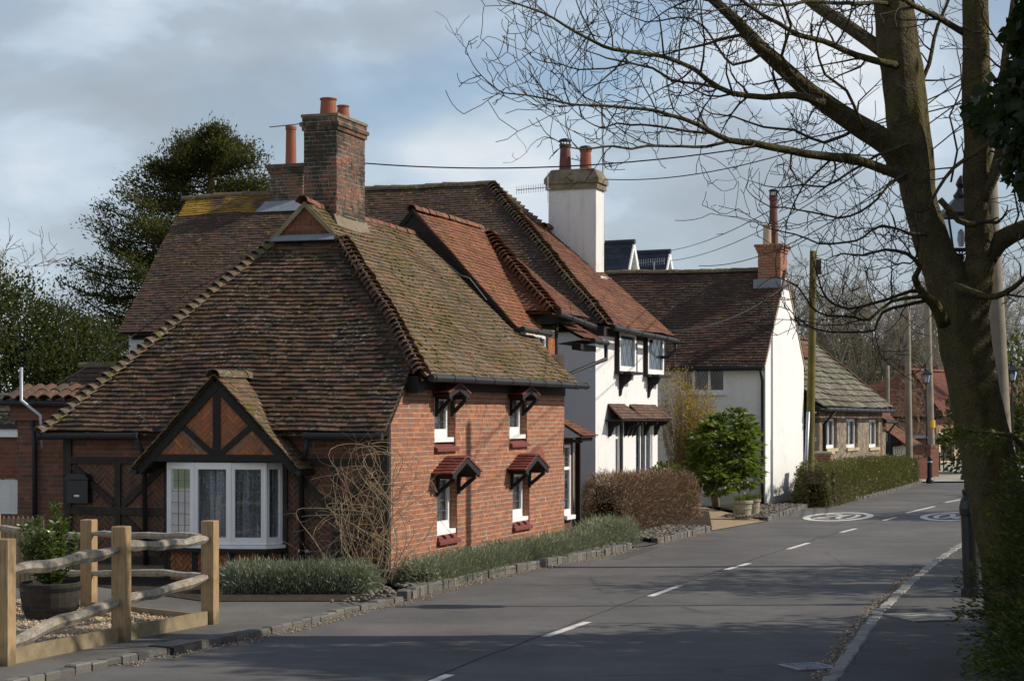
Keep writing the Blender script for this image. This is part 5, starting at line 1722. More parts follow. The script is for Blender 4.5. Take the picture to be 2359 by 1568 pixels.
# lower end of the barn and porch
mb = MB(); mb.wall(Bn.side(.25), 11.0, 13.2, 0, 2.4, [(11.6, 12.3, .75, 1.75)], .12); mb.poly([Bn.P(13.2, .25), Bn.P(13.2, 4), Bn.P(13.2, 4, 2.4), Bn.P(13.2, 2.2, 3.9), Bn.P(13.2, .25, 2.4)])
mb.build('end_wall', M['flintwall'], bar)
window(bar, Bn.side(.25), 11.62, 12.28, .78, 1.75, -.03, fw=.08, mull=(11.95,), lead=None, curtain='sides')
r2 = roof(bar, Bn, 'side', -.05, 2.3, .8, [(11.0, 0), (13.4, 0), (13.4, 2.2), (11.0, 2.2)], 'tile_rust', seed=410, g=.1)
gutter(bar, Bn.P(11, -.10, 2.26), Bn.P(13.45, -.10, 2.24), .055)
pipe(bar, [Bn.P(13.4, -.08, 2.2), Bn.P(13.3, .15, 1.9), Bn.P(13.3, .18, .1)], .045)
pb = [at(2058, 1055, 71), at(2086, 1055, 76)]
prc = thing('lean_to_porch', 'small white boarded porch with mossy red tiled lean-to roof beyond the flint cottage', 'porch', (pb[0].x, pb[0].y, 0))
e = (pb[1] - pb[0]); e.z = 0; L = e.length; e.normalize(); n_ = Vector((e.y, -e.x, 0))
pl = Pl(Vector((pb[0].x, pb[0].y, 0)), e, Z, n_)
mb = MB(); mb.rect(pl, 0, L, 0, 1.45, -2, -.02); mb.build('wall', M['room'], prc)
mb = MB()
for i in range(6):
    mb.rect(pl, i * L / 6 + .05, (i + .62) * L / 6, 0, 1.3, -.02, .02)
mb.rect(pl, L * .72, L, 0, 1.4, -.03, .03); mb.build('boarding', M['white_paint'], prc)
mb = MB(); tiles(mb, pl.p(-.3, 1.35, .5), e, (-n_ * .8 + Z * .6).normalized(), [(0, 0), (L + 1.2, 0), (L + .6, 1.5), (0, 1.5)], seed=412, g=.12); r_ = mb.build('roof', M['tile_rust'], prc)
gutter(prc, pl.p(-.3, 1.33, .55), pl.p(L + .9, 1.33, .55), .05)

# ================================================================== red brick building at the end of the road
bb = thing('brick_building', 'red brick building with hipped red roof and stone doorway at the road end', 'building', at(2157, 1067, 100))
RB = Fr(at(2157, 1067, 100).x, 100.0, 36)
bps, bpf = RB.side(0), RB.front(0)
d0, d1, dz0, dz1 = opx(RB, 2165, 2197, 997, 1066)
mb = MB(); mb.wall(bps, 0, 9, -.2, 2.6, [(d0, d1, .1, dz1)], .25); mb.wall(bpf, 0, 12, -.2, 2.6, [(2.2, 4.6, .8, 2.0), (6.0, 8.0, .8, 2.0)], .2)
wl_ = mb.build('wall', M['brick_wall'], bb, uv=True)
mb = MB()
mb.rect(bps, d0 - .22, d0, 0, dz1 + .2, -.1, .05); mb.rect(bps, d1, d1 + .22, 0, dz1 + .2, -.1, .05); mb.rect(bps, d0, d1, dz1, dz1 + .2, -.1, .048)
mb.rect(bps, -.0, 9, -.1, .12, 0, .08); mb.build('door_surround', M['stone_trim'], bb)
mb = MB(); mb.rect(bps, d0, d1, .1, dz1, -.24, -.2); mb.build('door', M['dark_door'], bb)
mb = MB(); mb.rect(bps, d0 + (d1 - d0) * .5, d1, .1, dz1, -.19, -.16); mb.build('open_door_leaf', M['timber_grey'], bb)
mb = MB(); mb.rect(bpf, 2.2, 4.6, .8, 2.0, -.2, -.16); mb.rect(bpf, 6, 8, .8, 2, -.2, -.16); mb.build('window', M['room'], bb)
mb = MB(); mb.rect(bps, .55, .95, 1.0, 1.7, .0, .04); mb.build('notice', M['white_band'], bb)
RT = .80
r1 = roof(bb, RB, 'front', -.4, 2.5, RT, [(-.4, 0), (9, 0), (2.8, 3.2)], 'tile_rust', seed=501, g=.12, tw=.2, sag=.02)
r2 = roof(bb, RB, 'side', -.4, 2.5, RT, [(-.4, 0), (10, 0), (10, 3.2), (2.8, 3.2)], 'tile_new', seed=502, g=.12, tw=.2, sag=.02)
mb = MB(); arch_tiles(mb, RB.P(2.6, 2.8, 5.1), RB.P(10, 2.8, 5.1), r=.13, seg=.5); mb.build('ridge_tiles', M['tile_new'], r2)
nb = (Z * 1.2 - RB.U * .5 - RB.V * .5).normalized()
mb = MB(); arch_tiles(mb, RB.P(-.4, -.4, 2.5) - nb * .06, RB.P(2.8, 2.8, 5.07) - nb * .06, r=.14, seg=.17, up=nb, taper=1.2, lift=.05); mb.build('hip_tiles', M['bonnet'], r2)
mb = MB(); mb.rect(bps, -.35, 9, 2.38, 2.5, 0, .35); mb.rect(bpf, -.35, 9, 2.38, 2.5, 0, .35); mb.build('fascia', M['timber'], bb)
b2 = thing('red_roofed_building', 'large plain red tiled roof rising behind the brick building with the stone doorway', 'building', at(2180, 1060, 116))
R2 = Fr(at(2128, 1060, 116).x, 116.0, 75)
mb = MB(); mb.frbox(R2, 0, 16, 0, 6, 0, 3); mb.build('wall', M['brick_wall'], b2, uv=True)
r_ = roof(b2, R2, 'side', -.4, 3.0, 1.0, [(-.4, 0), (17, 0), (17, 2.6), (-.4, 2.6)], 'tile_new', seed=503, g=.14, tw=.22)
mb = MB(); arch_tiles(mb, R2.P(-.5, 2.25, 5.62), R2.P(17, 2.25, 5.62), r=.2, seg=.6); mb.build('ridge_tiles', M['tile_new'], r_)

# ================================================================== left outbuilding, far left shed
ob = thing('brick_outbuilding', 'dark red brick outbuilding with half round tiled parapet left of the front cottage', 'outbuilding', K.P(.35, 5.6))
po = K.front(.40)
mb = MB(); mb.wall(po, 5.55, 6.62, -.3, 2.35, (), .1); mb.poly([K.P(.4, 5.55), K.P(4, 5.55), K.P(4, 5.55, 2.3), K.P(.4, 5.55, 2.3)])
ow = mb.build('wall', M['mortar_dark'], ob)
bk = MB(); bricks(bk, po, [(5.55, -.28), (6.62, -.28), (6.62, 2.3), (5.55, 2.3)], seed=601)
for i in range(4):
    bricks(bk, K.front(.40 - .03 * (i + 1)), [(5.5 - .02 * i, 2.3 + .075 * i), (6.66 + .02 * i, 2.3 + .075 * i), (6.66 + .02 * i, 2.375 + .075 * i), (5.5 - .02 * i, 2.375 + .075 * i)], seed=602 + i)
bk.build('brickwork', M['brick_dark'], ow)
mb = MB(); mb.frbox(K, .30, 3, 5.5, 6.7, 2.3, 2.58)
mb.build('parapet', M['brick_wall_dark'], ow, uv=True)
mb = MB()
for i in range(6):
    x = 5.5 + i * .225
    arch_tiles(mb, K.P(.16, x, 2.60), K.P(.75, x, 2.80), r=.12, seg=.3, up=Z, taper=1.05, seed=610 + i)
mb.build('parapet_tiles', M['bonnet'], ob)
gutter(ob, K.P(.16, 5.4, 2.56), K.P(.16, 6.85, 2.58), .05)
pipe(ob, [K.P(.04, 6.32, 3.15), K.P(.04, 6.32, 2.62), K.P(.06, 5.98, 2.38), K.P(.06, 5.94, 1.85)], .028, 'vent_pipe', 'zinc')
pipe(ob, [K.P(.25, 6.25, 2.3), K.P(.32, 6.25, 1.9), K.P(.32, 6.25, 0)], .04)
sh = thing('lean_to_shed', 'low brick shed with pale lichen covered tiles and white fascia at the left edge', 'shed', K.P(.5, 6.62))
po = K.front(.55)
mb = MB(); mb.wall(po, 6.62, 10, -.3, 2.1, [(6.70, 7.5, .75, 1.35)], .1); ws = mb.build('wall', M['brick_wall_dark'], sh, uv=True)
mb = MB(); mb.rect(po, 6.62, 10, 2.03, 2.16, .05, .09); mb.build('fascia', M['white_paint'], sh)
mb = MB(); mb.rect(po, 6.62, 10, 2.16, 2.24, .03, .14); mb.build('gutter', M['gutter'], sh)
mb = MB(); mb.rect(po, 6.72, 7.48, .77, 1.33, -.06, -.03); mb.build('window_board', M['white_dirty'], sh)
mb = MB(); tiles(mb, K.P(.42, 6.50, 2.22), K.V, (K.U * .72 + Z * .69), [(0.0, 0), (3, 0), (3, .75), (.30, .75)], seed=620, g=.1); mb.build('roof', M['stone_slate'], sh)

settle(ob); settle(sh)

# ================================================================== street furniture
def pole(name, base, top, r0, r1, mat, label, extra=None):
    base = Vector(base); top = Vector(top)
    t = thing(name, label, 'utility pole', base, 'wooden utility poles along the road')
    mb = MB()
    n = 7
    pts = [base + (top - base) * (i / n) + Vector((mnoise.noise(Vector((i, base.x, 2))) * .02, 0, 0)) for i in range(n + 1)]
    mb.tube(pts, [r0 + (r1 - r0) * i / n for i in range(n + 1)], 14)
    mb.build('shaft', M[mat], t, smooth=True)
    return t
bA = gnd(1864, 1165)
tA = pole('utility_pole', bA, at(1874, 578, bA.y), .115, .095, 'pole_yellow', 'mossy yellow wooden pole with a metal conduit beside the white gable wall')
mb = MB(); mb.tube([at(1853, 1163, bA.y - .1), at(1862, 948, bA.y - .1)], .05, 8); mb.build('conduit', M['zinc'], tA, smooth=True)
mb = MB(); mb.abox(at(1886, 632, bA.y), .12, .14, .40); mb.tube([at(1878, 612, bA.y), at(1888, 616, bA.y)], .02, 6); mb.build('junction_box', M['black_iron'], tA)
mb = MB()
for yy in (700, 760, 950, 1010, 1015): mb.tube([at(1868 + (965 - yy) * .012, yy, bA.y) + Vector((.11, 0, 0)), at(1868 + (965 - yy) * .012, yy, bA.y) + Vector((.15, 0, 0))], .03, 6)
mb.build('pole_step', M['zinc'], tA)
pb_ = at(2095, 1090, 67); pb_.z = 0
tB = pole('utility_pole', pb_, at(2090, 670, 67), .13, .10, 'pole', 'slim grey wooden pole rising behind the far end of the clipped hedge')
pc_ = at(2147, 1050, 77); pc_.z = 0
tC = pole('utility_pole', pc_, at(2136, 655, 77), .15, .12, 'pole', 'grey wooden pole with a yellow band beside a black street lamp')
mb = MB(); c = at(2146, 985, 77); mb.tube([c, at(2145.5, 968, 77)], .158, 14); mb.build('band', M['yellow'], tC)
pd_ = at(2046, 1060, 88); pd_.z = 0
pole('utility_pole', pd_, at(2045, 842, 88), .09, .08, 'pole', 'short thin grey pole standing behind the roof of the flint cottage')
pe_ = at(2324, 1302, 29.6); pe_.z = 0
tE = pole('utility_pole', pe_, at(2262, 90, 29.6), .155, .115, 'pole', 'thick pale wooden pole standing close behind the bare street tree')

def bollard(px, py, z, h, label, slim=False, sticker=False):
    b = gnd(px, py, z)
    t = thing('bollard', label, 'bollard', b, 'black bollards')
    k = h
    mb = MB()
    if slim:
        mb.lathe(b, [(.06, 0), (.06, .06 * k), (.038, .08 * k), (.036, .86 * k), (.05, .87 * k), (.05, .9 * k), (.03, .92 * k), (.05, .95 * k), (.048, .985 * k), (.02, 1.0 * k)], 12)
        q = MB(); q.lathe(b, [(.040, .80 * k), (.040, .84 * k)], 12)
    else:
        mb.lathe(b, [(.135, 0), (.135, .12 * k), (.115, .17 * k), (.095, .20 * k), (.088, .70 * k), (.10, .71 * k), (.10, .74 * k), (.082, .76 * k), (.082, .83 * k), (.105, .85 * k), (.105, .89 * k), (.06, .93 * k), (.072, .96 * k), (.04, 1.0 * k)], 16)
        q = MB(); q.lathe(b, [(.091, .775 * k), (.091, .81 * k)], 16)
    mb.build('post', M['black_iron'], t, smooth=False)
    q.build('band', M['white_band'], t)
    if sticker:
        q = MB(); q.abox(b + Vector((.02, -.095, .45 * k)), .06, .01, .2 * k); q.build('sticker', M['yellow'], t)
bollard(2142, 1113, .05, .98, 'black bollard standing in front of the low brick wall')
bollard(2221, 1105, .05, 1.0, 'black bollard with a yellow sticker beside the tree trunk', sticker=True)
bollard(2164.5, 1083, .05, .82, 'slim black bollard right of the low brick wall end', slim=True)
bollard(2197, 1074, .05, .82, 'slim black bollard in front of the stone doorway', slim=True)
b = gnd(1919, 1161, .06)
t = thing('marker_post', 'dark wooden marker post with a red reflector in front of the clipped hedge', 'post', b)
mb = MB(); mb.lathe(b, [(.07, 0), (.068, .86), (.05, .90), (.02, .91)], 10); mb.build('post', M['timber'], t)
mb = MB(); mb.abox(b + Vector((.02, -.075, .66)), .06, .02, .09); mb.build('reflector', M['red'], t)

def lamp(base, top_px, h_lant, label, s=1.0, pedestal=True):
    base = Vector(base); top = Vector(top_px)
    t = thing('street_lamp', label, 'street lamp', base, 'black street lamps')
    ax = (top - base); L = ax.length; d = ax.normalized()
    def P_(z): return base + d * z
    mb = MB()
    prof = [(0, .135), (.10, .135), (.12, .105), (1.00, .105), (1.03, .12), (1.10, .125), (1.20, .105), (1.26, .072), (1.30, .085), (1.33, .085), (1.35, .055), (1.50, .052), (1.52, .062), (1.55, .062), (1.57, .048), (L - .05, .038), (L, .05)]
    mb.tube([P_(z) for z, r in prof], [r * s for z, r in prof], 16)
    mb.build('column', M['black_iron'], t)
    # lantern: tapered four sided glass body, roof and finial
    w0, w1, hb = .13 * s, .21 * s, .42 * s
    c0 = P_(L)
    def ring(z, w_): return [c0 + Vector((x * w_, y * w_, z)) for x, y in ((-1, -1), (1, -1), (1, 1), (-1, 1))]
    fr_ = MB()
    A_, B_ = ring(.08 * s, w0), ring(.08 * s + hb, w1)
    for i in range(4):
        fr_.tube([A_[i], B_[i]], .016 * s, 6); fr_.tube([A_[i], A_[(i + 1) % 4]], .016 * s, 6); fr_.tube([B_[i], B_[(i + 1) % 4]], .02 * s, 6)
    for x, y in ((-1, 0), (1, 0), (0, -1), (0, 1)):
        fr_.tube([c0, c0 + Vector((x * w0, y * w0, .08 * s))], .012 * s, 6)
    lt_ = fr_.build('lantern', M['black_iron'], t)
    g_ = MB()
    a2, b2_ = ring(.085 * s, w0 * .97), ring(.08 * s + hb, w1 * .97)
    for i in range(4): g_.poly([a2[i], a2[(i + 1) % 4], b2_[(i + 1) % 4], b2_[i]])
    g_.build('glass', M['glass'], lt_)
    rf_ = MB()
    zr = .08 * s + hb
    l1, l2_, l3 = ring(zr, w1 * 1.22), ring(zr + .03 * s, w1 * 1.22), ring(zr + .22 * s, w1 * .42)
    for X, Y_ in ((l1, l2_), (l2_, l3)):
        rf_.add(X + Y_, [(i, (i + 1) % 4, (i + 1) % 4 + 4, i + 4) for i in range(4)])
    rf_.poly(l1[::-1])
    rf_.lathe(c0 + Z * (zr + .21 * s), [(.09 * s, 0), (.10 * s, .05 * s), (.06 * s, .10 * s), (.045 * s, .14 * s), (.07 * s, .19 * s), (.05 * s, .24 * s), (.015 * s, .30 * s)], 12)
    rf_.build('lantern_roof', M['black_iron'], lt_)
    bl = MB(); bl.lathe(c0 + Z * .12 * s, [(.03, 0), (.05, .08), (.04, .18), (.01, .22)], 10); bl.build('bulb', M['white_band'], lt_)
lb = gnd(2239, 1372, .1)
lamp(lb, at(2214, 590, lb.y), 0, 'black iron street lamp standing close in front of the bare tree trunk', 1.0)
l2b = at(2137, 1050, 75.5); l2b.z = .05
lamp(l2b, at(2133, 885, 75.5), 0, 'small distant black street lamp beside the yellow banded pole', .8)
l3b = at(2334, 1130, 66); l3b.z = .1
lamp(l3b, at(2331, 880, 66), 0, 'distant black street lamp in front of dark evergreens at the right edge', .8)

# low brick walls, red notice, flower baskets
def low_wall(px0, px1, Y0, Y1, h, label, pier=False):
    a, c = at(px0, 1000, Y0), at(px1, 1000, Y1)
    a.z = c.z = 0
    t = thing('brick_wall', label, 'wall', a)
    e = (c - a); L = e.length; e.normalize(); n_ = Vector((e.y, -e.x, 0))
    mb = MB(); mb.box(a, e * L, -n_ * .24, Z * h); mb.build('brickwork', M['brick_wall_dark'], t, uv=True)
    mb = MB()
    k = int(L / .24)
    for i in range(k + 1):
        if i % 3 != 2: mb.box(a + e * (i * L / (k + 1)) + n_ * .02 + Z * (h + .002), e * (L / (k + 1) - .02), -n_ * .28, Z * .11)
    mb.build('coping', M['brick_quoin'], t)
low_wall(2105, 2137, 71.5, 71.8, .86, 'low brick wall with cut brick coping at the end of the hedge')
low_wall(2144, 2163, 74.5, 74.8, 1.22, 'taller brick wall end behind the front bollard')
b = at(1881, 1160, 51.5); b.z = 0
t = thing('brick_pier', 'narrow red brick pier behind the mossy yellow pole', 'pier', b)
mb = MB(); mb.abox(b + Vector((.25, .2, 0)), .42, .42, 1.38, R(-20)); mb.build('brickwork', M['brick_wall'], t, uv=True)
mb = MB(); mb.abox(b + Vector((.25, .2, 1.38)), .5, .5, .06, R(-20)); mb.build('coping', M['stone_trim'], t)
b = at(2126, 1041, 80); b.z = 0
t = thing('notice_board', 'narrow red and white notice board beside the far brick walls', 'notice board', b)
mb = MB(); mb.abox(b + Z * .9, .14, .05, .75); mb.build('panel', M['red'], t)
mb = MB(); mb.abox(b + Vector((0, -.03, 1.0)), .06, .02, .5); mb.build('notice', M['white_band'], t)
mb = MB(); mb.abox(b + Vector((.0, .03, 0)), .05, .05, 1.7); mb.build('post', M['timber'], t)
b = at(2112, 1040, 79); b.z = 0
t = thing('brick_shelter', 'small flat topped brick structure behind the red notice board', 'shelter', b)
mb = MB(); mb.abox(b, 1.1, 1.0, 1.55, R(15)); mb.build('wall', M['brick_wall_dark'], t, uv=True)
mb = MB(); mb.abox(b + Z * 1.55, 1.5, 1.3, .12, R(15)); mb.build('slab', M['lead'], t)
b = at(2174, 1060, 82); b.z = .05
t = thing('flower_basket_stand', 'black stand holding three baskets of yellow flowers outside the brick building', 'flower stand', b)
mb = MB(); mb.tube([b, b + Z * 1.9], .03, 8)
cs = [at(2165, 1012, 82), at(2184, 1010, 82), at(2176, 1028, 82)]
for c in cs: mb.tube([b + Z * (c.z + .15), c + Z * .22], .014, 6)
mb.build('stand', M['black_iron'], t)
mb = MB()
for c in cs: mb.lathe(c - Z * .2, [(.04, 0), (.15, .08), (.19, .2), (.18, .22)], 12)
mb.build('basket', M['black_iron'], t)
pp_ = np.concatenate([np.array(c)[None] + rng.normal(size=(160, 3)) * (.10, .10, .06) + (0, 0, .10) for c in cs])
leafmass('flowers', pp_, unit(len(pp_)) + (0, 0, .4), .09, .07, M['flower'], t)

# planters
def planter(px, py, r, label):
    b = gnd(px, py, .02)
    t = thing('stone_planter', label, 'planter', b, 'stone planters in front of the white house')
    mb = MB(); mb.lathe(b, [(r * .74, 0), (r * .80, .06), (r * .86, .2), (r * .90, .3), (r * .92, .34), (r * 1.04, .36), (r * 1.04, .42), (r * .96, .43), (r * .88, .42), (r * .85, .36), (.02, .36)], 22)
    mb.lathe(b, [(r * .90, .22), (r * .93, .235), (r * .90, .25)], 22)
    mb.build('pot', M['planter'], t)
    n = 260
    th = rng.uniform(0, 6.28, n); rr = np.sqrt(rng.uniform(0, 1, n)) * r * .7
    P = np.stack([b.x + rr * np.cos(th), b.y + rr * np.sin(th), np.full(n, b.z + .36)], 1)
    D = np.stack([np.cos(th) * .5, np.sin(th) * .5, np.full(n, 1.0)], 1) + rng.normal(size=(n, 3)) * .25
    leafmass('plant', P, D, rng.uniform(.12, .26, n), .018, M['laurel'], t, bend=.2)
planter(1711, 1194, .235, 'round stone planter with green shoots in front of the white gable corner')
planter(1733, 1189, .20, 'smaller stone planter half hidden behind the first planter')

# letterbox on the front wall
lx = thing('letterbox', 'black letterbox mounted on the dark timber front wall of the cottage', 'letterbox', K.P(-.1, 5.2, 1.1))
mb = MB(); q = K.front(.02)
mb.ppoly(q, [(5.02, 1.0), (5.40, 1.0), (5.40, 1.36), (5.02, 1.36)], 0, .14); mb.ppoly(q, [(4.99, 1.37), (5.43, 1.37), (5.36, 1.46), (5.06, 1.46)], 0, .17)
mb.build('box', M['black_iron'], lx)
mb = MB(); mb.rect(q, 5.17, 5.26, 1.10, 1.13, .14, .145); mb.build('plate', M['white_band'], lx)
nm = thing('tap_sign', 'tiny white plate low on the timber wall right of the bow window', 'plate', K.P(-.05, 1.4, .4))
mb = MB(); mb.rect(K.front(.05), 1.30, 1.47, .30, .34, .02, .035); mb.build('plate', M['white_band'], nm)

settle(lx); settle(nm)

# aerials
def aerial(name, label, mast0, mast1, boom0, boom1, n, ln, vert=False, refl=True):
    t = thing(name, label, 'aerial', mast0, 'television aerials')
    mb = MB()
    if (mast1 - mast0).length > .01:
        mb.tube([mast0, mast1], .02, 8)
        mb.build('mast', M['alum'], t)
    mb = MB()
    mb.tube([boom0, boom1], .011, 6)
    d = (boom1 - boom0).normalized()
    c = Z if vert else d.cross(Z).normalized()
    for i in range(n):
        p = boom0 + (boom1 - boom0) * (i / (n - 1))
        mb.tube([p - c * ln / 2, p + c * ln / 2], .006, 4)
    if refl:
        p = boom1
        for k in range(-3, 4):
            mb.tube([p + Z * k * .08 - c * ln * .7 , p + Z * k * .08 + c * ln * .7], .006, 4)
        mb.tube([p - Z * .26, p + Z * .26], .008, 4)
    mb.build('elements', M['black_iron' if not vert else 'alum'], t)
aerial('tv_aerial', 'tall television aerial on a mast beside the white chimney', at(1391, 560, 45.5), at(1387, 205, 45.5), at(1350, 200, 45.3), at(1423, 182, 45.6), 9, .32)
aerial('tv_aerial', 'slender horizontal aerial behind the brick chimney', at(668, 285, 46.5), at(668, 284.9, 46.5), at(621, 293, 46.5), at(706, 284, 46.5), 16, .16, refl=False)
aerial('tv_aerial', 'short aerial pointing left from the white chimney', at(1268, 436, 44.6), at(1262, 436, 44.6), at(1190, 438, 44.6), at(1262, 431, 44.6), 14, .2, True, refl=True)
aerial('tv_aerial', 'low spiky aerial in front of the slate roofs', at(1507, 625, 56), at(1507, 604, 56), at(1472, 606, 56), at(1530, 601, 56), 12, .2, True, refl=False)

# overhead wires
def wire(a, b, sag, label, r=.012):
    a, b = Vector(a), Vector(b)
    n = 24
    pts = [a + (b - a) * (i / n) - Z * sag * 4 * (i / n) * (1 - i / n) for i in range(n + 1)]
    mb = MB(); mb.tube(pts, r, 5)
    o = mb.build('overhead_wire', M['cable'], None, a)
    tag(o, label, 'wire', 'overhead wires')
ptop = at(2266, 170, 29.6)
wire(at(838, 376, 33.2), at(2266, 225, 29.6), .46, 'long black wire from the brick chimney across to the right')
wire(at(1390, 413, 45.2), ptop, .5, 'black wire rising from the white chimney into the tree')
wire(at(1540, 762, 44.7), at(1812, 655, 51.3), .3, 'thin wire crossing the dark roof of the limewashed house', .008)
wire(at(1536, 578, 79), at(2268, 140, 29.6), .6, 'upper thin wire from the farther slate roof')
wire(at(1545, 600, 78), at(2270, 190, 29.6), .6, 'lower thin wire from the farther slate roof')
wire(at(1610, 612, 58), at(2272, 240, 29.6), .7, 'wire rising right above the dark roof ridge')
wire(at(1884, 598, 50.2), at(2090, 690, 67), .2, 'wire from the mossy yellow pole to the slim far pole')
wire(at(720, 470, 33), at(440, 668, 30), .15, 'thin cable slanting down left over the back roof', .008)
wire(at(440, 668, 30), at(100, 900, 28.2), .1, 'thin cable running down left to the outbuilding', .008)
for i in range(4):
    wire(at(2300, 735 + i * 22, 60), at(2420, 730 + i * 20, 45), .2, ['highest', 'second highest', 'third highest', 'lowest'][i] + ' of four faint wires behind the thick pale pole', .012)

# ================================================================== post and rail fence
fen = thing('rail_fence', 'post and rail fence of sawn oak posts and split grey rails in the left foreground', 'fence', FP2)
def post(b, h, az):
    mb = MB()
    s_ = .075
    u = Vector((math.cos(az), math.sin(az), 0)); v = Vector((-math.sin(az), math.cos(az), 0))
    lo = [b + u * x * s_ + v * y * s_ - Z * .05 for x, y in ((-1, -1), (1, -1), (1, 1), (-1, 1))]
    hi = [p + Z * (h + .05) for p in lo]
    tp = [b + u * x * (s_ - .008) + v * y * (s_ - .008) + Z * (h + .008) for x, y in ((-1, -1), (1, -1), (1, 1), (-1, 1))]
    mb.add(lo + hi + tp, [(i, (i + 1) % 4, (i + 1) % 4 + 4, i + 4) for i in range(4)] + [(i + 4, (i + 1) % 4 + 4, (i + 1) % 4 + 8, i + 8) for i in range(4)] + [(8, 9, 10, 11)])
    mb.build('post', M['wood_new'], fen)
fd = (FP3 - FP1); faz = math.atan2(fd.y, fd.x) + R(90)
FAZ = R(-15)
for b, h in ((FP1, 1.19), (FP2, 1.20), (FP3, 1.17), (FP4, 1.10)):
    post(b, h, FAZ)
def rail(p, q, seed, hgt=.10, th=.045, hump=.022):
    hgt *= .78
    rd = random.Random(seed)
    n = 16
    d = (q - p); L = d.length; d.normalize(); s_ = d.cross(Z).normalized()
    mb = MB()
    vs = []
    ph = rd.uniform(0, 6)
    for i in range(n + 1):
        t = i / n
        ends = min(1, min(t, 1 - t) * 5 + .45)
        c = p + (q - p) * t + Z * (hump * math.sin(t * 5.2 + ph) * .6 + mnoise.noise(Vector((t * 4, seed, 0))) * .035) + s_ * mnoise.noise(Vector((t * 3, seed, 5))) * .03
        hh = hgt * ends * (1 + .3 * mnoise.noise(Vector((t * 5, seed, 9))))
        for (x, z) in ((-.5, .15), (-.2, .55), (.4, .42), (.55, -.1), (.2, -.55), (-.4, -.4)):
            vs.append(c + s_ * x * th * 2 * ends + Z * z * hh)
    m = 6
    fs = [(i * m + k, i * m + (k + 1) % m, (i + 1) * m + (k + 1) % m, (i + 1) * m + k) for i in range(n) for k in range(m)] + [tuple(range(m)), tuple(range(n * m, n * m + m))]
    mb.add(vs, fs)
    mb.build('rail', M['wood_grey'], fen)
rail(FP1 + Z * .86, FP2 + Z * .98, 1, .13); rail(FP1 + Z * .20, FP2 + Z * .46, 2, .14)
rail(FP2 + Z * .98, FP3 + Z * .97, 3, .12); rail(FP2 + Z * .42, FP3 + Z * .55, 4, .12)
rail(FP4 + Z * .94, FP3 + Z * .99, 5, .09); rail(FP4 + Z * .48, FP3 + Z * .55, 6, .09)
FP5 = FP4 + (FP4 - FP3).normalized() * 2.1
rail(FP5 + Z * .92, FP4 + Z * .90, 7, .10); rail(FP5 + Z * .42, FP4 + Z * .48, 8, .10)
post(FP5, 1.1, FAZ)
for a, b, h0 in ((FP1, FP2, .17), (FP2, FP3, .17), (FP3, FP4, .12)):
    mb = MB(); d = (b - a).normalized(); n_ = Vector((d.y, -d.x, 0))
    mb.box(a + d * .09 - n_ * .02, d * ((b - a).length - .18), n_ * .045, Z * h0)
    mb.build('gravel_board', M['wood_green'], fen)
# picket fence far left
pk = thing('picket_fence', 'low weathered picket fence behind the potted bush on the left', 'fence', (-6.9, 25.2, 0))
for i in range(9):
    b = at(8 + i * 11, 1400, 25.4); b.z = 0.02
    mb = MB()
    hh = .98
    mb.prism([b + Vector((-.028, 0, 0)), b + Vector((.028, 0, 0)), b + Vector((.028, 0, hh - .05)), b + Vector((0, 0, hh)), b + Vector((-.028, 0, hh - .05))], Vector((0, .02, 0)))
    mb.build('picket', M['wood_green'], pk)
mb = MB()
for z in (.3, .75): mb.box(Vector((-7.4, 25.43, z)), Vector((1.2, 0, 0)), Vector((0, .04, 0)), Z * .06)
mb.build('rail', M['wood_green'], pk)
# side gate by the white house
b = H.P(-.75, .28, 0)
gt = thing('garden_gate', 'tall thin iron gate and wooden post between the brick cottage and the white house', 'gate', b)
mb = MB(); mb.box(b + H.V * -.02, H.U * .08, H.V * .09, Z * 1.62); mb.build('post', M['wood_green'], gt)
mb = MB()
for i in range(5):
    p = b + H.V * (.12 + i * .09)
    mb.tube([p, p + Z * (1.58 + .04 * (i % 2))], .011, 6)
for z in (.15, 1.4): mb.tube([b + Z * z + H.V * .08, b + Z * z + H.V * .52], .012, 6)
mb.build('bars', M['black_iron'], gt)

# ================================================================== trees and plants
def smooth_path(pts, rad, step=.16, kink=.02, seed=0):
    """Catmull-Rom through the points with small kinks"""
    P = [Vector(p) for p in pts]
    out_, ro = [], []
    for i in range(len(P) - 1):
        p0, p1, p2, p3 = P[max(i - 1, 0)], P[i], P[i + 1], P[min(i + 2, len(P) - 1)]
        n = max(2, int((p2 - p1).length / step))
        for k in range(n):
            t = k / n
            q = 0.5 * ((2 * p1) + (p2 - p0) * t + (2 * p0 - 5 * p1 + 4 * p2 - p3) * t * t + (3 * p1 - p0 - 3 * p2 + p3) * t ** 3)
            q = q + mnoise.noise_vector(q * 3.1 + Vector((seed, 0, 0))) * kink
            out_.append(q); ro.append(rad[i] + (rad[i + 1] - rad[i]) * t)
    out_.append(P[-1]); ro.append(rad[-1])
    return out_, ro

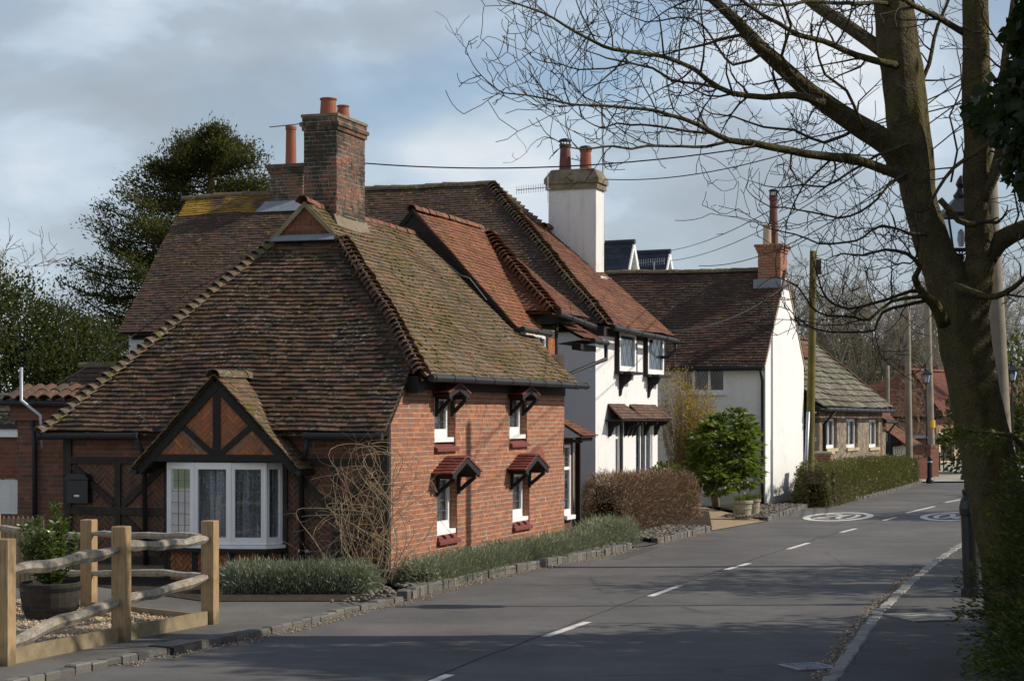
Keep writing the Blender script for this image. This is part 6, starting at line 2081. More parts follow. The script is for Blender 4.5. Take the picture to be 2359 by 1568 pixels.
def twig(mb, p, d, L, r, lev, rd, up=.10, wig=.38, kids=(4, 3), minr=.0022):
    n = 6 if lev else 4
    pts, rr = [p], [r]
    dd = d.normalized()
    st = L / n
    for i in range(n):
        dd = (dd + Vector((rd.gauss(0, wig), rd.gauss(0, wig), rd.gauss(0, wig) + up))).normalized()
        p = p + dd * st
        pts.append(p); rr.append(max(minr, r * (1 - .8 * (i + 1) / n)))
    mb.tube(pts, rr, 5 if r > .012 else 4 if r > .005 else 3, caps=False)
    if lev > 0:
        k = kids[0] if lev > 1 else kids[1]
        for _ in range(rd.randint(max(1, k - 1), k + 1)):
            i = rd.randint(1, n)
            t = (pts[i] - pts[i - 1]).normalized()
            a = t.orthogonal(); a = Matrix.Rotation(rd.uniform(0, 6.28), 3, t) @ a
            nd = t * rd.uniform(.35, .8) + a * rd.uniform(.5, 1.0)
            twig(mb, pts[i], nd, L * rd.uniform(.35, .62), max(minr, rr[i] * .7), lev - 1, rd, up, wig, kids, minr)

# --- the big bare street tree
TY = 20.0
def TP(l, Ys):
    """list of (px, py, width px) with a depth for both ends"""
    n = len(l)
    tot = [0]
    for a, b in zip(l[:-1], l[1:]): tot.append(tot[-1] + math.hypot(a[0] - b[0], a[1] - b[1]))
    pts, rad = [], []
    for (x, y, w_), s_ in zip(l, tot):
        Y = Ys[0] + (Ys[1] - Ys[0]) * s_ / tot[-1]
        pts.append(at(x, y, Y)); rad.append(w_ * .5 * Y / F)
    return pts, rad

tb = at(2350, 1462, TY); tb.z = 0
tree = thing('street_tree', 'large bare tree with olive bark and twisting twigs leaning over the pavement on the right', 'tree', tb)
mb = MB()
p_, r_ = TP([(2352, 1500, 175), (2347, 1440, 145), (2322, 1290, 124), (2289, 1130, 116), (2275, 1050, 113), (2255, 940, 113), (2231, 805, 112), (2219, 715, 116), (2212, 655, 120)], (TY, TY))
pp, rr = smooth_path(p_, r_, .15, .012); mb.tube(pp, rr, 40, flute=.20)
p_, r_ = TP([(2222, 735, 90), (2190, 650, 100), (2160, 590, 82), (2120, 472, 80), (2099, 354, 94), (2086, 236, 90), (2073, 118, 86), (2060, 0, 80), (2048, -140, 70), (2030, -300, 60)], (TY, TY + .3))
pp, rr = smooth_path(p_, r_, .15, .02, 1); mb.tube(pp, rr, 36, flute=.24)
p_, r_ = TP([(2232, 760, 80), (2246, 660, 84), (2258, 590, 66), (2251, 472, 62), (2250, 300, 64), (2248, 120, 62), (2250, -20, 60), (2262, -250, 46)], (TY, TY - .4))
pp, rr = smooth_path(p_, r_, .15, .02, 2); mb.tube(pp, rr, 32, flute=.22)
mb.build('trunk', M['bark'], tree, smooth=True)

LIMBS = [
 # (points, depth from, to, twig size)
 ([(2092, 395, 70), (2042, 330, 58), (1970, 285, 52), (1896, 236, 46), (1833, 185, 38), (1754, 110, 32), (1699, 51, 26), (1641, 0, 22), (1570, -60, 16)], 20.1, 18.6),
 ([(1896, 236, 24), (1833, 219, 17), (1763, 224, 14), (1688, 215, 13), (1629, 185, 12), (1597, 159, 11), (1530, 130, 10), (1491, 124, 9.5), (1412, 114, 8.5), (1373, 98, 8), (1326, 75, 7), (1278, 43, 6), (1223, 22, 5), (1164, 0, 3.5), (1120, -20, 2)], 19.4, 17.2),
 ([(2080, 405, 32), (2034, 390, 24), (1967, 366, 22), (1920, 362, 21), (1853, 354, 19), (1794, 343, 18), (1735, 331, 16), (1680, 323, 14), (1629, 299, 12), (1578, 276, 10), (1511, 256, 8), (1452, 248, 7), (1393, 244, 6), (1334, 242, 5.2), (1294, 236, 4.6), (1255, 228, 4.2), (1215, 219, 3.8), (1160, 215, 3.2), (1133, 197, 2.8), (1109, 173, 2.4), (1089, 146, 2), (1072, 110, 1.4)], 19.8, 17.0),
 ([(1690, 324, 8), (1629, 337, 7), (1570, 337, 6.5), (1491, 335, 6), (1452, 343, 5.5), (1412, 337, 5), (1373, 343, 4.4), (1334, 345, 3.8), (1302, 337, 3), (1278, 323, 2.4), (1255, 315, 1.6)], 18.9, 17.4),
 ([(1640, 304, 7), (1580, 302, 6), (1510, 290, 5), (1452, 288, 4.6), (1420, 282, 4), (1393, 295, 3.6), (1370, 290, 3), (1340, 270, 2.4), (1310, 240, 1.6)], 18.7, 18.0),
 ([(1650, 203, 7), (1609, 193, 6.5), (1550, 183, 6), (1503, 157, 5.5), (1444, 144, 5), (1397, 134, 3.5)], 19.0, 18.8),
 ([(1446, 145, 4.5), (1397, 157, 4.2), (1334, 159, 3.6), (1294, 148, 3), (1255, 146, 2.6), (1223, 130, 2.2), (1208, 102, 1.8), (1223, 79, 1.4)], 18.8, 18.6),
 ([(1765, 118, 12), (1708, 80, 9), (1629, 102, 6.5), (1570, 114, 5), (1523, 126, 3.4), (1470, 120, 2)], 19.0, 19.6),
 ([(2068, 150, 40), (2030, 114, 32), (1951, 59, 29), (1896, 24, 27), (1865, 0, 25), (1790, -60, 20)], 20.2, 21.2),
 ([(2070, 150, 20), (2018, 140, 17), (1951, 118, 15), (1896, 94, 13.5), (1845, 83, 12), (1794, 55, 10), (1754, 31, 8.5), (1707, 0, 7)], 20.0, 18.4),
 ([(2060, 10, 14), (2014, 8, 10), (1932, 8, 9), (1865, 4, 8), (1800, 14, 6.5), (1720, 10, 5), (1640, 24, 3.5), (1560, 18, 2.2)], 20.1, 17.8),
 ([(2252, 95, 20), (2219, 75, 16), (2168, 43, 14), (2109, 16, 12), (2050, -20, 9)], 19.9, 19.0),
 ([(2092, 395, 9), (2042, 429, 6.5), (2022, 457, 6), (1983, 488, 5.4), (1932, 502, 5), (1865, 486, 4.2), (1802, 478, 3.6), (1774, 478, 3), (1735, 453, 2.4), (1719, 433, 1.6)], 19.6, 18.6),
 ([(2135, 540, 9), (2093, 539, 7), (2030, 520, 6), (1990, 545, 5.4), (1951, 559, 5), (1888, 563, 4.4), (1833, 539, 3.6), (1774, 526, 2.8), (1735, 508, 1.8)], 19.6, 18.2),
 ([(2175, 745, 34), (2150, 700, 26), (2127, 680, 20), (2105, 640, 15), (2118, 615, 12), (2090, 585, 9), (2040, 575, 6.5), (1990, 590, 5), (1940, 585, 3.4), (1900, 600, 2)], 19.6, 18.4),
 ([(2120, 672, 10), (2097, 672, 8.5), (2017, 697, 7), (1954, 710, 6), (1903, 684, 5), (1886, 642, 3.6), (1870, 590, 2)], 19.4, 18.6),
 ([(2128, 682, 10), (2055, 693, 8), (2000, 735, 6.5), (1967, 729, 6), (1907, 727, 5.2), (1869, 706, 4.4), (1840, 663, 3.4), (1789, 638, 2.4), (1760, 650, 1.4)], 19.3, 18.0),
 ([(2140, 690, 9), (2034, 718, 7), (2017, 760, 6), (1954, 765, 5), (1882, 760, 4), (1836, 731, 2.6), (1810, 700, 1.6)], 19.4, 18.2),
 ([(2092, 330, 9), (2020, 360, 7), (1960, 395, 6), (1900, 430, 5), (1850, 425, 4), (1790, 432, 3), (1740, 420, 1.8)], 19.8, 19.0),
 ([(2265, 600, 52), (2300, 556, 46), (2359, 525, 40), (2430, 500, 32)], 20.0, 19.8),
 ([(2195, 658, 18), (2273, 683, 16), (2314, 678, 14), (2359, 647, 11), (2410, 600, 7)], 19.6, 19.0),
 ([(2258, 470, 30), (2291, 400, 27), (2309, 310, 24), (2305, 240, 22), (2318, 120, 18), (2335, 0, 14)], 19.8, 19.4),
 ([(2296, 310, 8), (2251, 350, 10), (2197, 386, 9), (2161, 435, 8), (2140, 480, 5)], 19.5, 19.2),
 ([(2165, 460, 15), (2210, 508, 15), (2246, 517, 13)], 19.6, 19.6),
 ([(2190, 420, 5), (2205, 350, 5), (2190, 270, 4), (2215, 200, 3.4), (2205, 120, 2.4)], 19.5, 19.2),
 ([(2095, 250, 12), (2140, 150, 10), (2160, 60, 8), (2200, -30, 6)], 20.3, 20.6),
 ([(1980, 290, 9), (1900, 330, 7), (1830, 300, 6), (1760, 290, 5), (1690, 270, 4), (1640, 262, 3), (1590, 230, 1.8)], 20.0, 20.6),
 ([(1840, 190, 9), (1800, 130, 8), (1820, 60, 7), (1790, -20, 5)], 19.2, 18.6),
 ([(1760, 120, 8), (1690, 150, 6), (1620, 60, 5), (1560, 40, 4), (1490, 50, 3), (1420, 20, 2)], 19.0, 19.8),
 ([(1990, 300, 8), (1950, 210, 7), (1900, 170, 6), (1880, 100, 5), (1900, 40, 4)], 19.6, 18.6),
]
rd = random.Random(21)
lm, tw = MB(), MB()
for k, (l, y0, y1) in enumerate(LIMBS):
    p_, r_ = TP(l, (y0, y1))
    pp, rr = smooth_path(p_, r_, .14, .018 if l[0][2] < 20 else .012, k)
    big = l[0][2] > 20
    if big and k in (0, 8, 19, 21):
        m_ = MB(); m_.tube(pp, rr, 24, flute=.16); m_.build('limb', M['bark'], tree, smooth=True)
    else:
        lm.tube(pp, rr, 8, caps=True)
    # longer side branches that follow the limb and sweep up
    for i in range(3, len(pp) - 2, 3):
        if rr[i] < .006 or rd.random() < .40: continue
        t = (pp[i + 1] - pp[i - 1]).normalized()
        a = Matrix.Rotation(rd.uniform(0, 6.28), 3, t) @ t.orthogonal()
        a.y *= .8
        twig(tw, pp[i], t * .8 + a * rd.uniform(.45, .8), rd.uniform(.7, 1.45) * min(1, rr[i] / .014 + .25), min(.013, rr[i] * .5), 2, rd, up=.10, wig=.20, kids=(4, 2), minr=.0038)
    # side twigs
    acc = rd.uniform(0, .2)
    for i in range(2, len(pp) - 1):
        acc += (pp[i] - pp[i - 1]).length
        gap = .20 if rr[i] < .03 else .42
        while acc > gap:
            acc -= gap * rd.uniform(.7, 1.4)
            t = (pp[i + 1] - pp[i - 1]).normalized()
            a = Matrix.Rotation(rd.uniform(0, 6.28), 3, t) @ t.orthogonal()
            a.y *= .75
            nd = t * rd.uniform(.2, .75) + a * .8 + Vector((0, 0, rd.uniform(-.25, .35)))
            L = rd.uniform(.30, .85) * min(1.0, max(.42, rr[i] / .016))
            twig(tw, pp[i], nd, L, min(.013, max(.0058, rr[i] * .45)), 2 if L > .42 else 1, rd, up=.08, wig=.25, kids=(3, 2), minr=.0038)
    twig(tw, pp[-1], pp[-1] - pp[-2], .5, max(.004, rr[-1]), 1, rd)
lm.build('branches', M['bark'], tree, smooth=True)
tw.build('twigs', M['twig'], tree)

# --- generic leafy crown
def blob_points(n, cs, shell=.55):
    """points inside a set of ellipsoids (centre, radii), denser at the outside"""
    w_ = np.array([r[0] * r[1] * r[2] for _, r in cs]) ** .67
    idx = rng.choice(len(cs), n, p=w_ / w_.sum())
    C = np.array([tuple(c) for c, _ in cs])[idx]; Rr = np.array([r for _, r in cs])[idx]
    d = unit(n)
    rad = rng.uniform(shell, 1.0, n) ** .6
    return C + d * Rr * rad[:, None], d

def clumped(P, d, k, sd):
    """turn each point into a little clump"""
    n = len(P)
    Q = np.repeat(P, k, 0) + rng.normal(size=(n * k, 3)) * sd
    return Q, np.repeat(d, k, 0)

# --- yew behind the back roof
yb = at(470, 900, 56); yb.z = 0
yew = thing('yew_tree', 'dark olive yew tree with drooping layered branches behind the big brown roof', 'tree', yb)
rd = random.Random(5)
mb = MB(); mb.tube([yb, yb + Vector((-.1, 0, 4)), yb + Vector((.1, 0, 8)), yb + Vector((.3, 0, 10.6))], [.45, .36, .2, .05], 10)
CP, CD = [], []
for i in range(150):
    h = 2.0 + 8.7 * (i / 149)
    an = rd.uniform(0, 6.28)
    prof = np.interp(h, [2, 4, 6, 7.5, 8.8, 9.8, 10.5, 11], [4.2, 4.4, 4.0, 3.3, 2.6, 2.0, 1.2, .5])
    L = prof * rd.uniform(.7, 1.12)
    dv = Vector((math.cos(an), math.sin(an), rd.uniform(.05, .35)))
    p = yb + Z * h
    pts = [p]
    n = 9
    for k in range(n):
        dv = dv + Vector((rd.gauss(0, .10), rd.gauss(0, .10), -.05 if k < 5 else .13))
        dv.normalize()
        p = p + dv * (L / n)
        pts.append(p)
        if k >= 2:
            for _ in range(3):
                side = Vector((rd.gauss(0, 1), rd.gauss(0, 1), rd.gauss(0, .25))).normalized()
                q = p + side * rd.uniform(0, .42 * (1.15 - k / n)) 
                CP.append(q); CD.append(dv * .6 + side * .6 + Z * .15)
    mb.tube(pts, [.05 * (1 - .85 * j / n) * L / 3 + .006 for j in range(n + 1)], 5)
mb.build('trunk', M['bark'], yew)
CP, CD = np.array([tuple(c) for c in CP]), np.array([tuple(c) for c in CD])
Q, Dq = clumped(CP, CD, 44, (.20, .20, .13))
Dq = Dq + rng.normal(size=Dq.shape) * .45
leafmass('crown', Q, Dq, rng.uniform(.08, .16, len(Q)), rng.uniform(.03, .055, len(Q)), M['yew'], yew)

# --- holly bushes at the left
def leafy_bush(name, label, cat, base, cs, n, k, sd, L, Wd, mat, group=None, shell=.6, trunk=None, up=.15, mat2=None, dark=None):
    t = thing(name, label, cat, base, group)
    P, d = blob_points(n, cs, shell)
    keep = P[:, 2] > 0.03
    P, d = P[keep], d[keep]
    Q, Dq = clumped(P, d, k, sd)
    Dq = Dq + rng.normal(size=Dq.shape) * .7 + (0, 0, up)
    leafmass('foliage', Q, Dq, rng.uniform(L * .7, L * 1.3, len(Q)), rng.uniform(Wd * .7, Wd * 1.3, len(Q)), M[mat], t)
    mb = MB()
    b = Vector(base)
    rd = random.Random(len(label))
    for c, r in cs:
        c = Vector(c)
        mb.tube([b + Vector((rd.uniform(-.1, .1), rd.uniform(-.1, .1), 0)), b * .5 + c * .5 + Vector((rd.uniform(-.15, .15), 0, -.2)), c], [.07, .045, .012], 6)
        for _ in range(5):
            e = c + Vector((rd.gauss(0, 1) * r[0] * .5, rd.gauss(0, 1) * r[1] * .5, rd.gauss(0, .5) * r[2] + .1))
            mb.tube([b * .3 + c * .7, (c + e) / 2, e], [.025, .015, .005], 4)
    mb.build('stems', M['barkfar'], t)
    return t
def A_(px, py, Y): return tuple(at(px, py, Y))
hb_ = at(90, 980, 38); hb_.z = 0
hol = leafy_bush('holly_tree', 'large glossy green holly filling the left edge behind the outbuilding', 'tree', hb_,
           [(A_(20, 760, 38), (1.1, 1.0, 1.1)), (A_(-60, 700, 38.5), (.9, .9, 1.0)), (A_(105, 800, 38), (.95, .9, .95)), (A_(170, 850, 37.5), (.9, .8, .8)), (A_(60, 890, 37), (1.3, 1.0, 1.0)), (A_(225, 800, 38.4), (.42, .4, .62)), (A_(240, 860, 37.6), (.55, .5, .5)), (A_(150, 770, 38.4), (.5, .5, .5)), (A_(0, 960, 37), (1.6, 1, 1.2)), (A_(200, 930, 37), (1.0, .8, .9))],
           2300, 16, (.13, .13, .13), .085, .045, 'holly', shell=.45)
# bare shrub beyond the holly
def bare_tree(name, label, base, h, seed, spread=.9, group=None, lev=3, mat='barkfar', n0=9, r0=.12, cat='tree'):
    t = thing(name, label, cat, base, group)
    rd = random.Random(seed)
    b = Vector(base)
    mb = MB()
    pts = [b]
    d = Vector((rd.uniform(-.08, .08), rd.uniform(-.08, .08), 1)).normalized()
    for i in range(8):
        d = (d + Vector((rd.gauss(0, .07), rd.gauss(0, .07), .1))).normalized()
        pts.append(pts[-1] + d * h / 8 * .92)
    mb.tube(pts, [r0 * (1 - .11 * i) for i in range(9)], 7)
    mb.build('trunk', M[mat], t, smooth=True)
    cb = MB()
    for i in range(n0 * 2):
        j = rd.randint(2, 8)
        p = pts[j]
        an = rd.uniform(0, 6.28)
        nd = Vector((math.cos(an) * spread, math.sin(an) * spread, rd.uniform(.5, 1.1)))
        twig(cb, p, nd, h * rd.uniform(.28, .46) * (1.15 - j * .06), r0 * .38, lev, rd, up=.12, wig=.2, kids=(5, 4), minr=.007)
    cb.build('crown', M[mat], t)
    return t
sb = at(40, 900, 44); sb.z = 0
bare_tree('bare_shrub', 'sparse bare shrub with thin twigs rising above the holly at the left edge', sb, 6.2, 33, .7, lev=2, n0=7, r0=.06, cat='shrub')

# --- far wood: individual bare trees behind the village
protos = []
far = [(1850, 668, 125), (1905, 690, 128), (1955, 708, 124), (2002, 700, 135), (2045, 715, 126), (2085, 722, 128), (2120, 700, 116), (2165, 700, 122), (2210, 690, 118), (1878, 715, 128), (1930, 730, 131), (1985, 735, 134), (2065, 730, 130), (2140, 735, 130), (2245, 700, 126), (2310, 690, 110), (2345, 720, 104)]
FL = ['bare grey tree beside the white gable wall, leftmost of the far wood', 'tall bare tree in the far wood right of the mossy yellow pole', 'bare tree in the far wood above the stone slab roof', 'slender bare tree high in the middle of the far wood', 'bare tree above the short thin grey pole', 'bare tree left of the slim grey pole in the far wood', 'bare tree between the two grey poles', 'bare tree right of the yellow banded pole', 'bare tree close to the left of the street tree trunk', 'lower bare tree just right of the mossy yellow pole', 'bare tree low over the ridge of the flint cottage', 'twiggy bare tree over the lower right corner of the stone slab roof', 'bare tree behind the hip of the brick building', 'pale bare tree behind the far street lamp', 'bare tree mostly hidden behind the street tree trunk', 'bare tree right of the thick pale pole', 'bare tree at the right edge behind the ivy']
for i, (px, py, Y) in enumerate(far):
    tp = at(px, py, Y)
    base = Vector((tp.x, Y, 0))
    if i < 4:
        t = bare_tree('bare_tree', FL[i], base, 9.5, 50 + i, .62, 'bare trees of the far wood', lev=3, n0=9, r0=.15)
        protos.append((t, 9.5))
    else:
        src, h = protos[i % 4]
        t = src.copy(); COL.objects.link(t)
        for ch in src.children:
            c = ch.copy(); COL.objects.link(c); c.parent = t
        t['label'] = FL[i]
    t.location = base
    s_ = tp.z / 9.3
    t.scale = (s_ * .95, s_ * .95, s_)
    t.rotation_euler = (0, 0, i * 1.3)
# evergreens among them
for j, (px, py, Y, r, lab) in enumerate(((2185, 800, 140, (3.2, 2, 2.2), 'green evergreen behind the roof of the brick building'), (2005, 850, 136, (2.0, 1.5, 2.4), 'dark green bush rising behind the far end of the stone slab roof'), (2062, 815, 138, (1.4, 1.5, 1.8), 'evergreen between the thin pole and the slim pole'), (2335, 900, 80, (1.9, 1.8, 2.4), 'dark evergreen right of the thick pale pole'), (2250, 860, 138, (1.5, 1.5, 2.5), 'evergreen half hidden by the street tree trunk'), (1915, 800, 134, (2.2, 1.4, 1.8), 'pale green bush above the stone slab roof'))):
    c = at(px, py, Y)
    b = Vector((c.x, Y, 0))
    cs = [(tuple(c), r), (tuple(c + Vector((r[0] * .7, 0, -r[2] * .7))), (r[0] * .8, r[1], r[2])), (tuple(c + Vector((-r[0] * .7, 0, -r[2] * .8))), (r[0] * .8, r[1], r[2]))]
    leafy_bush('evergreen_tree', lab, 'tree', b, cs, 420, 9, (.25, .25, .22), .32, .14, 'farleaf', 'far evergreens', shell=.4)
# low scrub closing the horizon
P = np.stack([rng.uniform(20, 60, 9000), rng.uniform(132, 150, 9000), np.abs(rng.normal(0, 2.0, 9000))], 1)
tag(leafmass('undergrowth', P, unit(9000) + (0, 0, .4), rng.uniform(.4, .9, 9000), rng.uniform(.1, .25, 9000), M['barkfar']), 'brown scrub under the far wood', 'undergrowth', kind='stuff')
P = np.stack([rng.uniform(-60, 20, 7000), rng.uniform(95, 120, 7000), np.abs(rng.normal(0, 1.6, 7000))], 1)
tag(leafmass('undergrowth', P, unit(7000) + (0, 0, .4), rng.uniform(.4, .9, 7000), rng.uniform(.1, .25, 7000), M['farleaf']), 'green scrub behind the houses', 'undergrowth', kind='stuff')

# small bare trees near the brick building
for px, py, Y, s_, lab in ((2085, 905, 82, 71, 'small reddish bare tree in front of the dark hipped roof'), (2128, 900, 84, 72, 'small bare tree right behind the slim grey pole')):
    b = at(px, 1060, Y); b.z = 0
    bare_tree('bare_sapling', lab, b, 3.9, s_, .55, lev=2, mat='hedgetwig', n0=4, r0=.045)

# --- hedges
def hedge(name, label, path, wd, h, n, L, Wd, mat, core='hedgecore', jit=.04, cat='hedge', vert=.2, inner=.85, top=None):
    """clipped hedge along a plan path: dark twiggy inside and a skin of leaves or twigs"""
    path = [Vector(p) for p in path]
    t = thing(name, label, cat, (path[0].x, path[0].y, 0))
    seg = [(b - a).length for a, b in zip(path[:-1], path[1:])]
    cum = np.concatenate([[0], np.cumsum(seg)])
    tot = cum[-1]
    def pos(s_):
        s_ = np.clip(s_, 0, tot - 1e-6)
        i = np.searchsorted(cum, s_, side='right') - 1
        i = np.clip(i, 0, len(seg) - 1)
        P0 = np.array([[p.x, p.y] for p in path])
        u = (s_ - cum[i]) / np.array(seg)[i]
        xy = P0[i] * (1 - u[:, None]) + P0[i + 1] * u[:, None]
        d = P0[i + 1] - P0[i]; d /= np.linalg.norm(d, axis=1, keepdims=True)
        return xy, d
    s_ = rng.uniform(0, tot, n)
    xy, d = pos(s_)
    nrm = np.stack([d[:, 1], -d[:, 0]], 1)
    th = rng.uniform(0, math.pi, n)
    # superellipse cross-section
    cx = np.sign(np.cos(th)) * np.abs(np.cos(th)) ** .45; cz = np.abs(np.sin(th)) ** .45
    # vertical sides
    bump = np.array([mnoise.noise(Vector((a * 1.3, b * 2, len(label)))) for a, b in zip(s_, th)]) * .10 + 1
    hh = h if top is None else np.array([top(a / tot) for a in s_])
    endf = np.clip(np.minimum(s_, tot - s_) / (wd * .35), 0, 1) ** .4
    dep = rng.uniform(inner, 1.0, n) ** .5 * bump
    off = cx * wd / 2 * dep * (.55 + .45 * endf)
    zz = cz * hh * dep * (.9 + .1 * endf)
    zz = np.where(rng.uniform(size=n) < .35, rng.uniform(0.02, 1, n) * zz, zz)
    fs_ = rng.uniform(size=n) < .14          # the rounded ends
    sg = np.where(s_ < tot / 2, -1.0, 1.0)
    sE = np.where(s_ < tot / 2, .12, tot - .12); xyE, dE = pos(sE)
    rr_ = np.sqrt(rng.uniform(0, 1, n))
    bulge = np.sqrt(np.maximum(0, 1 - rr_ ** 2)) * .22
    offE = np.cos(th) * rr_ * wd * .5; zE = np.sin(th) * rr_ * hh
    offE = np.sign(offE) * np.abs(offE / (wd * .5)) ** .6 * wd * .5
    xy = np.where(fs_[:, None], xyE + dE * (sg * bulge)[:, None], xy); off = np.where(fs_, offE, off); zz = np.where(fs_, zE, zz)
    nrmE = np.stack([dE[:, 1], -dE[:, 0]], 1)
    nrm = np.where(fs_[:, None], nrmE, nrm)
    P = np.stack([xy[:, 0] + nrm[:, 0] * off, xy[:, 1] + nrm[:, 1] * off, zz + .02], 1) + rng.normal(size=(n, 3)) * jit
    P[:, 2] = np.maximum(P[:, 2], .02)
    D = np.stack([nrm[:, 0] * cx, nrm[:, 1] * cx, cz * .9 + vert], 1)
    D = np.where(fs_[:, None], np.stack([dE[:, 0] * sg, dE[:, 1] * sg, .3 + 0 * sg], 1), D)
    D = D + rng.normal(size=(n, 3)) * .55
    leafmass('foliage', P, D, rng.uniform(L * .6, L * 1.35, n), rng.uniform(Wd * .7, Wd * 1.4, n), M[mat], t)
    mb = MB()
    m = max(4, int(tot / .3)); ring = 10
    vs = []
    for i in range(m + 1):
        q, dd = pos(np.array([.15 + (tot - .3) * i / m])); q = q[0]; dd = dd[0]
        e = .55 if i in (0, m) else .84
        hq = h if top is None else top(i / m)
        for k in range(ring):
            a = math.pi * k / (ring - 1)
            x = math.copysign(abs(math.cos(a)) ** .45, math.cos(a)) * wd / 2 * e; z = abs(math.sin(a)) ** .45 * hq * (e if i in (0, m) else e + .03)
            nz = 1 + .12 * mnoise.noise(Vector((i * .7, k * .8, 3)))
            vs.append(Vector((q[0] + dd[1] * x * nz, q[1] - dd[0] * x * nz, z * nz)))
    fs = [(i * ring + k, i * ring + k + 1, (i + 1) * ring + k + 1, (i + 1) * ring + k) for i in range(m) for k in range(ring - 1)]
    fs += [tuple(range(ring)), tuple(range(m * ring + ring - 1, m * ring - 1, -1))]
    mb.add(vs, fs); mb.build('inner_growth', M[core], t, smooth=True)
    return t
hedge('beech_hedge', 'brown twiggy clipped hedge in front of the tall white house', [H.P(-1.75, -.75), H.P(.5, -.85), H.P(3.0, -1.0)], 1.15, 1.12, 34000, .11, .009, 'hedgetwig', inner=.8)
lp = H.P(2.2, -1.0)
leafy_bush('laurel_bush', 'bright green leafy patch growing through the brown hedge', 'shrub', (lp.x, lp.y, 0), [((lp.x, lp.y, .98), (.42, .4, .32)), ((lp.x + .15, lp.y - .2, .7), (.28, .26, .4))], 150, 7, (.05, .05, .05), .10, .045, 'laurel')
hA, hB_ = gnd(1935, 1164), gnd(2112, 1113)
hn = (hB_ - hA).normalized(); hl = Vector((-hn.y, hn.x, 0))
hedge('box_hedge', 'long clipped green hedge in front of the flint cottage', [hA + hl * .55 - hn * 1.2, hA + hl * .5 + hn * 6, hB_ + hl * .45], 1.05, 1.08, 30000, .075, .035, 'boxhedge', inner=.86, top=lambda u: 1.12 - .16 * u)
def lav(label, path, wd, h, n):
    return hedge('lavender_hedge', label, path, wd, h, n, .085, .0095, 'lav', jit=.05, cat='hedge', vert=.8, inner=.55)
l0, l1 = gnd(512, 1372), gnd(842, 1372)
lav('grey green lavender row in front of the bow window wall', [l0 + Vector((0, .30, 0)), (l0 + l1) / 2 + Vector((0, .30, 0)), l1 + Vector((0, .30, 0))], .60, .33, 22000)
lav('long grey green lavender row along the foot of the red brick wall', [K2.P(-.25, -.52), K2.P(3, -.62), K2.P(6, -.75), K2.P(8.3, -.75)], .62, .31, 40000)
lav('separate rounded lavender clump at the far end of the brick wall', [K2.P(8.1, -.78), K2.P(8.8, -.8), K2.P(9.7, -.75)], .80, .42, 12000)

# --- big glossy shrub before the limewashed house
fb = gnd(1650, 1172); fb.y += .0
fat = thing('glossy_shrub', 'rounded glossy green shrub on a single leaning trunk in front of the white gable house', 'shrub', fb)
cs = [(A_(1670, 1035, 47.5), (.74, .75, .76)), (A_(1630, 1075, 47.2), (.46, .5, .50)), (A_(1712, 1070, 47.6), (.42, .5, .60)), (A_(1685, 980, 47.6), (.50, .5, .42)), (A_(1632, 1015, 47.2), (.42, .5, .42)), (A_(1716, 1005, 47.6), (.34, .4, .4)), (A_(1650, 1105, 47.0), (.5, .4, .3))]
P, d = blob_points(420, cs, .72)
k = 11
Q = np.repeat(P, k, 0); Dq = np.repeat(d, k, 0)
an = rng.uniform(0, 6.28, len(Q))
Dq = Dq * .6 + np.stack([np.cos(an), np.sin(an), rng.uniform(-.55, .15, len(Q))], 1) * .9
Q = Q + Dq * .03
leafmass('foliage', Q, Dq, rng.uniform(.16, .30, len(Q)), rng.uniform(.05, .085, len(Q)), M['fatsia'], fat, bend=.10)
mb = MB(); mb.tube([fb, at(1645, 1120, 47.9), at(1660, 1080, 47.6), at(1685, 1030, 47.5)], [.11, .10, .08, .04], 9)
mb.tube([at(1650, 1105, 47.8), at(1635, 1070, 47.5), at(1620, 1040, 47.4)], [.06, .05, .02], 7)
rd = random.Random(3)
for p in P[::6]: mb.tube([at(1675, 1050, 47.5), at(1675, 1050, 47.5) * .4 + Vector(p) * .6 + Z * .05, Vector(p)], [.03, .018, .008], 4)
mb.build('trunk', M['pole'], fat, smooth=True)

# --- yellow flowering shrub
yb_ = at(1585, 1150, 48.4); yb_.z = 0
fo = thing('forsythia', 'upright shrub with thin stems and scattered yellow blossom between the two white houses', 'shrub', yb_)
mb = MB(); rd = random.Random(9); FPs = []
for i in range(165):
    tx = rd.uniform(1522, 1648); ty = rd.uniform(835, 1010) if tx < 1600 else rd.uniform(890, 1040)
    e = at(tx, ty, 48.4 + rd.uniform(-.6, .6))
    b0_ = yb_ + Vector((rd.uniform(-.3, .3), rd.uniform(-.3, .3), .2))
    mid_ = (b0_ * .45 + e * .55) + Vector((rd.gauss(0, .10), rd.gauss(0, .1), .1))
    pts, _ = smooth_path([b0_, mid_, e], [.01] * 3, .2, .03, i)
    mb.tube(pts, [.011 * (1 - .75 * j / len(pts)) for j in range(len(pts))], 4)
    for j in range(3, len(pts)):
        for _ in range(2):
            if rd.random() < .7:
                q = pts[j]; twig(mb, q, Vector((rd.gauss(0, .6), rd.gauss(0, .6), 1)), rd.uniform(.15, .4), .004, 0, rd)
        for _ in range(9 if tx > 1575 else 4): FPs.append(tuple(pts[j] + Vector((rd.gauss(0, .07), rd.gauss(0, .07), rd.gauss(0, .07)))))
mb.build('stems', M['stem_pale'], fo)
FPs = np.array(FPs)
leafmass('blossom', FPs, unit(len(FPs)), .055, .032, M['forsythia'], fo)

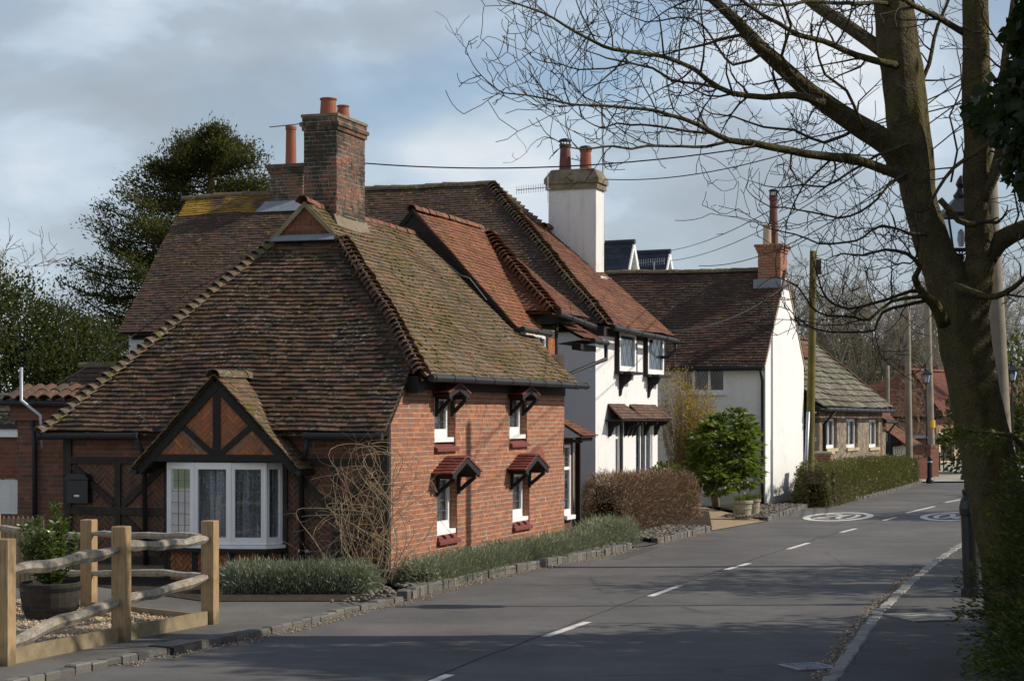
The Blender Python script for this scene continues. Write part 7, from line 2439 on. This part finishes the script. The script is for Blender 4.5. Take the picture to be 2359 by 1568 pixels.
# --- climbing rose on the cottage corner
rb_ = gnd(868, 1352, .07)
ro = thing('climbing_rose', 'tangled leafless climbing rose with pale arching stems at the cottage corner', 'shrub', rb_)
mb = MB(); rd = random.Random(17)
for i in range(40):
    sx = rd.choice([rd.uniform(835, 905), rd.uniform(750, 870), rd.uniform(850, 890)])
    s0 = gnd(sx, rd.uniform(1338, 1356), .07)
    tx, ty = rd.gauss(855, 50), rd.uniform(1010, 1250)
    if rd.random() < .25: tx, ty = rd.uniform(900, 960), rd.uniform(1010, 1180)
    Yt = 25.3 - (tx - 890) * .004 + rd.uniform(-.9, .1)
    e = at(tx, ty, min(Yt, 25.6))
    m1 = s0 * .6 + e * .4 + Vector((rd.gauss(0, .32), rd.gauss(0, .15), .1)); m2 = s0 * .2 + e * .8 + Vector((rd.gauss(0, .38), rd.gauss(0, .15), .25))
    tail_ = e + Vector((rd.gauss(0, .5), rd.gauss(0, .12), rd.uniform(-.7, .05)))
    pts, _ = smooth_path([s0, m1, m2, e, tail_], [.01] * 5, .10, .03, i)
    r0 = rd.uniform(.003, .0065)
    mb.tube(pts, [r0 * (1 - .7 * j / len(pts)) + .0012 for j in range(len(pts))], 5)
    for j in range(5, len(pts), 5):
        if rd.random() < .5: twig(mb, pts[j], Vector((rd.gauss(0, 1), rd.gauss(0, .6), rd.gauss(.2, .7))), rd.uniform(.15, .55), .0045, 1, rd, wig=.25, kids=(1, 1))
mb.build('stems', M['stem_pale'], ro)

# --- potted laurel in a half barrel
bb_ = at(116, 1432, 21.3); bb_.z = .05
pl_t = thing('potted_laurel', 'bushy green shrub in a dark wooden half barrel behind the rail fence', 'potted plant', bb_)
mb = MB(); mb.lathe(bb_, [(.27, 0), (.31, .12), (.335, .25), (.345, .40), (.325, .41), (.31, .36), (.02, .36)], 24); mb.build('barrel', M['barrel'], pl_t)
mb = MB(); mb.lathe(bb_, [(.318, .10), (.326, .14)], 24); mb.lathe(bb_, [(.345, .32), (.350, .36)], 24); mb.build('hoop', M['black_iron'], pl_t)
mb = MB(); rd = random.Random(2); LP, LD = [], []
for i in range(34):
    an = rd.uniform(0, 6.28); r1 = rd.uniform(.05, .34); hz = rd.uniform(.5, 1.0)
    top_ = bb_ + Vector((math.cos(an) * r1, math.sin(an) * r1, .4 + hz * (.98 - r1 * .9)))
    pts, _ = smooth_path([bb_ + Z * .36 + Vector((math.cos(an) * .05, math.sin(an) * .05, 0)), (bb_ + Z * .36) * .5 + top_ * .5 + Vector((math.cos(an) * .07, math.sin(an) * .07, 0)), top_], [.01] * 3, .05, .01, i)
    mb.tube(pts, [.008 * (1 - .7 * j / len(pts)) for j in range(len(pts))], 4)
    for j in range(int(len(pts) * .15), len(pts)):
        for _ in range(5):
            a2 = rd.uniform(0, 6.28)
            LP.append(tuple(pts[j])); LD.append((math.cos(a2), math.sin(a2), rd.uniform(.0, .9)))
mb.build('stems', M['bark'], pl_t)
LP, LD = np.array(LP), np.array(LD)
leafmass('foliage', LP, LD, rng.uniform(.06, .105, len(LP)), rng.uniform(.024, .036, len(LP)), M['laurel'], pl_t, bend=.1)

# --- conifer hedge at the right, feathery fans
def conifer(name, label, base, fans, n_per, L, mat='conifer', tip='conifer_sun_tip', fan=.34, group=None):
    t = thing(name, label, 'shrub', base, group)
    P, D, LL = [], [], []
    Pt, Dt = [], []
    rdn = np.random.default_rng(abs(hash(name)) % 1000 if False else len(label))
    for (c, d) in fans:
        c = np.array(c); d = np.array(d, float); d /= np.linalg.norm(d)
        s_ = np.cross(d, rdn.normal(size=3)); s_ /= np.linalg.norm(s_)
        u = rdn.uniform(0, 1, n_per); v = rdn.uniform(-1, 1, n_per)
        p = c + np.outer(u * fan, d) + np.outer(v * u * fan * .45, s_) + rdn.normal(size=(n_per, 3)) * .012
        p[:, 2] -= u ** 2 * fan * .25
        dd = d + np.outer(v * .7, s_) + rdn.normal(size=(n_per, 3)) * .25
        far_ = (u > .72) & (rdn.uniform(size=n_per) < .5)
        P.append(p[~far_]); D.append(dd[~far_]); Pt.append(p[far_]); Dt.append(dd[far_])
    P, D, Pt, Dt = map(np.concatenate, (P, D, Pt, Dt))
    leafmass('foliage', P, D, rng.uniform(L * .6, L * 1.4, len(P)), L * .28, M[mat], t)
    leafmass('foliage_tips', Pt, Dt, rng.uniform(L * .6, L * 1.3, len(Pt)), L * .3, M[tip], t)
    return t
fans = []
cb_ = Vector((4.95, 15.6, 0))
cs = [((5.15, 15.8, .65), (1.1, 1.2, .75)), ((5.2, 16.2, 1.5), (.72, .9, .8)), ((4.75, 14.4, .42), (1.0, .9, .50)), ((5.05, 15.4, 1.9), (.55, .6, .42)), ((5.6, 17.2, 1.1), (.95, 1.0, 1.1)), ((4.65, 13.6, .35), (1.0, .8, .42)), ((5.15, 14.6, 1.2), (.66, .7, .8))]
P, d = blob_points(1500, cs, .55)
for p, q in zip(P, d):
    if p[2] > .05: fans.append((p, q + (-.15, -.2, .25)))
con = conifer('conifer_hedge', 'dark feathery conifer bush spilling over the pavement at the right foreground', cb_, fans, 42, .055)
# long spray reaching left at the top of the conifer
mb = MB(); s0, e0 = at(2330, 1015, 15.2), at(2205, 990, 15.2)
mb.tube([Vector((4.9, 15.8, 0)), Vector((4.95, 15.8, 1.4)), s0 + Z * .05, (s0 + e0) / 2 + Z * .03, e0], [.06, .04, .02, .01, .004], 6)
for c, r in cs: mb.tube([cb_, Vector(c)], [.06, .01], 5)
mb.build('stems', M['bark'], con)
fans = []
for i in range(30):
    u = rng.uniform(0, 1)
    p = np.array(s0 * (1 - u) + e0 * u) + rng.normal(size=3) * .02
    fans.append((p, (-.8, -.1, rng.uniform(-.25, .2))))
V_ = []
con2 = conifer('conifer_spray', 'single feathery conifer branch reaching left in front of the tree trunk', s0, fans, 15, .04, 'conifer_sun_tip', 'conifer_sun_tip', fan=.17)  # whole branch in the sun patch colour, to offset the shade it hangs in
mb = MB(); mb.tube([s0, (s0 + e0) / 2, e0], [.012, .008, .003], 5); mb.build('stem', M['bark'], con2)

# --- ivy clad trunk at the right edge
ib = Vector((3.86, 11.6, 0))
iv = thing('ivy_clad_tree', 'dark ivy clad tree trunk at the top right edge', 'tree', ib)
mb = MB(); mb.tube([ib, ib + Vector((.0, 0, 3)), ib + Vector((-.05, 0, 6)), ib + Vector((0, 0, 9))], [.26, .24, .2, .1], 12); mb.build('trunk', M['bark'], iv, smooth=True)
n = 26000
h = np.where(rng.uniform(size=n) < .8, rng.uniform(3.3, 6.2, n), rng.uniform(.2, 8.6, n))
rad = np.interp(h, [0, 2.6, 3.4, 3.9, 4.6, 5.5, 8.6], [.30, .32, .48, .74, .84, .9, .95]) * rng.uniform(.35, 1.0, n) ** .5
a = rng.uniform(0, 6.28, n)
rad = rad * (1 + .22 * np.sin(h * 5 + a * 2) + .12 * np.sin(h * 13 + a * 3))
P = np.stack([ib.x + np.cos(a) * rad, ib.y + np.sin(a) * rad, h], 1)
D = np.stack([np.cos(a) * .6, np.sin(a) * .6, -.7 + 0 * a], 1) + rng.normal(size=(n, 3)) * .45
leafmass('ivy', P, D, rng.uniform(.05, .105, n), rng.uniform(.045, .085, n), M['ivy'], iv, bend=.05)

# --- trees standing right of the picture: their shade falls on the road
def shade_tree(label, base, h, r, n, sz, seed, holes=.35, low=1.6):
    b = Vector(base)
    rd = random.Random(seed)
    cs = []
    for i in range(9):
        z = low + (h - low) * (i + .5) / 9
        k = math.sin(math.pi * (.18 + .74 * (i + .5) / 9))
        for _ in range(3):
            an = rd.uniform(0, 6.28)
            cs.append(((b.x + math.cos(an) * r * .5 * k, b.y + math.sin(an) * r * .7 * k, z), (r * .55 * k, r * .7 * k, (h - low) / 12 + .3)))
    t = leafy_bush('roadside_tree', label, 'tree', (b.x, b.y, 0), cs, n, 10, (.2, .2, .2), sz, sz * .55, 'holly', 'trees on the right hand verge', shell=.1)
shade_tree('dense evergreen on the right hand verge where the road begins', (8.6, 9.5, 0), 8.4, 3.6, 1900, .22, 1)
shade_tree('dense evergreen behind the ivy clad trunk on the right hand verge', (9.6, 14.0, 0), 8.8, 3.5, 1900, .22, 2)
shade_tree('evergreen beside the conifer bush on the right hand verge', (10.6, 19.0, 0), 10.0, 2.4, 1500, .22, 3)
shade_tree('thin leafed tree opposite the cottage on the right hand verge', (14.2, 27.0, 0), 9.2, 2.6, 620, .2, 4, low=3)
shade_tree('thin leafed tree opposite the white houses on the right hand verge', (19.5, 45.2, 0), 8.5, 2.6, 640, .2, 5, low=3)
shade_tree('thin leafed tree farther along the right hand verge', (25.0, 57.5, 0), 8.5, 2.2, 420, .2, 6, low=3.5)
